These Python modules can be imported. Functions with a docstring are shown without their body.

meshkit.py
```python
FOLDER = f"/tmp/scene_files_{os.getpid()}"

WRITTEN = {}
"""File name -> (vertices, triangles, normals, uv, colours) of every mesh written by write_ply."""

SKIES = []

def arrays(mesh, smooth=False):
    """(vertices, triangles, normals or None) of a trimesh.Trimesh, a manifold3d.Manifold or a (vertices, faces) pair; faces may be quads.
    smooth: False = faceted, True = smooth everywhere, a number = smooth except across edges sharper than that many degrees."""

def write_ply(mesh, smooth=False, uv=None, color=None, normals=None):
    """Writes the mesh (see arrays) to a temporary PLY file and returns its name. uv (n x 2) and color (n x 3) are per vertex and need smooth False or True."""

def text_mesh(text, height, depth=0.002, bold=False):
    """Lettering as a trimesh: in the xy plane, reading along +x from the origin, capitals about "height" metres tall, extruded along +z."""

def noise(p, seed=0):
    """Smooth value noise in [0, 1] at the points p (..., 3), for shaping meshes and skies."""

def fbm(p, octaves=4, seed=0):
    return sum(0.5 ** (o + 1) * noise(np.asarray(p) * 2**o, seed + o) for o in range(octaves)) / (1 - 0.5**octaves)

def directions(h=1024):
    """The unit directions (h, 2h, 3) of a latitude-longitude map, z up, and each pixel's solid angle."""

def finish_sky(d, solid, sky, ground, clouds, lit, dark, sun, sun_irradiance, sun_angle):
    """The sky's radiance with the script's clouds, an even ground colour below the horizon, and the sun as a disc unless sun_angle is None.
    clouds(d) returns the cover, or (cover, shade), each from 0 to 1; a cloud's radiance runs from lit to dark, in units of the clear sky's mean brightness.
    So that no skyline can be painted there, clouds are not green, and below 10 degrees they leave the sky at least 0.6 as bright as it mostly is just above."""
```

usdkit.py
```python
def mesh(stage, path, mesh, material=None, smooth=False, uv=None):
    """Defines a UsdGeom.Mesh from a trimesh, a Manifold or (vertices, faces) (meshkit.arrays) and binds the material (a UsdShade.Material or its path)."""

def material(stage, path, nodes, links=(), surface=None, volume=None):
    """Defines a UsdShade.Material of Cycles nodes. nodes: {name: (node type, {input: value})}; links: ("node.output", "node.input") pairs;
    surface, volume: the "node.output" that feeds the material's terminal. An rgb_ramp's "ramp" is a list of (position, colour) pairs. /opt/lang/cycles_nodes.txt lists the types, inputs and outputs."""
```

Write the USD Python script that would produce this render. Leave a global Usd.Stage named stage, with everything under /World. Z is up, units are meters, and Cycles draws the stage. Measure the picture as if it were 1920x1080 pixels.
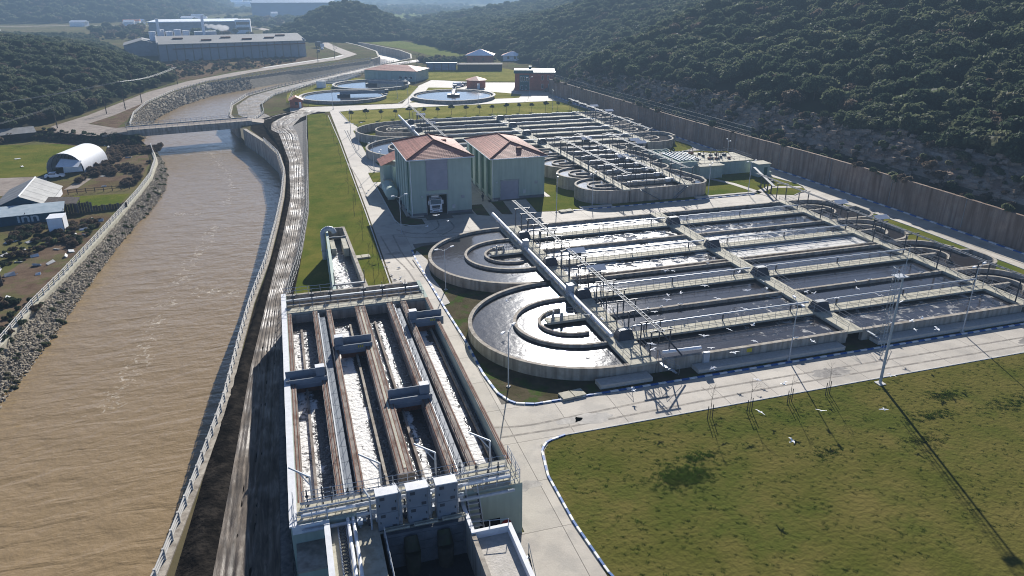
import math, random
import numpy as np, trimesh
import usdkit, meshkit
from pxr import Usd, UsdGeom, UsdLux, UsdShade, Gf, Sdf, Vt
from shapely.geometry import Polygon, LineString, Point, box as sbox, MultiPolygon
from shapely.ops import unary_union
from shapely import affinity
from shapely.prepared import prep

random.seed(7); RNG = np.random.default_rng(7)
stage = Usd.Stage.CreateInMemory()
UsdGeom.SetStageUpAxis(stage, UsdGeom.Tokens.z); UsdGeom.SetStageMetersPerUnit(stage, 1.0)
stage.SetDefaultPrim(UsdGeom.Xform.Define(stage, '/World').GetPrim())
UsdGeom.Scope.Define(stage, '/World/Looks')

# ------------------------------------------------------------------ camera, sky, sun, exposure
YAW, PITCH, FOC, CAMH = math.radians(17.0), math.radians(22.4), 1373.0, 42.0
EXPOSURE = 0.9
SUN_AZ, SUN_EL = math.radians(21.3), math.radians(25.3)
SUN_I, SKY_S = 1.25, 0.05
cam = UsdGeom.Camera.Define(stage, '/World/camera')
cam.CreateHorizontalApertureAttr(36.0); cam.CreateVerticalApertureAttr(20.25)
cam.CreateFocalLengthAttr(36.0 * FOC / 1920)
cam.CreateClippingRangeAttr(Gf.Vec2f(0.5, 12000)); cam.CreateExposureAttr(EXPOSURE)
xf = UsdGeom.Xformable(cam)
xf.AddTranslateOp().Set(Gf.Vec3d(0, 0, CAMH))
xf.AddRotateZOp().Set(-math.degrees(YAW)); xf.AddRotateXOp().Set(90 - math.degrees(PITCH))

LOOK = '/World/Looks/'
def mat(name, nodes, links, surface=None, volume=None):
    return usdkit.material(stage, LOOK + name, nodes, links, surface, volume)
mat('sky_look', {'s': ('sky_texture', {'sky_type': 'single_scattering', 'sun_disc': False, 'sun_elevation': SUN_EL, 'sun_rotation': SUN_AZ, 'altitude': 100.0, 'air_density': .75, 'aerosol_density': .7, 'ozone_density': 2.0}),
                 'x': ('mix', {'mix_type': 'multiply', 'fac': 1.0, 'color2': (.66, .80, 1.05)}), 'b': ('background_shader', {'strength': SKY_S})}, [('s.color', 'x.color1'), ('x.color', 'b.color')], 'b.background')
dome = UsdLux.DomeLight.Define(stage, '/World/sky')
UsdShade.MaterialBindingAPI.Apply(dome.GetPrim()).Bind(UsdShade.Material.Get(stage, LOOK + 'sky_look'))
dome.GetPrim().SetCustomDataByKey('label', 'pale winter sky'); dome.GetPrim().SetCustomDataByKey('kind', 'structure')
sun = UsdLux.DistantLight.Define(stage, '/World/sun')
sun.CreateNormalizeAttr(True); sun.CreateIntensityAttr(SUN_I); sun.CreateAngleAttr(0.53); sun.CreateColorAttr(Gf.Vec3f(1, 0.965, 0.91))
sx = UsdGeom.Xformable(sun)
sx.AddRotateZOp().Set(-math.degrees(SUN_AZ)); sx.AddRotateXOp().Set(-(90 - math.degrees(SUN_EL)))

# ------------------------------------------------------------------ helpers: naming, prims
used, base_of = {}, {}
def numbered(path):
    n = used.get(path, 0); used[path] = n + 1
    out = path if n == 0 else f'{path}_{n:03d}'; base_of[out] = path
    return out
def tag(p, label=None, cat=None, group=None, kind=None):
    for k, v in (('label', label), ('category', cat), ('group', group), ('kind', kind)):
        if v: p.SetCustomDataByKey(k, v)
    return p
def thing(name, label, cat, loc=(0, 0, 0), rotz=0, group=None, scale=None):
    x = UsdGeom.Xform.Define(stage, numbered('/World/' + name))
    x.AddTranslateOp().Set(Gf.Vec3d(*map(float, loc)))
    if rotz: x.AddRotateZOp().Set(float(math.degrees(rotz)))
    if scale: x.AddScaleOp().Set(Gf.Vec3f(*map(float, np.broadcast_to(scale, 3))))
    return tag(x.GetPrim(), label, cat, group)
def obj(name, mb, material, parent=None, smooth=False, label=None, kind=None):
    base = (str(parent.GetPath()) if parent else '/World') + '/' + name
    m = mb.mesh() if isinstance(mb, MB) else mb
    p = usdkit.mesh(stage, numbered(base), m, LOOK + material, smooth).GetPrim()
    return tag(p, label, None, None, kind)
def struct(name, mb, material, label=None, smooth=False, kind='structure'):
    return obj(name, mb, material, None, smooth, label, kind)
def single(name, mb, material, label, cat, group=None, smooth=False, kind=None):
    return tag(obj(name, mb, material, None, smooth), label, cat, group, kind)
def dup(proto, loc, rotz=0, label=None, group=None, scale=None, tilt=None):
    was = proto.GetCustomData()
    x = UsdGeom.Xform.Define(stage, numbered(base_of[str(proto.GetPath())]))
    p = x.GetPrim(); p.GetReferences().AddInternalReference(proto.GetPath())
    x.ClearXformOpOrder()
    x.AddTranslateOp(opSuffix='at').Set(Gf.Vec3d(*map(float, loc)))
    if rotz: x.AddRotateZOp(opSuffix='at').Set(float(math.degrees(rotz)))
    if tilt: x.AddRotateXOp(opSuffix='at').Set(float(tilt))
    if scale is not None: x.AddScaleOp(opSuffix='at').Set(Gf.Vec3f(*map(float, np.broadcast_to(scale, 3))))
    tag(p, label or was.get('label'), was.get('category'), group or was.get('group'))
    p.SetInstanceable(True)
    return p
def place(p, loc, rotz=0, scale=None, tilt=None, label=None, group=None):
    x = UsdGeom.Xformable(p); x.ClearXformOpOrder()
    x.AddTranslateOp(opSuffix='at').Set(Gf.Vec3d(*map(float, loc)))
    if rotz: x.AddRotateZOp(opSuffix='at').Set(float(math.degrees(rotz)))
    if tilt: x.AddRotateXOp(opSuffix='at').Set(float(tilt))
    if scale is not None: x.AddScaleOp(opSuffix='at').Set(Gf.Vec3f(*map(float, np.broadcast_to(scale, 3))))
    return tag(p, label, None, group)

# ------------------------------------------------------------------ helpers: geometry
class MB:
    def __init__(s): s.v, s.f, s.n = [], [], 0
    def add(s, v, f):
        v = np.asarray(v, float); f = np.asarray(f, int)
        if f.shape[1] == 4: f = np.vstack([f[:, [0, 1, 2]], f[:, [0, 2, 3]]])
        s.v.append(v); s.f.append(f + s.n); s.n += len(v); return s
    def mesh(s): return trimesh.Trimesh(np.vstack(s.v), np.vstack(s.f), process=False)
    def box(s, x0, x1, y0, y1, z0, z1):
        v = [(x, y, z) for z in (z0, z1) for x, y in ((x0, y0), (x1, y0), (x1, y1), (x0, y1))]
        return s.add(v, [(3, 2, 1, 0), (4, 5, 6, 7), (0, 1, 5, 4), (1, 2, 6, 5), (2, 3, 7, 6), (3, 0, 4, 7)])
    def hexa(s, v): return s.add(v, [(3, 2, 1, 0), (4, 5, 6, 7), (0, 1, 5, 4), (1, 2, 6, 5), (2, 3, 7, 6), (3, 0, 4, 7)])
    def obox(s, c, size, rz=0, z0=0):
        l, w, h = size; ca, sa = math.cos(rz), math.sin(rz); v = []
        for z in (z0, z0 + h):
            for x, y in ((-l/2, -w/2), (l/2, -w/2), (l/2, w/2), (-l/2, w/2)): v.append((c[0] + x*ca - y*sa, c[1] + x*sa + y*ca, z))
        return s.hexa(v)
    def bar(s, p, q, w, h):                       # a straight bar with a rectangular section, top at p/q height
        p, q = np.array(p, float), np.array(q, float); d = q - p; n = np.array([-d[1], d[0], 0]); n = n / (np.linalg.norm(n) + 1e-9) * w / 2
        dn = np.array([0, 0, -h])
        return s.hexa([p - n + dn, q - n + dn, q + n + dn, p + n + dn, p - n, q - n, q + n, p + n])
    def tube(s, p, q, r, n=6, r2=None):
        p, q = np.array(p, float), np.array(q, float); r2 = r if r2 is None else r2
        t = (q - p) / (np.linalg.norm(q - p) + 1e-9); a = np.cross(t, [0, 0, 1.] if abs(t[2]) < .9 else [1., 0, 0]); a /= np.linalg.norm(a); b = np.cross(t, a)
        an = np.arange(n) * 2 * math.pi / n; c = np.cos(an)[:, None] * a + np.sin(an)[:, None] * b
        v = np.vstack([p + c * r, q + c * r2, [p], [q]]); f = []
        for i in range(n):
            j = (i + 1) % n; f += [(i, i + n, j + n), (i, j + n, j), (2*n, i, j), (2*n + 1, j + n, i + n)]
        return s.add(v, f)
    def path(s, pts, r, n=6):
        for a, b in zip(pts[:-1], pts[1:]): s.tube(a, b, r, n)
        return s
    def poly(s, pg, z0, z1):                      # extruded shapely polygon
        for g in getattr(pg, 'geoms', [pg]):
            if g.area < 1e-4: continue
            m = trimesh.creation.extrude_polygon(g, z1 - z0, engine='earcut'); v = np.array(m.vertices); v[:, 2] += z0; s.add(v, m.faces)
        return s
    def sheet(s, pg, z):
        for g in getattr(pg, 'geoms', [pg]):
            if g.area < 1e-4: continue
            v, f = trimesh.creation.triangulate_polygon(g, engine='earcut')
            v = np.asarray(v); f = np.asarray(f); a = v[f]; ar = np.cross(a[:, 1] - a[:, 0], a[:, 2] - a[:, 0]); f = np.where((ar < 0)[:, None], f[:, ::-1], f)
            s.add(np.c_[v, np.full(len(v), z)], f)
        return s
    def wall(s, pts, t, z0, z1):
        return s.poly(LineString(pts).buffer(t / 2, cap_style=2, join_style=2), z0, z1)
    def ball(s, c, r, sub=1, sc=(1, 1, 1)):
        m = trimesh.creation.icosphere(sub, 1.0); return s.add(np.array(m.vertices) * np.array(sc) * r + np.array(c), m.faces)
    def merge(s, o): return s.add(np.vstack(o.v), np.vstack(o.f))
def arc(cx, cy, rx, ry, a0, a1, n=40):
    a = np.radians(np.linspace(a0, a1, n)); return [(cx + rx * math.cos(t), cy + ry * math.sin(t)) for t in a]
def resample(pts, step):
    L = LineString(pts); n = max(1, int(round(L.length / step))); return [L.interpolate(i / n, normalized=True).coords[0] for i in range(n + 1)]
def railing(pts, z, h=1.05, step=1.8, rails=(1.0, .55), r=.03, rp=.032):
    mb = MB(); P = resample(pts, step)
    for x, y in P: mb.tube((x, y, z), (x, y, z + h), rp, 4)
    for k in rails:
        for a, b in zip(P[:-1], P[1:]): mb.tube((*a, z + h * k), (*b, z + h * k), r, 4)
    return mb

# ------------------------------------------------------------------ materials
def M(name, c1, c2, scale=1.0, rough=.7, bump=0.0, bscale=None, detail=6.0, metallic=0.0, lo=.35, hi=.65, c3=None, s3=8.0, a3=.5, streak=None, rnd=0.0, spec=.10, stretch=(1, 1, 1), bdist=.05):
    n = {'tc': ('texture_coordinate', {}), 'mp': ('mapping', {'scale': stretch}), 'n': ('noise_texture', {'scale': scale, 'detail': detail, 'roughness': .6}),
         'r': ('rgb_ramp', {'ramp': [(lo, c1), (hi, c2)]}), 'p': ('principled_bsdf', {'roughness': rough, 'metallic': metallic, 'specular_ior_level': spec})}
    l = [('tc.object', 'mp.vector'), ('mp.vector', 'n.vector'), ('n.fac', 'r.fac')]; col = 'r.color'
    if c3:
        n['n3'] = ('noise_texture', {'scale': s3, 'detail': 5.0, 'roughness': .65}); n['r3'] = ('rgb_ramp', {'ramp': [(.5, (0, 0, 0)), (.62, (a3,) * 3)]})
        n['x3'] = ('mix', {'mix_type': 'mix', 'color2': c3}); l += [('mp.vector', 'n3.vector'), ('n3.fac', 'r3.fac'), (col, 'x3.color1'), ('r3.color', 'x3.fac')]; col = 'x3.color'
    if streak:
        n['ms'] = ('mapping', {'scale': (1.6, 1.6, .12)}); n['ns'] = ('noise_texture', {'scale': 1.0, 'detail': 5.0}); n['rs'] = ('rgb_ramp', {'ramp': [(.42, (0, 0, 0)), (.66, (.75, .75, .75))]})
        n['xs'] = ('mix', {'mix_type': 'mix', 'color2': streak}); l += [('tc.object', 'ms.vector'), ('ms.vector', 'ns.vector'), ('ns.fac', 'rs.fac'), (col, 'xs.color1'), ('rs.color', 'xs.fac')]; col = 'xs.color'
    if rnd:
        n['oi'] = ('object_info', {}); n['mr'] = ('map_range', {'to_min': 1 - rnd, 'to_max': 1 + rnd}); n['xr'] = ('mix', {'mix_type': 'multiply', 'fac': 1.0})
        l += [('oi.random', 'mr.value'), (col, 'xr.color1'), ('mr.result', 'xr.color2')]; col = 'xr.color'
    l.append((col, 'p.base_color'))
    if bump:
        n['nb'] = ('noise_texture', {'scale': bscale or scale * 6, 'detail': 5.0}); n['b'] = ('bump', {'strength': bump, 'distance': bdist})
        l += [('mp.vector', 'nb.vector'), ('nb.fac', 'b.height'), ('b.normal', 'p.normal')]
    return mat(name, n, l, 'p.BSDF')
M('ground_mix', (.075, .072, .036), (.135, .108, .065), .05, .95, .6, 1.2, c3=(.10, .12, .04), s3=.12, a3=.7, spec=0.0)
M('plot_grass', (.10, .105, .038), (.145, .118, .06), .12, .95, .7, 1.5, c3=(.10, .065, .045), s3=.07, a3=.8, spec=0.0)
M('plot_mud', (.10, .068, .048), (.16, .115, .08), .35, .95, .9, 2.0, c3=(.10, .11, .04), s3=.25, a3=.6, spec=0.0)
M('lawn_near', (.078, .082, .018), (.128, .108, .033), .16, .95, 1.0, 2.2, c3=(.058, .078, .014), s3=.10, a3=.6, bdist=.12, spec=0.0)
M('lawn_far', (.145, .145, .03), (.235, .21, .06), .12, .95, .7, 2.0, c3=(.11, .13, .025), s3=.08, a3=.6, spec=0.0)
M('lawn', (.085, .105, .018), (.145, .135, .03), .18, .95, .7, 2.5, c3=(.06, .095, .014), s3=.1, a3=.6, spec=0.0)
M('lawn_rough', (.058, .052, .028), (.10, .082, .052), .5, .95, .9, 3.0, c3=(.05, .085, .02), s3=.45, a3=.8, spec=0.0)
M('field', (.10, .125, .03), (.155, .16, .055), .02, .95, .4, .3, spec=0.0)
M('concrete_slab', (.38, .34, .285), (.46, .415, .35), .22, .8, .25, 5, c3=(.30, .275, .24), s3=.33, a3=.55, rnd=.09, spec=.3)
M('pavement', (.34, .305, .26), (.43, .385, .33), .22, .8, .2, 5, c3=(.30, .275, .24), s3=.3, a3=.5, spec=.3)
M('joint', (.13, .12, .10), (.17, .15, .13), .5, .9)
M('paver', (.42, .39, .34), (.52, .48, .43), 3, .85, .6, 6)
M('tank_concrete', (.33, .295, .245), (.43, .385, .32), .6, .8, .35, 6, streak=(.17, .14, .11), c3=(.24, .21, .17), s3=1.2, a3=.5)
M('walk_concrete', (.38, .355, .28), (.48, .45, .36), 1.2, .8, .3, 6, c3=(.26, .24, .17), s3=1.5, a3=.5)
M('old_wall', (.22, .155, .115), (.29, .215, .165), .35, .85, .4, 4, streak=(.10, .06, .042), c3=(.29, .245, .21), s3=.3, a3=.5, rnd=.10)
M('white_paint', (.60, .60, .60), (.70, .70, .70), 2, .55)
M('blue_paint', (.018, .085, .26), (.03, .12, .34), 3, .5)
M('kerb_plain', (.45, .43, .39), (.58, .56, .52), 1.5, .8)
M('green_wall', (.305, .365, .315), (.345, .405, .35), .25, .8, .1, 12, streak=(.265, .32, .275), spec=.1)
M('green_dark', (.03, .085, .06), (.045, .11, .08), 1, .6)
M('green_light', (.36, .43, .375), (.42, .49, .43), .5, .75)
M('shutter', (.26, .255, .30), (.30, .295, .34), .7, .5, .15, 8)
M('roof_tile', (.40, .165, .115), (.54, .255, .185), 1.4, .62, .3, 5, spec=.12, c3=(.30, .125, .09), s3=.9, a3=.6, rnd=.15)
M('dark_void', (.006, .006, .007), (.012, .012, .012), 1, .9)
M('steel', (.22, .23, .24), (.32, .33, .34), 2, .6, metallic=.2, spec=.15)
M('galv', (.34, .36, .38), (.46, .48, .50), 1.5, .5, metallic=.2, spec=.25)
M('dark_steel', (.035, .038, .045), (.06, .063, .072), 2, .55, metallic=.2, spec=.4)
M('grey_box', (.165, .185, .21), (.20, .22, .245), .8, .5)
M('pipe_white', (.70, .70, .70), (.78, .78, .78), 1, .25, spec=.6)
M('rust_concrete', (.17, .14, .118), (.32, .28, .24), .9, .85, .5, 7, c3=(.115, .07, .05), s3=1.4, a3=.8, stretch=(1, .4, 1))
M('rust', (.16, .065, .04), (.24, .12, .08), 3, .8, metallic=.2)
M('plant_white', (.66, .66, .67), (.76, .76, .77), 1, .6)
M('tarp_white', (.74, .74, .74), (.82, .82, .82), .8, .6, .2, 2)
M('tarp_blue', (.014, .05, .075), (.02, .07, .10), .8, .5)
M('tarp_grey', (.30, .36, .39), (.40, .45, .47), .8, .45)
M('sheet_metal', (.20, .195, .185), (.28, .275, .26), .6, .5, .1, 4, metallic=.2)
M('wood_dark', (.05, .042, .038), (.085, .07, .06), 2, .85)
M('wood_pole', (.10, .075, .055), (.15, .115, .085), 3, .85)
M('bark', (.07, .055, .045), (.12, .095, .08), 6, .9)
M('brick_red', (.30, .095, .06), (.40, .14, .09), 1.2, .8, .3, 8)
M('teal_trim', (.05, .10, .10), (.07, .13, .13), 1, .5)
M('factory_wall', (.28, .27, .27), (.34, .33, .33), .1, .85, c3=(.24, .23, .23), s3=.2)
M('factory_roof', (.17, .17, .165), (.22, .215, .21), .05, .7)
M('steel_blue', (.14, .19, .26), (.17, .22, .30), .05, .5)
M('bright_roof', (.66, .66, .66), (.78, .78, .78), .1, .35)
M('rubber', (.015, .015, .016), (.025, .025, .026), 3, .7)
M('car_white', (.72, .72, .72), (.76, .76, .76), 1, .25, spec=.6)
M('car_dark', (.04, .045, .055), (.06, .065, .075), 1, .25, spec=.6)
M('glass_dark', (.012, .016, .02), (.02, .025, .03), 1, .08, spec=.8)
M('red_paint', (.42, .04, .03), (.50, .06, .04), 2, .5)
M('yellow_paint', (.50, .38, .02), (.58, .46, .05), 2, .6)
M('bird_white', (.74, .74, .74), (.82, .82, .82), 5, .7)
M('bird_grey', (.33, .34, .36), (.42, .43, .45), 5, .7)
M('skin', (.40, .26, .19), (.46, .31, .23), 5, .6)
M('cloth_dark', (.02, .023, .03), (.035, .04, .05), 8, .85)
M('black_mud', (.008, .007, .006), (.022, .019, .016), .8, .85, 1.0, 2.5, c3=(.04, .034, .028), s3=.6, a3=.6, bdist=.15, spec=0.0)
M('pool_block', (.10, .105, .115), (.14, .145, .155), 1.2, .85, .3, 5)
M('embankment', (.045, .042, .035), (.09, .08, .062), .5, .95, 1.0, 2.0, c3=(.05, .065, .03), s3=.4, a3=.6, bdist=.2, spec=0.0)
M('dirt_road', (.21, .17, .14), (.29, .245, .205), .3, .8, .5, 3, c3=(.15, .12, .10), s3=.5, a3=.5)
M('gravel', (.10, .095, .09), (.20, .185, .17), 2.5, .95, .8, 5)
M('rubble_stone', (.27, .23, .175), (.42, .365, .285), .9, .9, .4, 6, c3=(.19, .18, .12), s3=.7, a3=.5, rnd=.25)
M('rubble_bed', (.17, .15, .115), (.27, .24, .19), .8, .95, .8, 3)
M('rock', (.20, .16, .13), (.34, .28, .225), .25, .95, 1.0, 1.5, c3=(.21, .125, .09), s3=.15, a3=.6, stretch=(1, 1, 2.2), bdist=.4, spec=0.0)
M('scree', (.045, .045, .035), (.10, .085, .065), .3, .95, .9, 1.5, c3=(.05, .06, .03), s3=.3, spec=0.0)
M('forest_floor', (.022, .025, .015), (.05, .045, .03), .15, .95, .8, .8, c3=(.04, .05, .02), s3=.08, spec=0.0)
M('debris', (.45, .45, .44), (.62, .62, .60), 1.5, .7, rnd=.25)
M('sail_cloth', (.40, .42, .44), (.55, .56, .57), 1, .6)

# wet muddy road: ruts along the track, glossier where wet
mat('wet_mud', {'tc': ('texture_coordinate', {}), 'mp': ('mapping', {'scale': (1.1, .14, 1), 'rotation': (0, 0, -.04)}), 'n': ('noise_texture', {'scale': 1.5, 'detail': 7.0, 'roughness': .72, 'distortion': .7}),
     'r': ('rgb_ramp', {'ramp': [(.35, (.040, .031, .024)), (.52, (.115, .090, .068)), (.68, (.26, .215, .17))]}), 'n2': ('noise_texture', {'scale': .22, 'detail': 3.0}),
     'rr': ('rgb_ramp', {'ramp': [(.42, (.5, .5, .5)), (.58, (.85, .85, .85))]}), 'b': ('bump', {'strength': .7, 'distance': .12}), 'p': ('principled_bsdf', {'specular_ior_level': .25})},
    [('tc.object', 'mp.vector'), ('mp.vector', 'n.vector'), ('n.fac', 'r.fac'), ('r.color', 'p.base_color'), ('tc.object', 'n2.vector'), ('n2.fac', 'rr.fac'), ('rr.color', 'p.roughness'), ('n.fac', 'b.height'), ('b.normal', 'p.normal')], 'p.BSDF')
def water(name, deep, foamcol, rough, bumpd, bscale, fscale=.9, stretch=(1, 1, 1), flo=.72, fhi=.88, spec=.5, swell=0.0):
    return mat(name, {'tc': ('texture_coordinate', {}), 'mp': ('mapping', {'scale': stretch}), 'at': ('attribute', {'attribute': 'foam'}),
        'n': ('noise_texture', {'scale': fscale, 'detail': 7.0, 'roughness': .68, 'distortion': .8}),
        'a': ('math', {'math_type': 'add'}), 'r': ('map_range', {'from_min': flo, 'from_max': fhi, 'to_min': 0.0, 'to_max': 1.0, 'clamp': True}),
        'x': ('mix', {'color1': deep, 'color2': foamcol}), 'nb': ('noise_texture', {'scale': bscale, 'detail': 4.0, 'roughness': .55}), 'b': ('bump', {'strength': 1.0, 'distance': bumpd}), 'm2': ('mapping', {'scale': (.16, .52, 1), 'rotation': (0, 0, .12)}), 'n2': ('noise_texture', {'scale': 1.0, 'detail': 3.0, 'distortion': .6}), 'b2': ('bump', {'strength': 1.0, 'distance': swell}),
        'rr': ('map_range', {'from_min': 0.0, 'from_max': 1.0, 'to_min': rough, 'to_max': .75}), 'p': ('principled_bsdf', {'ior': 1.333, 'specular_ior_level': spec})},
        [('tc.object', 'mp.vector'), ('mp.vector', 'n.vector'), ('n.fac', 'a.value1'), ('at.fac', 'a.value2'), ('a.value', 'r.value'), ('r.result', 'x.fac'), ('x.color', 'p.base_color'),
         ('mp.vector', 'nb.vector'), ('nb.fac', 'b.height'), ('tc.object', 'm2.vector'), ('m2.vector', 'n2.vector'), ('n2.fac', 'b2.height'), ('b2.normal', 'b.normal'), ('b.normal', 'p.normal'), ('r.result', 'rr.value'), ('rr.result', 'p.roughness')], 'p.BSDF')
water('tank_water', (.034, .031, .033), (.52, .50, .465), .105, .024, .9, .55)
water('grit_water', (.055, .05, .048), (.72, .70, .665), .12, .2, 2.2, 1.7, flo=.64, fhi=.76)
water('river_water', (.245, .172, .088), (.66, .59, .48), .20, .20, .5, 1.1, (1, 1, 1), .74, .98, swell=.2)
water('pool_water', (.05, .05, .052), (.5, .5, .5), .2, .02, 1.2)
def leafmat(name, c1, c2, c3, trans=.25):
    mat(name, {'g': ('geometry', {}), 'n': ('noise_texture', {'scale': .16, 'detail': 2.0}), 'r': ('rgb_ramp', {'ramp': [(.35, c1), (.55, c2), (.68, c3)]}), 'n2': ('noise_texture', {'scale': 2.2, 'detail': 2.0}),
        'mr': ('map_range', {'from_min': .3, 'from_max': .7, 'to_min': .6, 'to_max': 1.35}), 'x': ('mix', {'mix_type': 'multiply', 'fac': 1.0}),
        'd': ('principled_bsdf', {'roughness': .75, 'specular_ior_level': .12}), 't': ('translucent_bsdf', {}), 'm': ('mix_closure', {'fac': trans})},
        [('g.position', 'n.vector'), ('n.fac', 'r.fac'), ('g.position', 'n2.vector'), ('n2.fac', 'mr.value'), ('r.color', 'x.color1'), ('mr.result', 'x.color2'), ('x.color', 'd.base_color'), ('x.color', 't.color'), ('d.BSDF', 'm.closure1'), ('t.BSDF', 'm.closure2')], 'm.closure')
leafmat('leaf', (.088, .108, .062), (.115, .135, .075), (.15, .145, .09), .4)
leafmat('leaf_brown', (.12, .095, .07), (.16, .12, .09), (.19, .155, .11), .3)
leafmat('leaf_dark', (.055, .078, .045), (.075, .098, .055), (.10, .115, .065), .35)
leafmat('blade', (.05, .095, .014), (.07, .11, .018), (.10, .12, .024), .5)
leafmat('twig', (.075, .062, .052), (.10, .085, .072), (.13, .11, .09), .05)
# fence netting seen from afar
mat('netting', {'c': ('transparent_bsdf', {}), 'd': ('diffuse_bsdf', {'color': (.10, .11, .10)}), 'm': ('mix_closure', {'fac': .28})}, [('c.BSDF', 'm.closure1'), ('d.BSDF', 'm.closure2')], 'm.closure')

# ------------------------------------------------------------------ ground, river, roads
LB = [(-47, 60), (-42.5, 85), (-39.6, 103.3), (-39.1, 116), (-37.8, 129.2), (-36.5, 147.5), (-35.3, 165.4), (-34.3, 183), (-33.9, 198.9), (-35.2, 218.4), (-39, 238.5), (-44.5, 252), (-48.5, 266), (-51, 290), (-50.5, 316), (-44.5, 351.7), (-33.5, 381.9), (-15, 405), (6, 430), (33, 456), (55, 479)]   # top of the left bank
LW = [(-43, 55), (-39, 80), (-36.6, 90.8), (-35.9, 101), (-35.2, 114.6), (-34.7, 135), (-33.8, 152.5), (-32.5, 166.7), (-30.9, 179), (-30.4, 196.3), (-32, 214.5), (-35.4, 232.6), (-41.1, 255), (-45.6, 270), (-47.2, 290), (-47, 314), (-41.5, 343), (-31, 372), (-13, 395), (8, 421), (36, 447), (58, 471)]      # left water's edge
RB = [(-18, 30), (-13.2, 49.7), (-11.5, 61.6), (-9.8, 74.7), (-8.7, 90.5), (-7.7, 102.6), (-5.6, 120.3), (-3.9, 141.3), (-2.6, 160.9), (-1.7, 183.5), (-2.9, 206.1), (-6.7, 226.4), (-13, 250), (-18.6, 280), (-18.9, 302.8), (-14.1, 328.8), (-1.9, 353.9), (18.7, 386.5), (47, 431), (66, 458)]
UPL = [(55, 479), (62, 495), (66, 540), (60, 600), (48, 662), (30, 760)]     # upstream reach, its two banks
UPR = [(66, 458), (80, 478), (85, 510), (83, 545), (72, 600), (56, 660), (42, 770)]
BANK_L, BANK_R = LB + UPL[1:], RB + UPR[1:]
river_poly = Polygon(BANK_L + BANK_R[::-1]).buffer(0)
PLOT = Polygon([(-44.2, 60)] + LB[1:11] + [(-43.2, 247), (-52, 250.5), (-66, 259), (-74, 266), (-110, 262), (-420, 300), (-420, 20)]).buffer(0)
plot_cut = PLOT.difference(river_poly)
big = sbox(-3500, -60, 4200, 7000)
struct('ground', MB().sheet(big.difference(river_poly.union(PLOT)), -.06), 'ground_mix', 'dry winter ground of the valley floor')
struct('plot_ground', MB().sheet(plot_cut, -2.2), 'plot_grass', 'low rough plot left of the river')
ZW = -5.0
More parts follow.
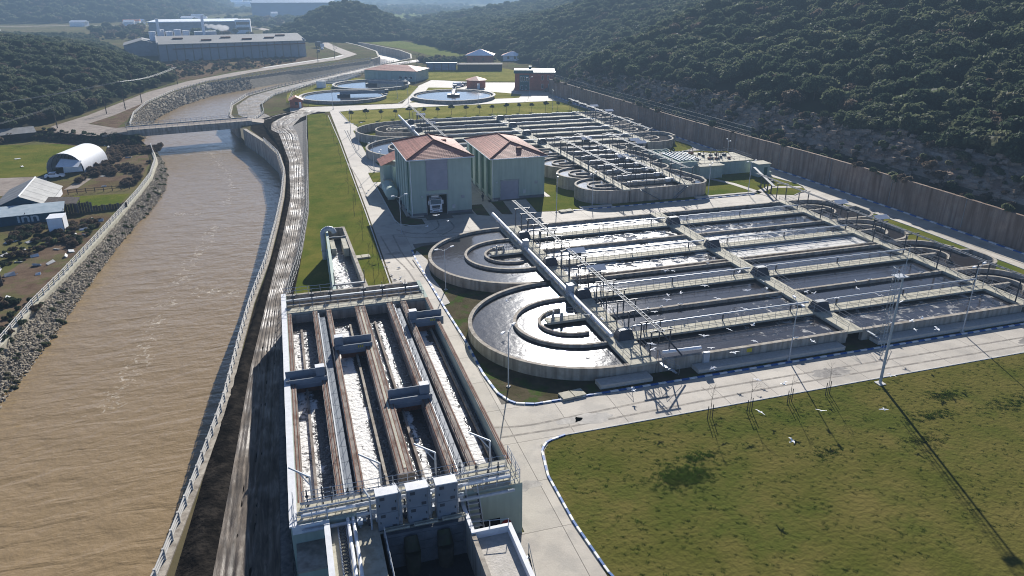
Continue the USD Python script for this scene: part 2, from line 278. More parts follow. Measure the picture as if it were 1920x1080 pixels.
def river_mesh():
    L = np.array(resample(LW + [(64, 495), (67, 540), (61, 600), (49, 662), (31, 760)], 1.1)); R = LineString([(x - .0, y) for x, y in BANK_R])
    n = len(L); Rr = np.array([R.interpolate(i / (n - 1), normalized=True).coords[0] for i in range(n)]); K = 30
    t = np.linspace(-.06, 1.02, K)[None, :, None]
    g = L[:, None] * (1 - t) + Rr[:, None] * t; v = np.c_[g.reshape(-1, 2), np.full(n * K, ZW)]
    i, j = np.meshgrid(np.arange(n - 1), np.arange(K - 1), indexing='ij'); f = np.stack([i*K + j, i*K + j + 1, (i+1)*K + j + 1, (i+1)*K + j], -1).reshape(-1, 4)
    from scipy.spatial import cKDTree
    fo = np.zeros(len(v))
    for pts, w, amp in (([(-23, 240), (-17.7, 213.4), (-14.2, 194.1), (-15.5, 178)], 1.8, .13), ([(-17, 160), (-19.6, 135.8), (-21.4, 116), (-22.9, 100), (-23.5, 88)], 2.6, .13), ([(-16.4, 123), (-12, 121)], 2.5, .14), ([(-25, 172), (-20, 171)], 1.5, .15), ([(52, 650), (72, 590), (78, 520), (72, 486)], 9, .35), ([(-38, 246), (-20, 251)], 2., .2)):
        T = cKDTree(np.array(resample(pts, .5))); d, _ = T.query(v[:, :2]); fo = np.maximum(fo, amp * np.exp(-(d / w) ** 2))
    fo *= .55 + .9 * meshkit.fbm(np.c_[v[:, 0] * .16, v[:, 1] * .10, v[:, 0] * 0], 3, 9)
    fo += .08
    v[:, 2] += .16 * (meshkit.fbm(np.c_[v[:, 0] * .22, v[:, 1] * .42, v[:, 0] * 0], 3, 3) - .5)
    return trimesh.Trimesh(v, np.vstack([f[:, [0, 1, 2]], f[:, [0, 2, 3]]]), process=False), fo
rm, rf = river_mesh()
rv = struct('river', rm, 'river_water', 'brown silt-laden river', smooth=True)
def foam_attr(prim, vals): UsdGeom.PrimvarsAPI(prim).CreatePrimvar('foam', Sdf.ValueTypeNames.FloatArray, 'vertex').Set(Vt.FloatArray.FromNumpy(np.asarray(vals, np.float32)))
foam_attr(rv, rf)
struct('river_bed', MB().sheet(river_poly.buffer(2), -7.5), 'rubble_bed')
def strip(top, bot, nj=1):
    n = max(len(top), len(bot)) * 6; a, b = LineString(top), LineString(bot); mb = MB()
    A = np.array([a.interpolate(i / (n - 1), normalized=True).coords[0] for i in range(n)]); B = np.array([b.interpolate(i / (n - 1), normalized=True).coords[0] for i in range(n)])
    t = np.linspace(0, 1, nj + 1)[None, :, None]; g = A[:, None] * (1 - t) + B[:, None] * t; K = nj + 1
    i, j = np.meshgrid(np.arange(n - 1), np.arange(nj), indexing='ij'); f = np.stack([i*K + j, (i+1)*K + j, (i+1)*K + j + 1, i*K + j + 1], -1).reshape(-1, 4)
    return mb.add(g.reshape(-1, 3), f)
P3 = lambda pts, z: [(x, y, z) for x, y in pts]
# left bank below the bridge: rubble revetment, its stones real
low = [p for p in LB if p[1] < 246]; loww = [p for p in LW if p[1] < 258]
struct('river_bank', strip(P3(low, -2.2), [(x + .6, y, -6.2) for x, y in loww], 3), 'rubble_bed', 'sloping rubble revetment under the left railing')
def stones(name, top, bot, zt, zb, n, smin, smax, seed, keep=None):
    rg = np.random.default_rng(seed); a, b = LineString(top), LineString(bot); protos = []
    holder = UsdGeom.PointInstancer.Define(stage, numbered('/World/' + name)); pr = holder.GetPrim(); tag(pr, kind='stuff', label='pale rubble stones of the river bank')
    for k in range(4):
        m = trimesh.creation.icosphere(1, .5); v = np.array(m.vertices); v *= (.7 + .6 * rg.random((len(v), 1))); v *= np.array([1, .8, .6])
        usdkit.mesh(stage, f'{pr.GetPath()}/stone_{k}' if k else f'{pr.GetPath()}/stone', (v, m.faces), LOOK + 'rubble_stone'); protos.append(Sdf.Path(f'{pr.GetPath()}/stone_{k}' if k else f'{pr.GetPath()}/stone'))
    holder.CreatePrototypesRel().SetTargets(protos)
    pos, sc, qs, ix = [], [], [], []
    for _ in range(n):
        u, t = rg.random() ** 1.35, rg.random(); p, q = np.array(a.interpolate(u, normalized=True).coords[0]), np.array(b.interpolate(u, normalized=True).coords[0])
        s = smin + (smax - smin) * rg.random() ** 2; x, y = p * (1 - t) + q * t; pos.append((x, y, zt * (1 - t) + zb * t + .02)); sc.append((s, s, s)); an = rg.random() * 6.28
        qs.append(Gf.Quath(math.cos(an / 2), 0, 0, math.sin(an / 2))); ix.append(rg.integers(4))
    holder.CreatePositionsAttr(Vt.Vec3fArray.FromNumpy(np.array(pos, np.float32))); holder.CreateScalesAttr(Vt.Vec3fArray.FromNumpy(np.array(sc, np.float32)))
    holder.CreateOrientationsAttr(Vt.QuathArray(qs)); holder.CreateProtoIndicesAttr(Vt.IntArray([int(i) for i in ix]))
stones('bank_stones', low, loww, -2.25, -5.2, 12000, .18, .52, 3)
upt = [p for p in LB if p[1] > 262]; upw = [p for p in LW if p[1] > 262]
struct('river_bank', strip(P3(upt, -.06), P3(upw, -6), 3), 'rubble_bed', 'stone revetment of the left bank upstream of the bridge')
stones('bank_stones', upt[:6], upw[:6], -.1, -5.1, 2600, .4, 1.0, 5)
struct('river_wall', MB().poly(LineString(BANK_R).buffer(.5, cap_style=2, single_sided=False).difference(sbox(-30, 249, -9, 262)), -7, .12), 'tank_concrete', 'concrete river wall along the right bank')
struct('river_wall', MB().poly(LineString(UPL).buffer(.6, cap_style=2), -7, .12), 'tank_concrete', 'dark concrete river wall upstream')
struct('river_wall', MB().poly(LineString(LB[:11]).buffer(.45, cap_style=2), -3.2, -2.0), 'walk_concrete', 'concrete capping beam under the left railing')
# bridge end embankment between road level and the low plot
emb_t = [(-43.6, 249.2), (-52, 252), (-66, 260.5), (-74, 267.5), (-110, 264)]; emb_b = [(-42.6, 243), (-52, 245.5), (-64, 254), (-73, 260), (-110, 257)]
struct('embankment', strip(P3(emb_t, -.05), P3(emb_b, -2.3), 4), 'embankment', 'dark overgrown bank below the bridge road')

def road(name, poly, z, m, label): return struct(name, MB().sheet(poly, z), m, label)
# riverside dirt track
dirt = Polygon([(-13, 40), (-10.9, 62), (-9.2, 75), (-8.1, 90.5), (-7.1, 102.6), (-5, 120.3), (-3.3, 141.3), (-2, 160.9), (-1.1, 183.5), (-2.3, 206), (-6, 226.4), (-11, 248), (-11, 262), (-8, 268), (2, 283), (3, 289), (14, 290), (14, 275), (7.6, 272.5), (4.6, 197), (2.3, 147), (-.5, 116), (-2.2, 100), (-3.2, 94), (-3.2, 40)])
road('mud_ground', dirt, -.035, 'black_mud', 'black mud verge of the riverside track')
track = Polygon([(-9.8, 40), (-8.4, 62), (-7.3, 82), (-5.4, 104), (-3.0, 131), (-.8, 160), (-.3, 198), (-2.4, 238), (-7, 252), (-10, 258), (-3, 272), (6, 282), (12, 287), (12, 277), (4, 268), (2, 250), (3.0, 236.8), (3.4, 197), (2.0, 155), (-.5, 126), (-3.5, 103), (-4.0, 80), (-4.3, 40)])
TL_ = [(-9.8, 40), (-8.4, 62), (-7.3, 82), (-5.4, 104), (-3.0, 131), (-.8, 160), (-.3, 198), (-2.4, 238), (-7, 252), (-8, 262), (-3, 274), (6, 284)]
TR_ = [(-4.3, 40), (-4.2, 62), (-4.0, 80), (-3.4, 103), (-.4, 126), (2.0, 155), (3.4, 197), (3.0, 236.8), (2, 250), (5, 266), (9, 274), (12.5, 279)]
VL_ = [(-12.7, 40), (-10.9, 62), (-8.9, 82), (-6.6, 104), (-4.0, 131), (-1.75, 160), (-1.3, 198), (-4.6, 238), (-9.6, 252)]
FE_ = [(-3.3, 40), (-3.3, 62), (-3.3, 80), (-2.6, 103), (.6, 126), (2.7, 150), (4.4, 197), (5.8, 236.8), (6.8, 262)]
def rutted(name, A, B, nj, m, label, ruts=(), amp=.06, z0=-.02, mound=0.0, seed=1):
    n = 620; a, b = LineString(A), LineString(B); u = np.linspace(0, 1, n); P_ = np.array([a.interpolate(t, normalized=True).coords[0] for t in u]); Q_ = np.array([b.interpolate(t, normalized=True).coords[0] for t in u])
    t = np.linspace(0, 1, nj)[None, :, None]; g = (P_[:, None] * (1 - t) + Q_[:, None] * t).reshape(-1, 2); tt = np.tile(np.linspace(0, 1, nj), n); ss = np.repeat(np.arange(n) * .4, nj)
    z = amp * 2 * (meshkit.fbm(np.c_[g * .9, g[:, :1] * 0], 4, seed) - .5) + mound * np.sin(np.pi * tt) * (.5 + meshkit.fbm(np.c_[g * .6, g[:, :1] * 0 + 3], 3, seed + 1))
    for c, w, d in ruts:
        cc = c + .13 * (meshkit.noise(np.c_[ss * .035, ss * 0 + c * 50, ss * 0]) - .5); z -= d * np.exp(-((tt - cc) / w) ** 2) * (.6 + .8 * meshkit.noise(np.c_[ss * .12, ss * 0 + c * 9, ss * 0])); z += d * .6 * np.exp(-((tt - cc - 1.9 * w) / (w * .8)) ** 2) + d * .6 * np.exp(-((tt - cc + 1.9 * w) / (w * .8)) ** 2)
    v = np.c_[g, z0 + z * np.minimum(1, np.minimum(tt, 1 - tt) * 8 + .15)]; i, j = np.meshgrid(np.arange(n - 1), np.arange(nj - 1), indexing='ij'); f = np.stack([i*nj + j, i*nj + j + 1, (i+1)*nj + j + 1, (i+1)*nj + j], -1).reshape(-1, 4)
    return struct(name, (v, f), m, label, smooth=True)
rutted('dirt_road', TL_, TR_, 44, 'wet_mud', 'wet rutted dirt track beside the river wall', ((.14, .022, .05), (.27, .03, .075), (.46, .026, .06), (.60, .03, .08), (.83, .022, .05)), .10, .05)
rutted('mud_ground', VL_, TL_, 14, 'black_mud', 'black mud ridge scraped up along the river wall', (), .14, .03, .38, 5)
rutted('mud_ground', TR_[:9], FE_, 8, 'gravel', 'gravelly verge between the dirt track and the fence', (), .07, .02, .08, 9)
upr = LineString([(-6, 262), (-11.5, 280), (-13, 302), (-8.5, 327), (3, 351), (23, 384), (51, 429), (66, 447), (88, 470)]).buffer(4.2)
road('dirt_road', upr.difference(dirt), -.024, 'wet_mud', 'riverside track running upstream between two railings')
lroad = LineString([(-55, 255.5), (-66, 264), (-68, 272), (-62, 292), (-56.8, 320), (-51, 352), (-39, 388), (-18, 425), (6, 456), (32, 486), (46, 520), (40, 575), (35, 640), (10, 760), (-20, 900)]).buffer(4.6).union(Polygon([(-43, 249.5), (-50, 252), (-66, 262), (-72, 272), (-64, 276), (-52, 263), (-44, 262)]))
road('road', lroad.difference(river_poly), -.02, 'dirt_road', 'pale road along the left bank to the factory')
road('mud_ground', Polygon([(-52, 263), (-62, 276), (-57, 306), (-52.3, 335), (-50, 316), (-51, 290)]), -.03, 'plot_mud', 'muddy triangle beside the bridge road')
fyard = Polygon([(-75, 497), (-66, 490), (-52, 478), (-30, 458), (5, 470), (30, 498), (36, 520), (20, 509), (-66, 498)])
road('gravel_ground', Polygon([(-70, 499), (-60, 440), (-48, 400), (-40, 398), (-25, 430), (2, 462), (26, 492), (20, 510)]), -.035, 'plot_mud', 'rough waste ground before the factory')
road('pavement', LineString([(-8, 446), (14, 474), (36, 502), (40, 512)]).buffer(1.6), .05, 'kerb_plain', 'pale pavement strip by the factory road')

# plant pavement and lawns
front_kerb = [(18.3, 118.6), (18.1, 113.9), (18.5, 93.6), (18.9, 82.1), (18.8, 73.3), (19.2, 68.5), (20.2, 65.9), (22.4, 65.0)]
plant = Polygon([(12.5, 30), (12.5, 46.1), (15.2, 46.2), (15.5, 58), (12.7, 96), (13.7, 143), (15, 220), (15.7, 277), (2, 281), (2, 290.5), (44, 289), (60, 342), (70, 362), (90, 345), (112, 338), (112, 296), (109.6, 262), (112.2, 222), (114, 190), (116.5, 146), (117.6, 112), (118.2, 88), (118.6, 50), (118.6, 30)])
lawns = {
 'front': (Polygon([(20, 30), (19.7, 46), (19.8, 52.8), (20.6, 56.6), (21.6, 57.8), (23.5, 58.35), (62, 58.6), (160, 58.7), (160, -40), (20.5, -40)]), 'lawn_near', 'big mown field of yellow green winter grass'),
 'semi': (Polygon(front_kerb + [(95.8, 65.15), (95.8, 122.2), (34, 122.3), (20.3, 120.3)]), 'lawn_rough', 'patchy earth and grass round the front tank ends'),
 'strip': (Polygon([(95.8, 65.2), (109.6, 66), (110.4, 82), (110.6, 103), (110, 119.5), (108.3, 123.4), (104, 126.2), (95.8, 125)]), 'lawn', 'bright grass strip between front tank and wall road'),
 'small': (Polygon([(53, 133.6), (60, 133.3), (96, 133.4), (104, 130.3), (109, 133), (111, 137.5), (108.5, 147), (107.3, 166), (104, 174), (96, 175.5), (53, 178)]), 'lawn', 'grass round the middle tank and the small green unit'),
 'b2': (Polygon([(46.4, 134.4), (53, 133.4), (53, 144.6), (47.2, 144.6)]), 'lawn', 'grass patch before the second green building'),
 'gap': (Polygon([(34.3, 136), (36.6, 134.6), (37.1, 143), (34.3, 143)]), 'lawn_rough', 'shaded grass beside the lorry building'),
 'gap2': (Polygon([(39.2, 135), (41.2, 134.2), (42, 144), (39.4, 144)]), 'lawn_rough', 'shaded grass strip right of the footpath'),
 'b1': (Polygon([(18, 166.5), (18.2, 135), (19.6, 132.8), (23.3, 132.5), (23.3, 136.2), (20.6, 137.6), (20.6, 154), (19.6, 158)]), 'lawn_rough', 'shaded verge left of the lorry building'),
 'b1back': (Polygon([(17.8, 178), (17.8, 168.2), (19.9, 168.2), (22.3, 177.6)]), 'lawn', 'small grass patch behind the lorry building'),
 'mid': (Polygon([(19, 276), (20.2, 254.5), (22.4, 240.8), (103.5, 240.8), (106.8, 252), (106.6, 262), (103, 278.2), (30, 277)]), 'lawn_far', 'long lawn with the row of clipped trees'),
 'rear': (Polygon([(20, 236), (20, 180), (25, 176.3), (34, 176.3), (34, 239)]), 'lawn', 'grass round the rear tank ends'),
 'rearright': (Polygon([(94, 180), (104, 178), (108, 180.5), (110, 185), (107.2, 205), (105.3, 240), (94, 240.4)]), 'lawn', 'grass strip right of the rear tank'),
 'left': (Polygon([(-2.6, 94.4), (-2.0, 101), (-.4, 116), (2.4, 147), (4.7, 197), (7.6, 272), (13, 273.5), (14.4, 268), (14.3, 220), (13.2, 143), (12.2, 94.4)]), 'lawn', 'long grass verge with bare saplings beside the left road'),
 'clar': (Polygon([(8, 292), (42.5, 290.5), (48, 302), (59, 338), (54, 350), (40, 372), (34, 385), (16, 362), (2, 332), (1, 305)]), 'lawn_far', 'grass round the two left clarifiers'),
 'tri': (Polygon([(47, 290.6), (53, 302), (63, 334), (72, 330), (84, 314), (93, 304), (96, 300), (92, 291)]), 'lawn_far', 'triangular lawn round the right clarifier'),
 'far': (Polygon([(66, 364), (92, 348), (112, 341), (124, 350), (120, 400), (84, 440)]), 'lawn_far', 'grass beyond the plant yard'),
}
U = unary_union([l[0] for l in lawns.values()])
cells = []
pav = plant.difference(U)
near_zone = sbox(0, 30, 125, 186)
struct('pavement', MB().sheet(pav, -.03), 'joint', 'concrete paving base with dark joints')
struct('pavement', MB().sheet(pav.difference(near_zone), -.012), 'pavement', 'far concrete paving of the yard')
pn = pav.intersection(near_zone); pp = prep(pn)
slabroot = thing('concrete_paving', 'jointed concrete slabs paving the plant roads', 'paving'); tag(slabroot, kind='structure')
SX, SY = 6.1, 6.35; k = 0
foot = unary_union([sbox(19, 66, 96, 122), sbox(57, 135, 88, 180), sbox(20.5, 137, 34, 159), sbox(38.8, 144, 52, 166)])
for ix in range(-1, 20):
    for iy in range(-1, 26):
        c = sbox(12.4 + ix*SX + .02, 26.9 + iy*SY + .02, 12.4 + (ix+1)*SX - .02, 26.9 + (iy+1)*SY - .02)
        if not pp.intersects(c): continue
        g = c.intersection(pn).difference(foot)
        if g.area < 1.0: continue
        obj('slab', MB().poly(g.simplify(.02), -.028, 0.0), 'concrete_slab', slabroot); k += 1
grass_z = {}
for nm, (pg, m, lab) in lawns.items():
    struct('lawn', MB().sheet(pg.buffer(0), .04), m, lab)
road('path', Polygon([(37.2, 134.3), (39, 133.9), (39.1, 166), (34.2, 166), (34.2, 143.4), (37.4, 143.4)]), .012, 'pavement', 'footpath between the two green buildings')
for pts in ([(91.6, 154.5), (96.6, 142.6), (98.4, 131.2)], [(92, 175), (93.5, 160), (91.5, 154)], [(97, 134), (103, 137.5), (109.8, 135.5)]):
    road('path', LineString(pts).buffer(.75, cap_style=2), .075, 'pavement', 'narrow pale path across the grass')
wz = .55
struct('walkway', MB().box(30.5, 37, 65.75, 67.3, -.02, wz).box(42.9, 63.5, 65.75, 67.3, -.02, wz).box(68.5, 94, 65.75, 67.3, -.02, wz), 'paver', 'raised paved walk along the front tank wall')
struct('walkway', MB().poly(Polygon([(19.9, 113), (19.0, 118), (17.6, 114), (18.65, 93.9), (19.6, 94.4), (19.5, 100), (19.1, 106)]), 0, .12), 'paver', 'paved walk beside the front tank end')
struct('walkway', MB().poly(Polygon([(19.8, 238), (18.2, 237), (17.8, 203), (19.4, 180), (24.5, 175.6), (34, 175.8), (34, 177.2), (26, 177.5), (21.5, 181), (19.8, 203)]), .03, .14), 'paver', 'pale paved walk round the rear tank ends')
struct('walkway', MB().box(55.5, 62.5, 133.7, 134.5, 0, .3).box(82, 97, 133.7, 134.5, 0, .3), 'paver', 'pale paved strip in front of the middle tank')
# kerbs
def kerb(pts, label, step=1.0, colours=('blue_paint', 'white_paint'), w=.22, h=.14, z=0.0, gap=.015, cap=300):
    root = thing('kerb', label, 'kerb'); P = resample(pts, step)
    for i, (a, b) in enumerate(zip(P[:-1], P[1:])):
        a, b = np.array(a), np.array(b); d = (b - a) / np.linalg.norm(b - a) * gap
        obj('kerb_stone', MB().bar((*(a + d), z + h), (*(b - d), z + h), w, h + .03), colours[i % len(colours)], root)
kerb([(22.4, 65.0), (118, 65.2)], 'blue and white kerb along the front of the big tank', 1.0)
kerb(front_kerb[::-1], 'blue and white kerb curving past the front tank ends', 1.0, w=.26)
kerb([(53, 133.2), (60, 133.1), (96, 133.2)], 'blue and white kerb in front of the middle tank', 1.0)
kerb([(21, 36), (20, 40), (19.55, 46), (19.6, 52.8), (20.4, 56.8), (21.4, 57.95), (23.5, 58.5)], 'blue and white kerb rounding the corner of the big lawn', .8, w=.2)
kerb([(23.5, 58.5), (62, 58.75), (120, 58.85)], 'pale kerb edging the big lawn', 1.5, ('kerb_plain', 'kerb_plain'), .16, .1)
WALL = [(108.2, 300), (108.4, 290), (108.9, 262), (111.6, 221.5), (113.4, 190), (115, 164.6), (116.3, 144.6), (117, 127), (117.6, 112.4), (118, 100), (118.2, 88), (118.5, 74), (118.8, 45)]
kerb([(x - 1.0, y) for x, y in WALL[1:-1]], 'blue and white kerb at the foot of the retaining wall', 1.6, w=.4, h=.16)
def plain_kerb(pts, label): kerb(pts, label, 3.0, ('kerb_plain',), .18, .12)
plain_kerb([(12.3, 94.4), (13.3, 143), (14.4, 220), (14.5, 268)], 'pale kerb on the left edge of the long road')
plain_kerb([(18, 166.5), (18.1, 135), (19.6, 132.6), (23.4, 132.3)], 'pale kerb round the verge of the lorry building')
plain_kerb([(17.6, 238), (17.6, 203), (19.2, 179.6), (24.4, 175.2), (34, 175.4)], 'pale kerb round the rear tank walk')
plain_kerb([(20.1, 254.5), (18.9, 276), (30, 277.3), (103, 278.5)], 'pale kerb round the long lawn')
plain_kerb([(96, 125.2), (104, 126.4), (108.4, 123.5), (110.2, 119.5), (110.8, 103), (110.6, 82), (109.8, 66)], 'pale kerb of the grass strip by the wall road')
plain_kerb([(104, 130.1), (109.2, 132.9), (111.2, 137.5), (108.7, 147), (107.5, 166), (104, 174.2), (96, 175.7)], 'pale kerb round the grass by the small green unit')
plain_kerb([(42.7, 290.3), (48.2, 302), (59.2, 338)], 'pale kerb left of the road to the far building')
plain_kerb([(94, 179.7), (104, 177.8), (108.2, 180.4), (110.2, 185), (107.4, 205)], 'pale kerb round the grass by the rear tank corner')
M('stain', (.17, .155, .14), (.26, .24, .215), .8, .6, .1, 4, c3=(.34, .31, .27), s3=.9, a3=.8)
for pg in (Point(27.5, 60.6).buffer(1), Point(24.8, 60.9).buffer(.6), Point(17.2, 52).buffer(.7), Point(58, 61.5).buffer(1.1), Point(88, 61).buffer(.8), Point(15.2, 118).buffer(.7)):
    c = pg.centroid; pts = [(c.x + (x - c.x) * 2.2 * (.7 + .6 * meshkit.noise(np.array([x * 3., y * 3., 1.]))), c.y + (y - c.y) * (.6 + .7 * meshkit.noise(np.array([x * 3., y * 3., 4.])))) for x, y in pg.exterior.coords[:-1]]
    struct('stain', MB().sheet(Polygon(pts).buffer(0), .005), 'stain', 'damp grey stain on the concrete road')
M('tyre_mark', (.20, .18, .155), (.30, .27, .235), 1.2, .8, c3=(.38, .34, .285), s3=1.4, a3=.9, spec=.05)
for i, (pts, w) in enumerate((([(14.2, 128), (14.6, 118), (16, 110), (16.6, 100)], .28), ([(16.4, 128), (16.4, 118), (17.2, 110)], .28), ([(17.5, 131), (20, 127.5), (26, 126), (34, 126.5)], .3), ([(17.2, 127), (22, 124.6), (32, 124.2)], .26), ([(26, 134.6), (25.6, 130), (22, 127)], .3), ([(28.2, 134.6), (28.4, 129), (25, 125.4)], .3), ([(16.8, 62), (20, 61.2), (40, 62.4), (70, 62.2), (104, 62.0)], .3), ([(17.2, 60), (24, 59.8), (50, 60.6), (90, 60.3)], .3), ([(14.2, 190), (14.9, 170), (14.8, 150)], .25), ([(108.6, 150), (111.5, 130), (112.6, 100), (113, 76)], .35))):
    P_ = np.array(resample(pts, 1.0)); 
    for _ in range(3): P_[1:-1] = (P_[:-2] + 2 * P_[1:-1] + P_[2:]) / 4
    struct('tyre_mark', MB().sheet(LineString(P_).buffer(w / 2, cap_style=2), .004), 'tyre_mark', 'faint dark tyre mark on the concrete')
# ------------------------------------------------------------------ aeration tanks
def water_grid(x0, x1, y0, y1, z, fo, m='tank_water', step=.9, name='water'):
    nx, ny = max(2, int((x1 - x0) / step)), max(2, int((y1 - y0) / step)); X, Y = np.meshgrid(np.linspace(x0, x1, nx), np.linspace(y0, y1, ny)); v = np.c_[X.ravel(), Y.ravel(), np.full(X.size, z)]
    i, j = np.meshgrid(np.arange(ny - 1), np.arange(nx - 1), indexing='ij'); f = np.stack([i*nx + j, i*nx + j + 1, (i+1)*nx + j + 1, (i+1)*nx + j], -1).reshape(-1, 4)
    p = struct(name, (v, f), m, kind='structure'); foam_attr(p, fo(v[:, 0], v[:, 1])); return p
def water_poly(pg, z, fo=0.02, m='tank_water'):
    mb = MB().sheet(pg, z); p = struct('water', mb, m); foam_attr(p, np.full(len(np.vstack(mb.v)), fo)); return p
def sup(cx, cy, a, b, t0, t1, e=2.4, n=22):
    t = np.radians(np.linspace(t0, t1, n)); c, s = np.cos(t), np.sin(t)
    return [(cx + a * np.sign(x) * abs(x) ** (2 / e), cy + b * np.sign(y) * abs(y) ** (2 / e)) for x, y in zip(c, s)]

def hood(p, x, y, z, legs=3.0):
    """white-roofed shelter on two legs"""
    for dx in (-.9, .9): obj('post', MB().box(x + dx - .07, x + dx + .07, y - .07, y + .07, z, z + legs), 'dark_steel', p)
    mb = MB(); mb.add([(x - 1.4, y - 1.1, z + legs - .05), (x + 1.4, y - 1.1, z + legs - .05), (x + 1.4, y, z + legs + .45), (x - 1.4, y, z + legs + .45), (x + 1.4, y + 1.1, z + legs), (x - 1.4, y + 1.1, z + legs)], [(0, 1, 2, 3), (3, 2, 4, 5)])
    obj('roof', mb, 'bright_roof', p)
    obj('motor', MB().box(x - .6, x + .6, y - .5, y + .3, z + legs - .8, z + legs - .2), 'dark_steel', p)
def gantry(x0, x1, ys, z, h, label, tray=True, tail=None, tx=None):
    g = thing('cable_gantry', label, 'gantry')
    for y in ys:
        for x in (x0, x1): obj('post', MB().box(x - .065, x + .065, y - .065, y + .065, z, z + h), 'dark_steel', g)
        obj('beam', MB().box(x0 - .25, x1 + .25, y - .07, y + .07, z + h + .05, z + h + .199), 'dark_steel', g)
    a, b = min(ys) - .6, max(ys) + (tail or .6); tx = tx or (x0 + x1) / 2
    mb = MB()
    for dx in (-.28, .28): mb.box(tx + dx - .025, tx + dx + .025, a, b, z + h + .2, z + h + .29)
    for y in np.arange(a, b, .9): mb.box(tx - .28, tx + .28, y, y + .07, z + h + .22, z + h + .3)
    obj('cable_tray', mb, 'steel', g)
    obj('cable', MB().box(tx - .16, tx + .0, a, b, z + h + .22, z + h + .27), 'rubber', g)
    return g
def cover(x, y, z, where, w=1.1, d=.85, h=1.15):
    v = [(x - w, y - d, z), (x + w, y - d, z), (x + w, y + d, z), (x - w, y + d, z), (x - w*.75, y - d*.55, z + h), (x + w*.75, y - d*.55, z + h), (x + w*.75, y + d*.55, z + h), (x - w*.75, y + d*.55, z + h)]
    t = thing('valve_cover', 'dark tapered duct cover ' + where, 'duct cover'); obj('casing', MB().hexa(v), 'dark_steel', t)
    obj('cap', MB().box(x - w*.6, x + w*.6, y - d*.45, y + d*.45, z + h + .003, z + h + .06), 'steel', t)
def stair(p, x0, x1, y_top, y_bot, z_top, z_bot, n=9, m='galv', rail=True):
    for i in range(n):
        t = (i + .5) / n; y = y_top + (y_bot - y_top) * t; z = z_top + (z_bot - z_top) * t
        obj('step', MB().box(x0, x1, y - .14, y + .14, z - .05, z), m, p)
    for x in (x0, x1):
        obj('stringer', MB().tube((x, y_top, z_top), (x, y_bot, z_bot), .07, 4), 'dark_steel', p)
        if rail: obj('handrail', MB().tube((x, y_top, z_top + 1), (x, y_bot, z_bot + 1), .03, 4).tube((x, y_bot, z_bot), (x, y_bot, z_bot + 1), .03, 4).tube((x, y_top, z_top), (x, y_top, z_top + 1), .03, 4), 'galv', p)

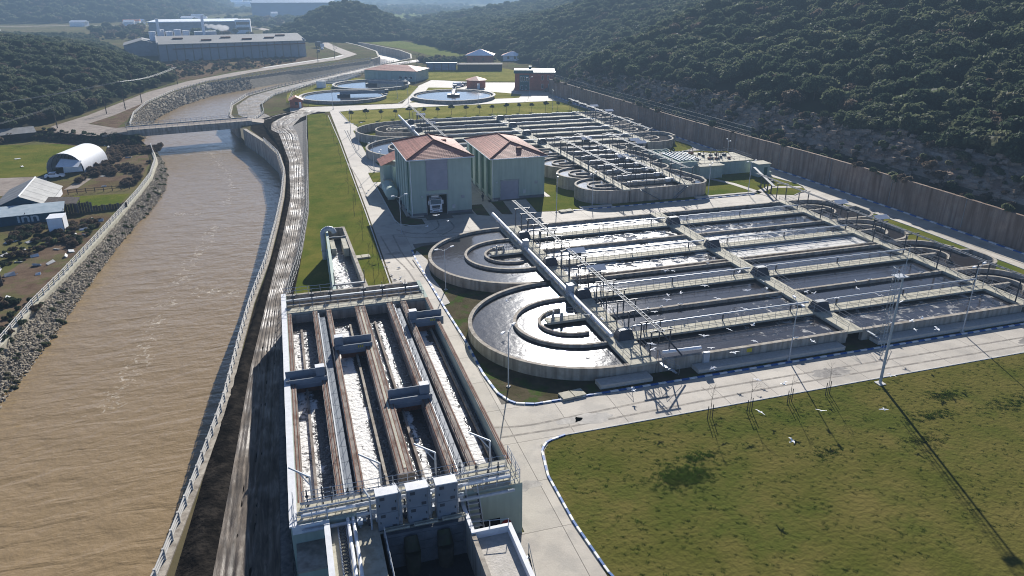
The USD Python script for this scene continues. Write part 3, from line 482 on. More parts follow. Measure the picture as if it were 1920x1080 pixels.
ORD = ['first', 'second', 'third', 'fourth', 'fifth', 'sixth', 'seventh', 'eighth', 'ninth', 'tenth']
def carousel(y0, zt, zw, flip, label, which, foam, zw_left):
    PITCH = 6.77; Ltot = 8 * PITCH; Y = (lambda u: y0 + Ltot - u) if flip else (lambda u: y0 + u)
    T = thing('aeration_tank', label, 'tank'); yk = [Y(PITCH * k) for k in range(9)]
    pt = lambda pts: [(x, Y(u)) for x, u in pts]
    for t in (0, 1):                                             # left ends: nested semicircles
        uc = (2 + 4 * t) * PITCH; R = 2 * PITCH
        obj('end_wall', MB().wall([(38.2, Y(uc + R))] + pt(arc(34.2, uc, R + 1.0, R, 90, 270, 48)) + [(38.2, Y(uc - R))], .5, -.4, zt), 'tank_concrete', T)
        obj('inner_wall', MB().wall([(36.4, Y(uc + 7.3))] + pt(arc(33.4, uc, 7.9, 7.3, 90, 270, 32)) + [(36.4, Y(uc - 7.3))], .42, -.4, zt - .05), 'tank_concrete', T)
        obj('inner_wall', MB().wall(pt(arc(33.0, uc, 4.3, 3.9, 92, 282, 26)), .36, -.4, zt - .1), 'tank_concrete', T)
        px, py = 31.6, Y(uc + .4)
        obj('mixer_deck', MB().box(29.6, 35.0, py - .75, py + .75, zt - .25, zt + .08), 'walk_concrete', T)
        for dx in (-1.0, .2): obj('mixer_motor', MB().tube((px + dx, py, zt + .1), (px + dx, py, zt + .8), .22, 8).tube((px + dx, py, zt + .8), (px + dx, py, zt + 1.3), .12, 6), 'steel', T)
        obj('railing', railing([(34.9, py + .75), (29.6, py + .75), (29.6, py - .75), (34.9, py - .75)], zt + .08, 1.05, 1.2), 'steel', T)
        pgl = Polygon(pt(arc(34.2, uc, R + .85, R - .2, 90, 270, 40)) + [(38.3, Y(uc - R + .2)), (38.3, Y(uc + R - .2))]).buffer(0)
        water_poly(pgl, zw_left[t])
    # right ends
    for k in range(4):
        b = k * 2 * PITCH; uc = b + PITCH; notch = k in (1, 3)
        if notch: pts = [(94.6, b + 2*PITCH)] + sup(97, uc, 7.7, PITCH, 90, 2, 2.5)[1:] + [(104.7, uc), (106.7, uc - .25)] + sup(103.2, uc - 2.9, 3.6, PITCH - 2.9, 0, -90, 2.2)[1:] + [(95, b)]
        else: pts = [(94.6, b + 2*PITCH - .5)] + sup(97, uc, 7.2, PITCH - .5, 90, -90, 2.3) + [(94.6, b + .5)]
        if k == 0: pts[-1] = (94.6, b)
        obj('end_wall', MB().wall(pt(pts), .42, -.4, zt), 'tank_concrete', T)
        pg = Polygon(pt(pts)).buffer(0); water_poly(pg.union(sbox(93.9, min(Y(b + .3), Y(b + 2*PITCH - .3)), 95.2, max(Y(b + .3), Y(b + 2*PITCH - .3)))).buffer(-.05), zw - .22 + .006 * k)
        obj('inner_wall', MB().wall(pt([(95.6, uc + 3.4)] + arc(97.2, uc, 3.9, 3.4, 90, -60, 18)), .4, -.4, zt - .05), 'tank_concrete', T)
        obj('inner_wall', MB().wall(pt([(95.6, uc), (99.6, uc)]), .45, -.4, zt - .03), 'tank_concrete', T)
    # channel walls and walkways
    for k in range(9):
        y = yk[k]
        for half, (xa, xb) in enumerate(((38.3, 65.0), (67.35, 93.9))):
            side = ('left', 'right')[half]
            if k in (0, 8): obj('channel_wall', MB().box(xa, xb, y - .25, y + .25, -.4, zt), 'tank_concrete', T)
            elif k in (2, 6): obj('channel_wall', MB().box(xa, xb, y - .22, y + .22, -.4, zt), 'tank_concrete', T)
            elif k == 4:
                s = -1 if flip else 1
                obj('channel_wall', MB().box(xa, xb, y - .75, y - .4, -.4, zt), 'tank_concrete', T); obj('channel_wall', MB().box(xa, xb, y + .4, y + .75, -.4, zt), 'tank_concrete', T)
                obj('gutter', MB().box(xa, xb, y - .4, y + .4, -.4, zt - .45), 'rust_concrete', T)
            else:
                obj('channel_wall', MB().box(xa, xb, y - .6, y + .6, -.4, zt - .26), 'tank_concrete', T)
                obj('walkway', MB().box(xa, xb, y - .95, y + .95, zt - .25, zt), 'walk_concrete', T)
                for dy in (-.9, .9): obj('railing', railing([(xa + .6, y + dy), (xb - .4, y + dy)], zt, 1.05, 2.0), 'steel', T)
                obj('air_pipe', MB().path([(xa - .3, y + .55, zt + .5), (xa + .5, y + .55, zt + .98), (xb - .2, y + .55, zt + .98)], .13, 6), 'galv', T)
                obj('pipe_bracket', MB().box(xa + 2, xa + 2.1, y + .45, y + .65, zt, zt + .9).box(xb - 3, xb - 2.9, y + .45, y + .65, zt, zt + .9).box((xa + xb)/2, (xa + xb)/2 + .1, y + .45, y + .65, zt, zt + .9), 'dark_steel', T)
    for xa, xb in ((34.9, 38.3), (65.0, 67.35), (93.9, 95.7)):
        obj('cross_walkway', MB().box(xa, xb, y0 - .3 if not flip else y0 - .3, y0 + Ltot + .3, zt - .3, zt + .02), 'walk_concrete', T)
        obj('beam', MB().box(xa + .05, xa + .35, y0, y0 + Ltot, zt - .95, zt - .302), 'tank_concrete', T)
        for x in (xa + .08, xb - .08):
            obj('railing', railing([(x, y0 - .2), (x, y0 + Ltot + .2)], zt + .02, 1.05, 2.2), 'steel', T)
    for k in range(8):
        a, b = sorted((yk[k], yk[k + 1]))
        for half, (xa, xb) in enumerate(((38.2, 65.1), (67.2, 94.0))):
            amp, ramp = foam[k][half]
            fo = (lambda x, y, amp=amp, ramp=ramp, xa=xa, xb=xb: .02 + amp * np.clip(1 + ramp * ((x - xa) / (xb - xa) * 2 - 1), 0, 2) * (.75 + .5 * meshkit.fbm(np.c_[x * .12, y * .3, x * 0 + k], 3, 5)))
            water_grid(xa, xb, a, b, zw + .006 * ((k + half) % 2), fo)
    # big air main on the left cross walkway
    pm = thing('air_main', 'large pale air main lying along the left walkway of ' + which, 'pipe')
    ya, yb = y0 + 6.6, y0 + Ltot + 7
    obj('pipe', MB().tube((35.55, ya, zt + .5), (35.55, yb, zt + .5), .30, 14), 'pipe_white', pm, smooth=40)
    for y in np.arange(ya + 1, yb, 5.0): obj('saddle', MB().box(35.2, 35.9, y - .12, y + .12, zt + .02, zt + .3), 'steel', pm)
    for y in np.arange(ya + 6, yb, 9.0): obj('flange', MB().tube((35.55, y - .05, zt + .5), (35.55, y + .05, zt + .5), .37, 14), 'galv', pm)
    for k in (3, 6): obj('riser', MB().box(35.2, 36.1, yk[k] + .2, yk[k] + 1.1, zt + .03, zt + 1.75), 'galv', pm)
    for i, k in enumerate((1, 3, 5, 7)):
        cover(37.2, yk[k] - (.3 if not flip else -.3), zt + .03, f'on the left walkway of {which}, {ORD[i]} along it')
        cover(66.2, yk[k], zt + .03, f'on the middle walkway of {which}, {ORD[i]} along it', 1.15, .9)
    return T, yk
FO = [[(.10, .9), (.17, .0)], [(.09, 1.0), (.04, -.8)], [(.0, 0), (.02, -.5)], [(.0, 0), (.0, 0)], [(.27, -.3), (.36, .1)], [(.34, -.1), (.22, -.9)], [(.18, .3), (.16, -.2)], [(.34, -.1), (.13, .2)]]
ZT = 1.6
T1, yk1 = carousel(67.7, ZT, 1.12, False, 'large low concrete aeration tank nearest the big lawn, with foaming dark water', 'the front tank', FO, (1.13, 1.14))
FO2 = [[(.05, 0), (.05, 0)] for _ in range(8)]
ZR = 2.4
T2, yk2 = carousel(181.8, ZR, 1.75, True, 'large concrete aeration tank behind the green buildings, next to the long lawn', 'the rear tank', FO2, (-.9, 1.7))
g = gantry(38.1, 40.6, [yk1[0] + 1.2] + [y + d for y in yk1[1:] for d in (-3.0, .4)][:-1] + [yk1[8] + .5], ZT, 3.0, 'steel cable gantry with ladder tray beside the air main of the front tank', tail=5, tx=39.2)
obj('brace', MB().tube((39.2, yk1[0] + 1, ZT + 3.1), (41.6, yk1[0] - .2, ZT + .2), .1, 5), 'dark_steel', g)
for x, y, lab in ((40.2, yk1[5] - 3.2, 'white roofed mixer shelter on the gantry beside the shaded channel of the front tank'), (40.2, yk1[3] + 2.6, 'white peaked mixer shelter midway along the front tank gantry, nearest the sun glare')):
    hood(thing('mixer_shelter', lab, 'shelter'), x, y, ZT)
gantry(93.7, 95.9, [yk1[k] + .8 for k in range(9)], ZT, 3.3, 'steel cable gantry over the right hand walkway of the front tank', tail=9)
for x, y, lab in ((98.6, yk1[6] + 2.2, 'white roofed shelter over the right end of the front tank, nearer the middle tank'), (98.6, yk1[5] - 1.4, 'white roofed shelter over the right end of the front tank, second from the road'), ):
    hood(thing('mixer_shelter', lab, 'shelter'), x, y, ZT, 2.6)
gantry(38.1, 40.6, [yk2[k] + 1 for k in range(9)], ZR, 3.4, 'steel cable gantry along the left walkway of the rear tank', tail=8, tx=39.2)
gantry(93.7, 95.9, [yk2[k] + .8 for k in range(9)], ZR, 3.4, 'steel cable gantry over the right hand walkway of the rear tank', tail=6)
for i, (x, y) in enumerate(((40, yk2[1] - 2), (40, yk2[3] - 4), (98, yk2[1] - 1), (98.6, yk2[3] + 2))):
    hood(thing('mixer_shelter', 'white roofed mixer shelter on the rear tank, ' + ('left gantry far end', 'left gantry behind the lorry building roof', 'right end near the long lawn', 'right end second from the long lawn')[i], 'shelter'), x, y, ZR)
for nm, xa, y, sgn, lab in (('access_steps', 38.4, 67.0, 1, 'small steel steps at the near left corner of the front tank'), ('access_steps', 67.6, 67.0, 1, 'small steel steps at the near end of the middle walkway of the front tank')):
    st = thing(nm, lab, 'steps')
    for i in range(6): obj('step', MB().box(xa + .1 + i*.32, xa + .4 + i*.32, 66.2, 67.3, ZT - .2 - i*.22, ZT - .14 - i*.22), 'galv', st)
    for yy in (66.2, 67.3): obj('handrail', MB().tube((xa, yy, ZT + .9), (xa + 2.2, yy, ZT - .4), .03, 4).tube((xa + 2.2, yy, ZT - .4), (xa + 2.2, yy, .0), .03, 4).tube((xa, yy, ZT + .9), (xa, yy, ZT), .03, 4), 'steel', st)
sb = thing('pipe_block', 'white pipe end and grey valve box on the near wall of the front tank', 'pipe')
obj('pipe', MB().tube((39.6, 68.6, ZT + .35), (44.6, 68.4, ZT + .35), .22, 10), 'pipe_white', sb, smooth=40); obj('box', MB().box(44.3, 45.1, 67.1, 67.44, .2, ZT + .3), 'galv', sb)
single('notice_plate', MB().box(50.4, 51.1, 67.40, 67.445, .9, 1.4), 'yellow_paint', 'small yellow notice on the near wall of the front tank', 'sign')
for i, (x, y) in enumerate(((30.5, 64.7 + 1.5), (28.2, 66.5))):
    pass
# middle tank
ZM, ZMW = 2.85, 2.1
def middle_tank():
    T = thing('selector_tank', 'taller concrete tank with small rounded ends between the two large ones', 'tank'); y0, L = 135.5, 44.4; q = L / 4
    for k in range(4):
        uc = y0 + q * (k + .5)
        obj('end_wall', MB().wall([(67, uc - q/2)] + arc(63.4, uc, q/2 + .3, q/2, 270, 90, 32) + [(67, uc + q/2)], .42, -.4, ZM), 'tank_concrete', T)
        obj('inner_wall', MB().wall([(66, uc - 2.9)] + arc(63.2, uc, 3.0, 2.9, 270, 90, 20) + [(64.2, uc + 2.9)], .35, -.4, ZM - .1), 'tank_concrete', T)
        obj('inner_wall', MB().wall([(66, uc), (61.8, uc)], .4, -.4, ZM - .05), 'tank_concrete', T)
        obj('inner_wall', MB().wall([(64.6, uc + 1.2), (62.2, uc + 1.2), (62.2, uc)], .3, -.4, ZM - .3), 'tank_concrete', T)
        water_poly(Polygon(arc(63.4, uc, q/2, q/2 - .1, 270, 90, 30) + [(67, uc + q/2 - .1), (67, uc - q/2 + .1)]), ZMW + .35 - .006 * k, .05)
    for k in range(9):
        y = y0 + L * k / 8; w = .25 if k in (0, 8) else .2
        obj('channel_wall', MB().box(67.2, 82.3, y - w, y + w, -.4, ZM - (0 if k in (0, 8) else .08)), 'tank_concrete', T)
        if k < 8: water_grid(67.1, 82, y, y + L / 8, ZMW - .006 * (k % 2), lambda x, y: .03 + .10 * (x > 76))
    for xa, xb in ((65.4, 67.2), (79.9, 82.2)):
        obj('cross_walkway', MB().box(xa, xb, y0 - .3, y0 + L + .3, ZM - .3, ZM + .02), 'walk_concrete', T)
        for x in (xa + .08, xb - .08): obj('railing', railing([(x, y0), (x, y0 + L)], ZM + .02, 1.05, 2.0), 'steel', T)
    for b, top in ((y0, 13.2), (y0 + 2*q, 13.2)):                # right ends with squared shoulders
        pts = [(82, b + top + 1.8), (84.6, b + top), (87.2, b + 5.2), (86.6, b + 4.7)] + sup(83.2, b + 3.1, 3.5, 3.1, 28, -90, 2.2) + [(82, b)]
        pts = [(82, b + top + 1.8), (85.0, b + top), (87.2, b + 4.6), (86.7, b + 4.3)] + sup(82.6, b + 4.0, 4.1, 4.0, 0, -90, 2.1)[1:] + [(81.5, b)]
        obj('end_wall', MB().wall(pts, .42, -.4, ZM), 'tank_concrete', T); water_poly(Polygon(pts).buffer(-.1), ZMW + .2, .12)
        obj('inner_wall', MB().wall([(82, b + 6.6)] + arc(82.2, b + 4.4, 2.4, 2.2, 90, -90, 16) + [(81.6, b + 2.2)], .35, -.4, ZM - .1), 'tank_concrete', T)
        pts2 = arc(82, b + top + 5.2, 3.4, 3.4, 90, -90, 18)
        obj('end_wall', MB().wall([(81.5, b + top + 8.6)] + pts2 + [(81.5, b + top + 1.8)], .4, -.4, ZM), 'tank_concrete', T); water_poly(Polygon(pts2).buffer(-.05), ZMW + .1, .02)
    gantry(66.0, 67.9, [y0 + 1.5 + 4.6 * k for k in range(10)], ZM, 2.9, 'cable gantry over the left walkway of the middle tank')
    gantry(72.4, 74.4, [y0 + 3 + 5.2 * k for k in range(9)], ZM, 3.0, 'cable gantry crossing the centre of the middle tank')
    gantry(79.6, 82.4, [y0 + 1.5 + 4.6 * k for k in range(10)], ZM, 3.1, 'double cable gantry over the right walkway of the middle tank')
    for k in range(8):
        y = y0 + 3 + 5.2 * k
        obj('air_pipe', MB().path([(68, y, ZM + .1), (68, y, ZM + .75), (79, y, ZM + .75), (79, y, ZM + .1)], .11, 6), 'galv', T)
        obj('motor', MB().box(77.6, 78.6, y + .6, y + 1.4, ZM - .1, ZM + .6), 'galv', T)
    for i, (x, y) in enumerate(((73.4, y0 + 39.5), (73.4, y0 + 17.5), (84.5, y0 + 34.5), (84.5, y0 + 31.0))):
        hood(thing('mixer_shelter', 'small white roofed shelter on the middle tank, ' + ('centre gantry far end', 'centre gantry nearer the front', 'right end, the farther of two', 'right end, the nearer of two')[i], 'shelter'), x, y, ZM, 2.9)
    for i, (xa, xb) in enumerate(((69.2, 74.0), (80.4, 77.4))):
        st = thing('stair', ('steel stair against the near wall of the middle tank, the left one', 'steel stair against the near wall of the middle tank, the right one')[i], 'stair'); sg = 1 if xb > xa else -1
        for j in range(10): t = (j + .5) / 10; x = xa + (xb - xa) * t; obj('step', MB().box(x - .16, x + .16, 134.55, 135.2, ZM - .1 - 2.6 * t, ZM - .05 - 2.6 * t), 'galv', st)
        for yy in (134.5, 135.22):
            obj('stringer', MB().tube((xa, yy, ZM), (xb, yy, .15), .06, 4), 'dark_steel', st); obj('handrail', MB().tube((xa, yy, ZM + 1), (xb, yy, 1.1), .03, 4).tube((xb, yy, 0), (xb, yy, 1.1), .03, 4), 'steel', st)
    return T
middle_tank()

# ------------------------------------------------------------------ grit tank in front, with its inlet channel and pump station
ZG = 5.0
def grit():
    T = thing('grit_tank', 'tall four-channel grit tank with rusty scraper rails and foaming water', 'tank')
    xs0, xs1, yn, yf = -3.0, 15.0, 46.2, 92.2
    obj('outer_wall', MB().box(xs0, xs0 + .55, yn, yf, -.5, ZG - .004), 'green_wall', T)
    obj('coping', MB().box(xs0 - .08, xs0 + .50, yn - .1, yf + .1, ZG, ZG + .12), 'white_paint', T)
    obj('outer_wall', MB().box(14.55, xs1, yn, yf, -.5, ZG), 'green_wall', T)
    obj('outer_wall', MB().box(xs0 + .55, 14.55, yf - .4, yf, -.5, ZG), 'tank_concrete', T)
    obj('front_wall', MB().box(xs0 + .55, 14.55, yn, yn + .35, -.5, ZG - .01), 'green_wall', T)
    # inlet trough across the far end
    obj('trough_wall', MB().box(xs0 + .55, 14.55, 88.9, 89.2, 0, ZG - .25), 'tank_concrete', T); obj('end_walkway', MB().box(xs0 + .55, 14.55, 86.0, 87.5, ZG - .3, ZG + .02), 'walk_concrete', T)
    obj('trough_beam', MB().box(xs0 + .55, 14.55, 90.3, 90.55, ZG - .3, ZG - .05), 'galv', T)
    water_grid(xs0 + .5, 14.6, 87.4, 91.9, ZG - 1.6, lambda x, y: .02 + .22 * ((x > 3) & (x < 9)), 'grit_water')
    obj('end_face', MB().box(xs0 + .55, 14.55, 85.7, 86.0, 0, ZG - .29), 'tank_concrete', T)
    for y in (86.1, 87.45): obj('railing', railing([(xs0 + .6, y), (14.5, y)], ZG + .02, 1.0, 1.6, (1.0, .5)), 'steel', T)
    obj('railing', railing([(xs0 + .3, 91.9), (3.4, 91.9)], ZG, 1.0, 1.6), 'galv', T)
    for x in (-1.6, .7, 3.0, 7.2, 9.6, 12.6):
        obj('gate_post', MB().box(x - .08, x + .08, 89.0, 89.16, ZG - .2, ZG + 1.1).tube((x, 89.08, ZG + 1.1), (x, 89.08, ZG + 1.6), .05, 5), 'dark_steel', T)
        obj('gate_motor', MB().box(x - .28, x + .28, 88.8, 89.3, ZG + .75, ZG + 1.1), 'dark_steel', T)
    # channel walls, rusty tops with rails
    W = [(-2.45, -1.95, 0), (.55, 1.1, 1), (2.15, 2.8, 1), (5.65, 6.95, 2), (9.6, 10.35, 1), (11.35, 12.1, 1), (14.56, 14.98, 3)]
    for a, b, kind in W:
        ye = 47.2 if kind == 0 else (50.2 if kind == 2 else 48.6)
        if kind != 3: obj('channel_wall', MB().box(a, b, ye, 86.0, .0, ZG - .06), 'rust_concrete', T)
        else: obj('wall_top', MB().box(a, b, yn + 3.5, 86.0, ZG + .003, ZG + .05), 'rust_concrete', T)
        for x in ((a + .12, b - .12) if kind != 2 else (a + .12, a + .48, b - .48, b - .12)):
            obj('rail', MB().box(x - .025, x + .025, ye + .3, 85.8, ZG - .058 if kind != 3 else ZG + .051, ZG - .01 if kind != 3 else ZG + .09), 'rust', T)
    obj('trough', MB().box(6.18, 6.42, 51, 85.5, ZG - .055, ZG - .02), 'walk_concrete', T)
    for (a, b) in ((1.1, 2.15), (10.35, 11.35)):
        obj('gutter', MB().box(a, b, 48.8, 86, 0, ZG - .9), 'dark_steel', T)
        n = 15
        for i in range(n):
            ya = 49 + i * (84.6 - 49) / n; obj('deck_plate', MB().box(a + .22, b - .2, ya, ya + (84.6 - 49) / n - .05, ZG - .42, ZG - .36), 'grey_box', T)
        obj('pipe', MB().tube((a + .12, 49, ZG - .25), (a + .12, 85.5, ZG - .25), .09, 6), 'galv', T)
        for x in (a + .02, b - .02): obj('railing', railing([(x, 49), (x, 85.5)], ZG - .06, .95, 1.8, (1.0, .5), .018, .022), 'dark_steel', T)
    for (xa, xb, xl, amp, lo) in ((-1.95, .55, -.95, .24, 0), (2.8, 5.65, 4.75, .30, 1), (6.95, 9.6, 7.75, .26, 2), (12.1, 14.55, 13.95, .30, 3)):
        sh = [1.3, 1.35, 1.35, 1.45][lo]
        def fo(x, y, xa=xa, xb=xb, amp=amp, lo=lo):
            t = (x - xa) / (xb - xa); wv = t + .12 * (meshkit.noise(np.c_[x * 0 + lo * 7, y * .35, x * 0]) - .5); band = {0: (wv < .62) * 1., 1: (wv < .55) * 1., 2: ((wv > .34) & (wv < .62)) * 1., 3: ((wv < .52)) * 1.}[lo] * (.62 + .7 * meshkit.fbm(np.c_[x * .5, y * .25, x * 0 + lo], 3, 17))
            return .02 + amp * band * (y < 83)
        water_grid(xa - .02, xb + .02, 47, 85.9, ZG - sh, fo, 'grit_water', .35)
        obj('scum_board', MB().box(xl - .12, xl + .12, 50, 83, ZG - sh - .6, ZG - sh + .32), 'rust_concrete' if lo in (0, 2) else 'tank_concrete', T)
    # near platform
    obj('platform', MB().box(xs0 + .5, 14.6, yn + .3, 48.9, ZG - .35, ZG), 'walk_concrete', T)
    obj('platform', MB().box(11.0, 14.98, yn - .02, 49.6, ZG + .002, ZG + .06), 'walk_concrete', T)
    for pts in ([(xs0 + .3, 48.9), (xs0 + .3, yn)], [(xs0 + .5, 46.3), (-.3, 46.3)], [(-2, 48.7), (14.3, 48.7)], [(10.6, 46.3), (14.9, 46.3), (14.9, 50)], [(-1.8, 47.6), (10.3, 47.6)]):
        obj('railing', railing(pts, ZG + .06, 1.05, 1.2, (1.0, .6, .25), .028), 'galv', T)
    rg = random.Random(5)
    for i in range(16):                                          # penstock spindles and small valves
        x = -1.7 + i * 1.02 + rg.uniform(-.2, .2); y = rg.uniform(47.4, 48.6); h = rg.uniform(.8, 1.7)
        obj('spindle', MB().tube((x, y, ZG), (x, y, ZG + h), .06, 6).ball((x, y, ZG + h * .6), .15, 0), 'dark_steel', T)
    for x, y in ((-1.3, 49.2), (4.1, 49.4), (8.6, 49.5), (13.3, 49.8)):
        obj('davit', MB().tube((x, y, ZG), (x, y, ZG + 2.0), .09, 6).tube((x, y, ZG + 2.0), (x - 1.5, y + 1.2, ZG + 2.35), .08, 6).tube((x, y, ZG + 1.2), (x - .8, y + .65, ZG + 2.15), .05, 5), 'galv', T)
    for z, y, r in ((ZG + .35, 48.25, .11), (ZG + .3, 46.9, .16), (ZG + .7, 47.1, .09), (ZG - .2, 45.7, .14)):
        obj('pipe', MB().tube((-2.2, y, z), (14.2, y + .1, z), r, 7), 'galv' if r < .15 else 'pipe_white', T)
    obj('door', MB().box(11.4, 13.1, yn - .03, yn - .004, 0, 2.0), 'dark_void', T)
    obj('hose_reel', MB().tube((13.65, yn - .32, 1.25), (13.65, yn - .004, 1.25), .42, 14), 'red_paint', T)
    for x0, yb in ((-2.9, 68.0), (2.4, 74.4), (6.55, 61.4), (11.4, 78.9)):
        n = {68.0: 'over the left channel', 74.4: 'over the second channel from the left', 61.4: 'over the third channel, nearest the pump cabinets', 78.9: 'over the right channel, nearest the big round tank'}[yb]
        B = thing('scraper_bridge', f'grey steel scraper bridge {n}', 'scraper bridge', (x0, yb, ZG + .12))
        flip = yb in (68.0, 61.4); wdt = 4.1
        obj('front_plate', MB().box(0, wdt, 0, .12, -.75, .28), 'grey_box', B); obj('plate_seam', MB().box(0, wdt, -.012, -.002, -.30, -.26), 'steel', B)
        obj('back_plate', MB().box(0, wdt, 1.15, 1.25, -.6, .72), 'grey_box', B); obj('deck', MB().box(0, wdt, .12, 1.15, -.25, -.15), 'steel', B)
        cx = 3.0 if flip else .1
        obj('cabinet', MB().box(cx, cx + .85, .2, .85, -.15, 1.25), 'grey_box', B); obj('cabinet_lid', MB().box(cx - .03, cx + .88, .15, .9, 1.255, 1.31), 'white_paint', B)
        for wx in (.25, wdt - .25): obj('wheel', MB().tube((wx - .06, .6, -.08), (wx + .06, .6, -.08), .16, 10), 'rubber', B)
        if yb in (74.4, 78.9): 
            for q in (0, .22, .44): obj('stencil', MB().box(2.5 + q, 2.62 + q, -.02, -.004, -.18, .12).box(2.5 + q, 2.68 + q, -.02, -.004, .06, .11), 'yellow_paint', B)
        obj('blade', MB().box(.6, wdt - .5, .4, .5, -2.2, -.3), 'rust', B)
    return T
grit()
def inlet():
    T = thing('inlet_channel', 'narrow raised concrete channel of rushing white water leading to the grit tank', 'channel'); zt = 4.6
    v = lambda xa0, xa1, xb0, xb1, z0, z1, y0=92.2, y1=120.6: MB().hexa([(xa0, y0, z0), (xa1, y0, z0), (xb1, y1, z0), (xb0, y1, z0), (xa0, y0, z1), (xa1, y0, z1), (xb1, y1, z1), (xb0, y1, z1)])
    obj('side_wall', v(3.5, 3.95, 4.3, 4.7, -.4, zt), 'green_light', T); obj('side_wall', v(7.65, 8.2, 7.1, 7.5, -.4, zt), 'tank_concrete', T); obj('ledge', v(8.2, 8.7, 7.5, 7.8, -.4, zt - 1.3, 92.2, 112), 'rubble_bed', T)
    obj('end_wall', MB().box(4.3, 7.5, 120.6, 121.0, -.4, zt), 'tank_concrete', T)
    for y in (97, 102, 107, 112): t = (y - 92.2) / 28.4; obj('buttress', MB().box(3.3 + .8 * t, 3.52 + .8 * t, y, y + .5, -.4, zt - .8), 'green_light', T)
    obj('weir_block', MB().box(4.6, 5.3, 111, 115.5, 0, zt - .35).box(6.4, 7.2, 110, 115.5, 0, zt - .15), 'walk_concrete', T)
    obj('gate_beam', MB().box(3.7, 8.0, 94.6, 94.9, zt - .1, zt + .1).box(4.4, 7.3, 115.6, 115.75, zt - .05, zt + .08), 'steel', T)
    for x in (3.9, 7.9): obj('gate_post', MB().tube((x, 94.8, zt - .5), (x, 94.8, zt + 1.8), .06, 5), 'dark_steel', T)
    p = thing('inlet_pipe', 'thick grey pipe rising from the grass and hooking over the channel wall', 'pipe')
    pts = [(3.75, 118.6, -.2), (3.75, 118.6, zt - .3)] + [(3.75 + .95 * (1 - math.cos(a)), 118.6, zt - .3 + .95 * math.sin(a)) for a in np.linspace(.15, math.pi * .95, 12)]
    obj('pipe', MB().path(pts, .42, 14), 'galv', p, smooth=50); obj('collar', MB().tube((3.75, 118.6, 1.5), (3.75, 118.6, 1.62), .5, 14), 'steel', p)
    water_grid(3.9, 7.7, 92.2, 111, 3.15, lambda x, y: .02 + .24 * np.exp(-((x - 5.75 + .06 * (y - 92)) / .85) ** 2), 'grit_water', .3)
    water_grid(4.4, 7.4, 111, 120.6, 2.6, lambda x, y: .02 + .1 * (y < 114), 'grit_water', .4)
inlet()
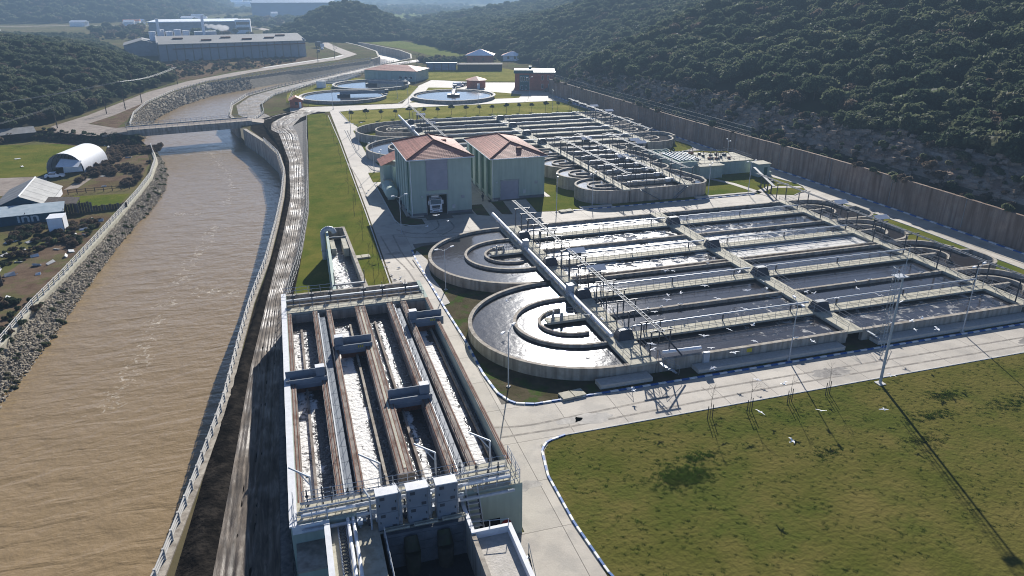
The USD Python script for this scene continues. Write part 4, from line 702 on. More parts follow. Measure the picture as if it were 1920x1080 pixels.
def pumps():
    T = thing('pump_station', 'lower deck and dark outlet pool in front of the grit tank', 'structure'); zd = 4.35
    obj('deck', MB().box(-.6, 3.5, 30, 46.1, zd - .4, zd), 'walk_concrete', T); obj('deck', MB().box(3.5, 9.75, 44.3, 46.1, zd - .4, zd), 'walk_concrete', T)
    obj('parapet', MB().box(-.62, -.2, 30, 46.2, zd - .8, ZG + .1), 'white_paint', T); obj('parapet', MB().box(-2.9, -.62, 46.0, 46.19, ZG - .6, ZG + .1), 'white_paint', T)
    obj('side_wall', MB().box(-.55, -.25, 30, 46.15, -.4, zd - .81), 'green_wall', T)
    obj('pool_wall', MB().box(3.5, 9.8, 43.95, 44.3, .5, zd + .002), 'pool_block', T)
    for i in range(6):
        for j in range(3): obj('panel', MB().box(3.6 + i * 1.0, 4.57 + i * 1.0, 43.90, 43.94, zd - 1.0 - j * .8, zd - .25 - j * .8), 'pool_block', T)
    obj('pool_wall', MB().box(3.3, 3.5, 30, 44.3, .5, zd), 'tank_concrete', T); obj('pool_wall', MB().box(9.75, 10.1, 30, 44.3, .5, zd), 'tank_concrete', T)
    water_grid(3.4, 9.8, 30, 44.0, 1.2, lambda x, y: x * 0 + .06, 'pool_water')
    for x, n in ((5.5, 0), (8.0, 1)):
        obj('outfall_bend', MB().tube((x, 43.3, 1.0), (x, 43.3, 3.0), .52, 14, .62).tube((x, 43.3, 3.0), (x, 44.0, 3.9), .62, 12, .5), 'embankment', T, smooth=50)
    # roof block with white parapet on the right
    obj('roof_slab', MB().box(10.1, 12.6, 30, 42.3, zd - .9, zd - .5), 'paver', T)
    obj('parapet', MB().box(9.8, 10.1, 42.6, 46.1, zd - .6, zd + .12), 'white_paint', T); obj('parapet', MB().box(9.8, 12.95, 42.3, 42.6, zd - .9, zd + .12), 'white_paint', T); obj('parapet', MB().box(12.6, 12.95, 30, 42.3, zd - .9, zd + .12), 'white_paint', T)
    obj('block_wall', MB().box(12.55, 12.85, 30, 42.4, -.4, zd - .91).box(10.15, 12.55, 42.35, 42.58, -.4, zd - .91), 'green_wall', T)
    obj('railing', railing([(3.6, 43.8), (3.6, 31)], zd, 1.05, 1.5), 'galv', T); obj('railing', railing([(9.9, 42.9), (12.7, 42.45)], zd + .12, .5, 1.2, (1.0,)), 'galv', T)
    for i in range(3): obj('handrail_beam', MB().box(3.7 + i * 2.15, 5.5 + i * 2.15, 44.25, 44.36, zd + .32, zd + .44).box(3.7 + i * 2.15, 5.5 + i * 2.15, 44.02, 44.13, zd + .32, zd + .44), 'walk_concrete', T)
    for x in (1.15, 1.55): obj('long_pipe', MB().tube((x, 30, zd + .45), (x, 46.8, zd + .45), .14, 8), 'pipe_white', T, smooth=40)
    mb = MB(); a = np.linspace(0, 14 * 2 * math.pi, 150); hp = [(.65 + .22 * math.cos(t), 40.5 + 5 * t / a[-1], zd + .42 + .22 * math.sin(t)) for t in a]; mb.path(hp, .035, 4)
    obj('screw_coil', mb, 'dark_steel', T); obj('screw_trough', MB().box(.3, .42, 31, 46, zd, zd + .3).box(.9, .98, 31, 46, zd, zd + .3), 'galv', T)
    st = thing('stair', 'grey steel stair descending beside the green front wall of the grit tank', 'stair'); stair(st, 10.25, 11.2, 46.0, 43.2, ZG, 1.2, 11)
    for i, x in enumerate((3.25, 5.5, 7.7)):
        c = thing('control_cabinet', 'tall grey twin-door control cabinet, ' + ('left of the three above the pool', 'middle of the three above the pool', 'right of the three above the pool')[i], 'cabinet', (x, 44.45, zd + .15))
        w, h = 1.55, 3.1
        obj('casing', MB().box(0, w, .06, .85, 0, h), 'grey_box', c); obj('roof', MB().box(-.05, w + .05, 0, .95, h, h + .08), 'white_paint', c); obj('base', MB().box(.05, w - .05, .1, .8, -.15, 0), 'dark_steel', c)
        for j in range(2):
            d = obj('door', MB().box(.04, w - .04, .02, .056, .03 + j * h/2, h/2 - .03 + j * h/2), 'grey_box', c)
            obj('vent', MB().box(.22, .58, 0, .018, h/2 - .42 + j * h/2, h/2 - .16 + j * h/2), 'dark_steel', d); obj('vent', MB().box(w - .52, w - .16, 0, .018, .12 + j * h/2, .38 + j * h/2), 'dark_steel', d); obj('handle', MB().box(.16, .22, -.02, .018, .62 + j * h/2, .80 + j * h/2), 'rubber', d); obj('handle', MB().box(w - .2, w - .14, -.02, .018, .8 + j * h/2, .98 + j * h/2), 'rubber', d)
        for dx in (-.45, w + .12): obj('conduit', MB().tube((dx, .5, -.1), (dx, .5, h - .3), .08, 6).tube((dx, .5, h - .3), (dx - .3, 1.4, h - .1), .08, 6), 'galv', c)
    for i in range(12):
        x = 2.0 + i * .68; obj('valve', MB().tube((x, 45.5, zd), (x, 45.5, zd + .9 + .5 * (i % 3)), .09, 6).box(x - .2, x + .2, 45.3, 45.7, zd + .35, zd + .75), 'dark_steel' if i % 2 else 'galv', T)
    for y, z in ((45.9, zd + .6), (45.5, zd + 1.2), (45.95, zd + 1.7)): obj('manifold_pipe', MB().tube((1.8, y, z), (10, y, z), .16, 8), 'galv', T, smooth=40)
    eb = thing('exit_stair', 'thin metal stair with railings by the right side of the pump station', 'stair'); stair(eb, 12.95, 13.9, 41.2, 38.6, 2.4, 0, 8)
    lb = thing('left_annex', 'low green annex under the left front corner of the grit tank', 'building')
    obj('wall', MB().box(-2.7, -.65, 43.2, 46.18, -.5, 3.3), 'green_wall', lb); obj('roof', MB().box(-2.75, -.63, 43.1, 46.18, 3.302, 3.42), 'tank_concrete', lb); obj('door', MB().box(-1.6, -.9, 43.16, 43.196, 0, 2.1), 'dark_void', lb)
pumps()
# ------------------------------------------------------------------ buildings of the plant
def tile_plane(parent, corners, m='roof_tile', rows=14, name='tile_course', ribs=0):
    """roof slope from eave (a,b) to ridge (c,d) built of overlapping tile courses"""
    a, b, c, d = [np.array(p, float) for p in corners]
    nrm = np.cross(b - a, d - a); nrm = nrm / np.linalg.norm(nrm); nrm = nrm if nrm[2] > 0 else -nrm
    for i in range(rows):
        t0, t1 = i / rows, min(1, (i + 1.12) / rows)
        p0, p1, q1, q0 = a + (d - a) * t0, b + (c - b) * t0, b + (c - b) * t1, a + (d - a) * t1
        up, dn = nrm * .05, nrm * .015
        mb = MB().hexa([p0 + dn * -2, p1 + dn * -2, q1 + dn * -2, q0 + dn * -2, p0 + up, p1 + up, q1 + dn, q0 + dn])
        W = np.linalg.norm(p1 - p0)
        if ribs and W > .6:                                       # round rolls of the tiles
            n = int(W / ribs); e = (p1 - p0) / W
            for k in range(n):
                s0 = p0 + e * (k + .5) * W / n; f = (k + .5) / n; s1 = q0 + (q1 - q0) * f
                mb.tube(s0 + nrm * .03, s1 + nrm * .0, .04, 4)
        obj(name, mb, m, parent)
def hip_roof(parent, x0, x1, y0, y1, ze, rise, hy0, hy1, rows=14, over=.5, ribs=.45):
    x0, x1, y0, y1 = x0 - over, x1 + over, y0 - over, y1 + over; xm = (x0 + x1) / 2; r0, r1 = (xm, hy0, ze + rise), (xm, hy1, ze + rise)
    A, B, C, D = (x0, y0, ze), (x1, y0, ze), (x1, y1, ze), (x0, y1, ze)
    for co in ((A, B, r0, r0), (B, C, r1, r0), (C, D, r1, r1), (D, A, r0, r1)): tile_plane(parent, (co[0], co[1], co[2], co[3]), rows=rows, ribs=ribs)
    for p, q in ((A, r0), (B, r0), (C, r1), (D, r1), (r0, r1)): obj('ridge_cap', MB().tube((p[0], p[1], p[2] + .12), (q[0], q[1], q[2] + .12), .13, 6), 'rust', parent)
    obj('eave_board', MB().box(x0 + .02, x1 - .02, y0 + .02, y1 - .02, ze - .2, ze - .03), 'kerb_plain', parent)
def green_building(name, label, x0, x1, y0, y1, ze, rise, hy, door, shutter, pil):
    b = thing(name, label, 'building'); t = .3
    dx0, dx1, dz = door
    front = [(x0, dx0, 0, ze), (dx1, x1, 0, ze), (dx0, dx1, dz, ze)]
    for xa, xb, za, zb in front: obj('wall', MB().box(xa, xb, y0, y0 + t, za, zb), 'green_wall', b)
    obj('wall', MB().box(x1 - t, x1, y0 + t, y1, 0, ze), 'green_wall', b); obj('wall', MB().box(x0, x1 - t, y1 - t, y1, 0, ze), 'green_wall', b); obj('wall', MB().box(x0, x0 + t, y0 + t, y1 - t, 0, ze), 'green_wall', b)
    obj('floor', MB().box(x0 + t, x1 - t, y0 + t, y1 - t, -.01, .02), 'joint', b)
    n = pil; L = y1 - y0                                          # pilasters and dark strips on the left face
    for i in range(n):
        ya = y0 + 1.0 + i * (L - 2) / n
        obj('window_strip', MB().box(x0 - .04, x0 - .004, ya + .2, ya + (L - 2) / n * .48, .8, ze - .5), 'green_dark', b)
        obj('pilaster', MB().box(x0 - .34, x0 - .004, ya + (L - 2) / n * .5, ya + (L - 2) / n * .86, 0, ze - .22), 'green_light', b)
        for z in (2.2, 5.0, 7.4):
            if z < ze - 1.5: obj('window', MB().box(x0 - .05, x0 - .003, ya + (L - 2)/n * .90, ya + (L - 2)/n * .98, z, z + .9), 'dark_void', b)
    if shutter:
        sx0, sx1, za, zb = shutter
        s = obj('shutter_panel', MB().box(sx0, sx1, y0 - .05, y0 - .003, za, zb), 'shutter', b)
        for i in range(12): obj('slat', MB().box(sx0 + .05, sx1 - .05, y0 - .075, y0 - .052, za + (zb - za) * i / 12 + .03, za + (zb - za) * (i + 1) / 12 - .03), 'shutter', s)
        obj('shutter_box', MB().box(sx0 - .12, sx1 + .12, y0 - .32, y0 - .003, zb + .004, zb + .5), 'shutter', b)
        for xx in (sx0 - .1, sx1 + .02): obj('frame', MB().box(xx, xx + .08, y0 - .11, y0 - .003, za, zb), 'steel', b)
        obj('frame', MB().box(sx0 - .1, sx1 + .1, y0 - .11, y0 - .003, za - .1, za - .004), 'steel', b)
    hip_roof(b, x0, x1, y0, y1, ze, rise, y0 + hy, y1 - hy)
    obj('gutter', MB().tube((x0 - .55, y0 - .58, ze - .08), (x1 + .55, y0 - .58, ze - .08), .09, 7), 'pipe_white', b); obj('gutter', MB().tube((x0 - .58, y0 - .5, ze - .08), (x0 - .58, y1 + .5, ze - .08), .09, 7), 'pipe_white', b)
    obj('wall_lamp', MB().box(dx0 - 1.1, dx0 - .8, y0 - .25, y0 - .004, dz - .3, dz), 'galv', b); obj('vent', MB().box(x1 - 2.2, x1 - 1.5, y0 - .06, y0 - .004, 3.0, 3.6), 'steel', b); obj('meter_box', MB().box(dx1 + 1.0, dx1 + 1.6, y0 - .2, y0 - .004, 1.1, 1.9), 'galv', b)
    for xx in (dx0 - .14, dx1 + .02): obj('door_frame', MB().box(xx, xx + .12, y0 - .09, y0 - .004, 0, dz + .1), 'steel', b)
    obj('door_lintel', MB().box(dx0 - .14, dx1 + .14, y0 - .12, y0 - .004, dz + .102, dz + .24), 'steel', b); obj('base_band', MB().box(x0 - .02, dx0 - .16, y0 - .03, y0 - .003, 0, .55).box(dx1 + .16, x1 + .02, y0 - .03, y0 - .003, 0, .55), 'pool_block', b)
    obj('downpipe', MB().tube((x0 + .12, y0 - .12, 0), (x0 + .12, y0 - .12, ze), .06, 6), 'pipe_white', b)
    obj('plinth', MB().box(x0 - 1.0, x0 - .35, y0 - .6, y1, -.02, .16).box(x0 - 1.0, dx0 - .8, y0 - .6, y0 - .004, -.02, .16), 'pavement', b)
    return b
b1 = green_building('green_building', 'tall pale green building with red tiled hip roof and a lorry in its doorway', 21.7, 33.9, 138.4, 156.2, 11.3, 2.35, 5.9, (24.85, 28.85, 4.05), (24.95, 29.05, 5.05, 10.55), 5)
obj('skylight', MB().obox((30.6, 148.0), (.9, .7, .4), 0, 12.6), 'rust', b1)
b2 = green_building('green_building', 'lower pale green building with red tiled hip roof and a closed grey door', 40.0, 51.6, 145.1, 167.0, 8.95, 2.05, 6.0, (41.9, 45.8, 4.05), None, 4)
sd = obj('garage_door', MB().box(41.9, 45.8, 145.16, 145.22, 0, 4.05), 'shutter', b2)
for i in range(9): obj('slat', MB().box(41.95, 45.75, 145.12, 145.155, i * .45 + .02, i * .45 + .42), 'shutter', sd)
obj('roof_vent', MB().obox((46.8, 148.0), (1.0, .9, .7), 0, 9.7), 'rust', b2)
ax = thing('green_annex', 'small green annex with red roof on the left of the lorry building', 'building')
obj('wall', MB().box(19.4, 21.15, 160.5, 167.0, 0, 5.6).box(21.15, 27, 158.1, 167, 0, 5.6), 'green_wall', ax)
tile_plane(ax, ((18.9, 160.1, 5.5), (18.9, 167.4, 5.5), (24, 167.4, 7.6), (24, 160.1, 7.6)), rows=6, ribs=.45); obj('railing', railing([(19.4, 158.2), (19.4, 160.3)], 2.5, 1.0, .7), 'galv', ax); obj('landing', MB().box(19.2, 21.1, 158.1, 160.4, 2.3, 2.5), 'walk_concrete', ax)
tk = thing('storage_tank', 'pale green horizontal storage tank on saddles beside the lorry building', 'tank')
obj('shell', MB().tube((19.7, 150.8, 1.7), (19.7, 157.0, 1.7), 1.35, 18).ball((19.7, 150.8, 1.7), 1.34, 2, (1, .3, 1)).ball((19.7, 157.0, 1.7), 1.34, 2, (1, .3, 1)), 'green_light', tk, smooth=40)
for y in (152, 156): obj('saddle', MB().box(18.9, 20.5, y - .2, y + .2, 0, .9), 'walk_concrete', tk)
single('concrete_ramp', MB().hexa([(24.2, 135.2, -.02), (29.4, 135.2, -.02), (29.4, 138.3, -.02), (24.2, 138.3, -.02), (24.2, 135.2, .005), (29.4, 135.2, .005), (29.4, 138.3, .1), (24.2, 138.3, .1)]), 'joint', 'dark ramp before the lorry doorway', 'ramp')

# lorry in the doorway
def lorry():
    t = thing('lorry', 'white tipper lorry parked nose out in the green building doorway', 'lorry', (26.7, 138.9, 0)); w = 1.22
    cab = trimesh.creation.extrude_polygon(Polygon([(0, .75), (.02, 1.9), (.25, 3.05), (.55, 3.2), (2.1, 3.25), (2.1, .75)]), 2 * w, engine='earcut'); v = np.array(cab.vertices); v = np.c_[v[:, 2] - w, v[:, 0], v[:, 1]]
    obj('cab', (v, cab.faces[:, ::-1]), 'car_white', t)
    obj('windscreen', MB().hexa([(-w + .14, -.005, 2.02), (w - .14, -.005, 2.02), (w - .14, .12, 2.02), (-w + .14, .12, 2.02), (-w + .2, .17, 2.9), (w - .2, .17, 2.9), (w - .2, .4, 2.9), (-w + .2, .4, 2.9)]), 'glass_dark', t)
    obj('grille', MB().box(-.8, .8, -.03, .02, 1.25, 1.78), 'car_dark', t); obj('grille', MB().box(-.7, .7, -.035, .02, .98, 1.14), 'car_dark', t)
    obj('bumper', MB().box(-w, w, -.14, .25, .38, .92), 'car_white', t); obj('bumper_slot', MB().box(-.6, .6, -.155, -.135, .52, .72), 'car_dark', t)
    for s in (-1, 1):
        obj('headlight', MB().box(s * .98 - .2, s * .98 + .2, -.16, -.135, .66, .86), 'glass_dark', t); obj('mirror', MB().box(s * 1.42 - .12, s * 1.42 + .12, .18, .34, 1.9, 2.75).box(min(s*1.2, s*1.42), max(s*1.2, s*1.42), .24, .28, 2.66, 2.7), 'car_white', t)
        for y in (.9, 4.6, 6.0): wl = obj('wheel', MB().tube((s * 1.2 - s * .3, y, .5), (s * 1.2, y, .5), .5, 16), 'rubber', t)
    obj('visor', MB().box(-w + .1, w - .1, .12, .5, 3.0, 3.12), 'car_dark', t); obj('chassis', MB().box(-.5, .5, .8, 7.4, .55, .95), 'car_dark', t)
    obj('tipper_body', MB().box(-1.2, 1.2, 2.4, 7.4, 1.1, 3.3), 'grey_box', t); obj('air_unit', MB().box(-.75, .75, .75, 1.9, 3.255, 3.6), 'car_white', t)
lorry()

# people as one skin each
def person(name, label, loc, rz, pose, top, legs):
    J = dict(pel=(0, 0, .93), che=(0, .02, 1.32), nek=(0, .02, 1.46), hed=(0, .04, 1.60), shl=(-.19, .02, 1.40), shr=(.19, .02, 1.40), ell=(-.26, .0, 1.12), elr=(.26, .0, 1.12), hal=(-.25, .10, .88), har=(.25, .10, .88), hil=(-.1, 0, .9), hir=(.1, 0, .9), knl=(-.11, .03, .5), knr=(.12, -.02, .5), anl=(-.12, .0, .08), anr=(.14, -.06, .08), tol=(-.13, .14, .04), tor=(.16, .08, .04)); J.update(pose)
    import manifold3d as m3
    def hull(a, ra, b, rb): return m3.Manifold.batch_hull([m3.Manifold.sphere(ra, 12).translate(tuple(map(float, a))), m3.Manifold.sphere(rb, 12).translate(tuple(map(float, b)))])
    B = [('pel', .15, 'che', .16), ('che', .15, 'nek', .07), ('nek', .055, 'hed', .06), ('shl', .075, 'che', .12), ('shr', .075, 'che', .12), ('shl', .065, 'ell', .045), ('shr', .065, 'elr', .045), ('ell', .045, 'hal', .035), ('elr', .045, 'har', .035), ('hil', .1, 'knl', .062), ('hir', .1, 'knr', .062), ('knl', .06, 'anl', .045), ('knr', .06, 'anr', .045), ('anl', .045, 'tol', .035), ('anr', .045, 'tor', .035)]
    m = m3.Manifold.batch_boolean([hull(J[a], ra, J[b], rb) for a, ra, b, rb in B] + [m3.Manifold.sphere(.105, 16).scale((.9, 1.05, 1.2)).translate(J['hed'])], m3.OpType.Add)
    me = m.to_mesh(); t = trimesh.Trimesh(me.vert_properties[:, :3], me.tri_verts); t = t.subdivide() if len(t.faces) < 4000 else t; trimesh.smoothing.filter_taubin(t, iterations=6)
    p = thing(name, label, 'person', loc, rz)
    obj('body', t, legs, p, smooth=True)
    hx, hy, hz = J['hed']; obj('face', MB().ball((hx, hy + .03, hz - .01), .098, 2, (.85, .95, 1.15)), 'skin', p, smooth=True); obj('hair', MB().ball((hx, hy - .015, hz + .035), .112, 2, (.92, 1.02, 1.05)), 'cloth_dark', p, smooth=True)
    obj('nose', MB().ball((hx, hy + .125, hz - .01), .016, 1), 'skin', p)
    for s in ('hal', 'har'): 
        x, y, z = J[s]; mb = MB().ball((x, y + .02, z - .05), .042, 1, (.6, .9, 1.2))
        for i in range(4): mb.tube((x, y - .01 + .02 * i, z - .08), (x, y + .0 + .022 * i, z - .15 + .008 * abs(i - 1)), .009, 4)
        mb.tube((x, y + .05, z - .04), (x, y + .075, z - .09), .010, 4); obj('hand', mb, 'skin', p)
    c = obj('jacket', MB().tube((J['pel'][0], J['pel'][1], .88), (J['che'][0], J['che'][1], 1.38), .185, 12, .195).tube(J['shl'], J['ell'], .078, 8, .06).tube(J['shr'], J['elr'], .078, 8, .06), top, p, smooth=40)
person('person', 'person in dark clothes standing on the footpath between the two green buildings', (37.9, 145.0, .01), .4, {}, 'cloth_dark', 'cloth_dark')
person('person', 'person in dark clothes by the left wall of the lorry building', (20.6, 144.5, .16), -1.2, dict(knl=(-.11, .08, .5), anl=(-.12, .16, .1)), 'cloth_dark', 'cloth_dark')

# small green treatment unit
def unit():
    b = thing('treatment_unit', 'low pale green treatment unit crowded with pipes by the wall road', 'building')
    for i in range(4): obj('cell_wall', MB().box(87.3 + i * 1.15, 87.5 + i * 1.15, 151, 165, 0, 3.7), 'green_wall', b)
    obj('wall', MB().box(87.0, 91.8, 150.6, 151, 0, 3.85), 'green_wall', b); obj('wall', MB().box(86.7, 87.0, 150.6, 166, 0, 3.85), 'green_wall', b); obj('wall', MB().box(91.8, 92.1, 151, 166, 0, 3.7), 'green_wall', b); obj('back_wall', MB().box(87, 92, 165.7, 166, 0, 3.8), 'green_wall', b)
    obj('block', MB().box(91.4, 97.5, 148.6, 151, 0, 2.9), 'green_wall', b); obj('slab', MB().box(91.2, 97.8, 148.3, 151.2, 2.903, 3.1), 'walk_concrete', b)
    obj('block', MB().box(92.1, 107.2, 151.2, 160, 0, 3.0), 'green_wall', b); obj('slab', MB().box(92.1, 107.4, 151.05, 160.2, 3.003, 3.18), 'walk_concrete', b)
    obj('kiosk', MB().box(105.6, 108.9, 146.4, 149.5, 0, 3.0), 'green_wall', b); obj('kiosk_roof', MB().box(105.4, 109.1, 146.2, 149.7, 3.003, 3.18), 'walk_concrete', b); obj('kiosk_door', MB().box(107.3, 108.2, 146.36, 146.396, .3, 2.3), 'green_dark', b); obj('kiosk_step', MB().box(108.92, 110, 147, 148.5, 0, 1.0), 'green_wall', b)
    rg = random.Random(3)
    for i in range(22):
        x, y = rg.uniform(88, 104), rg.uniform(153, 164 if i < 10 else 158); obj('stand_pipe', MB().tube((x, y, 3.0), (x, y, 3.6 + rg.random() * 1.5), .08, 5).box(x - .3, x + .3, y - .3, y + .3, 3.2, 3.7), 'dark_steel' if i % 3 else 'rust', b)
    for i in range(7): obj('pipe', MB().path([(88 + i * .9, 152, 3.9), (88 + i * .9, 161, 3.9), (100, 161, 3.9)], .13, 6), 'galv', b)
    for pts in ([(92.5, 151.5), (107, 151.5)], [(98, 159.8), (107, 159.8), (107, 151.5)]): obj('railing', railing(pts, 3.18, 1.0, 1.6), 'steel', b)
    obj('yellow_rail', MB().tube((97, 163.5, 3.3), (106, 160.5, 3.3), .1, 5).tube((97, 162.7, 3.3), (106, 159.7, 3.3), .1, 5), 'yellow_paint', b)
unit()
pr_ = thing('pipe_rack', 'dark pipe rack crossing the lawn below the small green unit', 'pipe rack')
for x, y in ((100.5, 137.5), (99.0, 133.0)): obj('leg', MB().box(x - .1, x + .1, y - .1, y + .1, 0, 2.6).box(x + .9, x + 1.1, y - .1, y + .1, 0, 2.6).box(x - .2, x + 1.2, y - .12, y + .12, 2.6, 2.8), 'dark_steel', pr_)
obj('tray', MB().bar((103.5, 145, 2.95), (97.2, 128.5, 2.95), .6, .14), 'dark_steel', pr_)

# clarifiers
def clarifier(cx, cy, R, zt, zw, label, ang):
    c = thing('clarifier', label, 'clarifier'); ring = Point(cx, cy).buffer(R, 32).difference(Point(cx, cy).buffer(R - .45, 32))
    obj('outer_wall', MB().poly(ring, -.4, zt), 'tank_concrete', c); obj('launder', MB().poly(Point(cx, cy).buffer(R - 1.2, 32).difference(Point(cx, cy).buffer(R - 1.45, 32)), zw - .5, zw + .15), 'walk_concrete', c)
    obj('rim_walk', MB().poly(Point(cx, cy).buffer(R + .6, 32).difference(Point(cx, cy).buffer(R + .003, 32)), zt - .15, zt + .02), 'kerb_plain', c)
    water_poly(Point(cx, cy).buffer(R - .42, 32), zw, .0)
    obj('centre_well', MB().poly(Point(cx, cy).buffer(2.6, 20), zw - .5, zt + .2), 'dark_steel', c)
    d = np.array([math.cos(ang), math.sin(ang)]); n = np.array([-d[1], d[0]]); p = np.array([cx, cy]); a, b = p - d * 1.5, p + d * (R + .3)
    obj('bridge_deck', MB().bar((*a, zt + .55), (*b, zt + .55), 1.3, .25), 'steel', c)
    for s in (-.6, .6):
        obj('bridge_girder', MB().bar((*(a + n * s), zt + 1.4), (*(b + n * s), zt + 1.4), .08, 1.1), 'grey_box', c)
    obj('drive', MB().obox(b, (1.4, 1.6, 1.5), ang, zt + .3), 'dark_steel', c)
    return c
clarifier(23.7, 311, 17, 1.25, .75, 'round clarifier nearest the guard hut, its bridge pointing right', math.radians(-5))
clarifier(39, 345, 16.8, 1.25, .6, 'round clarifier in front of the long green tiled building', math.radians(-35))
clarifier(66.5, 299, 16.5, 1.25, .75, 'round clarifier beside the small brick pump house', math.radians(75))
ds = thing('drying_beds', 'row of pale walled drying beds beside the river track', 'basin')
for i in range(8): obj('bed_wall', MB().obox((21.5 + i * 1.9, 361.5 + i * 4.2), (9, .5, .7), -.5, 0), 'kerb_plain', ds)
wt = thing('water_tank', 'small white round tank on the grass beyond the first clarifier', 'tank'); obj('shell', MB().tube((17.1, 348.1, 0), (17.1, 348.1, 2.8), 2.1, 20), 'plant_white', wt, smooth=40); obj('lid', MB().tube((17.1, 348.1, 2.8), (17.1, 348.1, 3.05), 2.2, 20, .4), 'grey_box', wt)
hut = thing('guard_hut', 'small red brick guard hut with tiled gable at the plant gate', 'hut', (4.5, 291.5, 0))
obj('wall', MB().box(-2.2, 2.2, -2, 2, 0, 2.7), 'brick_red', hut); obj('window', MB().box(-.4, .6, -2.04, -2.004, 1, 2.2), 'glass_dark', hut); obj('door', MB().box(1.0, 1.8, -2.04, -2.004, 0, 2.1), 'plant_white', hut)
tile_plane(hut, ((-2.7, -2.5, 2.7), (-2.7, 2.5, 2.7), (0, 2.5, 4.1), (0, -2.5, 4.1)), rows=5); tile_plane(hut, ((2.7, -2.5, 2.7), (2.7, 2.5, 2.7), (0, 2.5, 4.1), (0, -2.5, 4.1)), rows=5); obj('gable', MB().add([(-2.2, -2, 2.7), (2.2, -2, 2.7), (0, -2, 3.9), (-2.2, -1.9, 2.7), (2.2, -1.9, 2.7), (0, -1.9, 3.9)], [(0, 1, 2), (3, 5, 4)]), 'brick_red', hut)
fb = thing('filter_building', 'long low green building with red tiled roof behind the clarifiers', 'building'); 
def local_hip(root, L, W, ze, rise, wallm, rows=8):
    obj('wall', MB().box(0, L, 0, W, 0, ze), wallm, root)
    o = .5; A, B, C, D = (-o, -o, ze), (L + o, -o, ze), (L + o, W + o, ze), (-o, W + o, ze); r0, r1 = (W/2, W/2, ze + rise), (L - W/2, W/2, ze + rise)
    for co in ((A, B, r1, r0), (B, C, r1, r1), (C, D, r0, r1), (D, A, r0, r0)): tile_plane(root, co, rows=rows)
UsdGeom.Xformable(fb).ClearXformOpOrder(); x_ = UsdGeom.Xformable(fb); x_.AddTranslateOp(opSuffix='a').Set(Gf.Vec3d(39, 371, 0)); x_.AddRotateZOp(opSuffix='a').Set(-33.)
local_hip(fb, 27, 15, 4.8, 2.0, 'green_wall')
for i in range(3): w = obj('window', MB().box(18 + i * 2.6, 19.6 + i * 2.6, -.05, -.004, 1.2, 2.4), 'plant_white', fb); obj('pane', MB().box(18.1 + i * 2.6, 19.5 + i * 2.6, -.08, -.052, 1.3, 2.3), 'glass_dark', w)
rb = thing('brick_office', 'two storey red brick office with teal roof edge beside the retaining wall', 'building', (97.0, 313.0, 0), math.radians(-18))
obj('wall', MB().box(0, 17, 0, 14, 0, 7.2), 'brick_red', rb); obj('roof_edge', MB().box(-.5, 17.5, -.5, 14.5, 7.203, 7.75), 'teal_trim', rb); obj('roof', MB().box(5, 17, .4, 14, 7.755, 7.8), 'bright_roof', rb); obj('roof_block', MB().box(-.4, 8, -.45, 5, 7.76, 8.6), 'teal_trim', rb); obj('chimney', MB().box(6, 7.2, 4, 5.2, 8.605, 9.8), 'teal_trim', rb)
obj('entrance', MB().box(2, 6.2, -.06, -.004, .2, 6.6), 'teal_trim', rb)
for x, z in ((2.3, 3.9), (3.3, 3.9), (4.3, 3.9), (5.2, 3.9), (11.5, 4.4), (14, 4.4), (2.6, .4), (4.4, .4), (11.5, .9), (14.4, .9)): w = obj('window', MB().box(x, x + .8, -.10, -.062, z, z + 1.9), 'plant_white', rb); obj('pane', MB().box(x + .08, x + .72, -.12, -.102, z + .1, z + 1.8), 'glass_dark', w)
ph = thing('pump_house', 'small eight sided brick pump house with dark low roof', 'hut', (83.5, 328, 0)); oc = Point(0, 0).buffer(4.3, 2); obj('wall', MB().poly(oc, 0, 3.4), 'brick_red', ph); cs = list(Point(0, 0).buffer(4.9, 2).exterior.coords)[:-1]; obj('roof', MB().add([(x, y, 3.4) for x, y in cs] + [(0, 0, 4.9)], [((i + 1) % 8, i, 8)[::-1] for i in range(8)]).add([(x, y, 3.25) for x, y in cs] + [(0, 0, 3.25)], [(i, (i + 1) % 8, 8)[::-1] for i in range(8)]), 'roof_tile', ph); obj('door', MB().box(-.6, .6, -4.35, -4.2, 0, 2.2), 'plant_white', ph)
for i, (x, y, s, mm) in enumerate(((116, 444, 1, 'roof_tile'), (137, 447, .75, 'bright_roof'))):
    h = thing('farmhouse', ('low house with sunlit hip roof at the foot of the wooded slope', 'smaller house with bright white roof at the foot of the wooded slope')[i], 'house', (x, y, 0), math.radians(-20)); L, W = 15 * s, 11 * s
    obj('wall', MB().box(-L/2, L/2, -W/2, W/2, 0, 4.2 * s), 'plant_white' if i else 'brick_red', h); A, B, C, D, r = (-L/2 - 1, -W/2 - 1, 4.2*s), (L/2 + 1, -W/2 - 1, 4.2*s), (L/2 + 1, W/2 + 1, 4.2*s), (-L/2 - 1, W/2 + 1, 4.2*s), (0, 0, 7.4*s)
    for a, b, m2 in ((A, B, 'bright_roof'), (B, C, 'roof_tile'), (C, D, 'roof_tile'), (D, A, 'roof_tile')): obj('roof', MB().add([a, b, r, (a[0], a[1], a[2] - .15), (b[0], b[1], b[2] - .15)], [(0, 1, 2), (3, 4, 1), (3, 1, 0)]), m2, h)
    for xx in (-4*s, 1.5*s): obj('window', MB().box(xx, xx + 1.2, -W/2 - .05, -W/2 - .004, 1.2, 2.6), 'glass_dark', h)
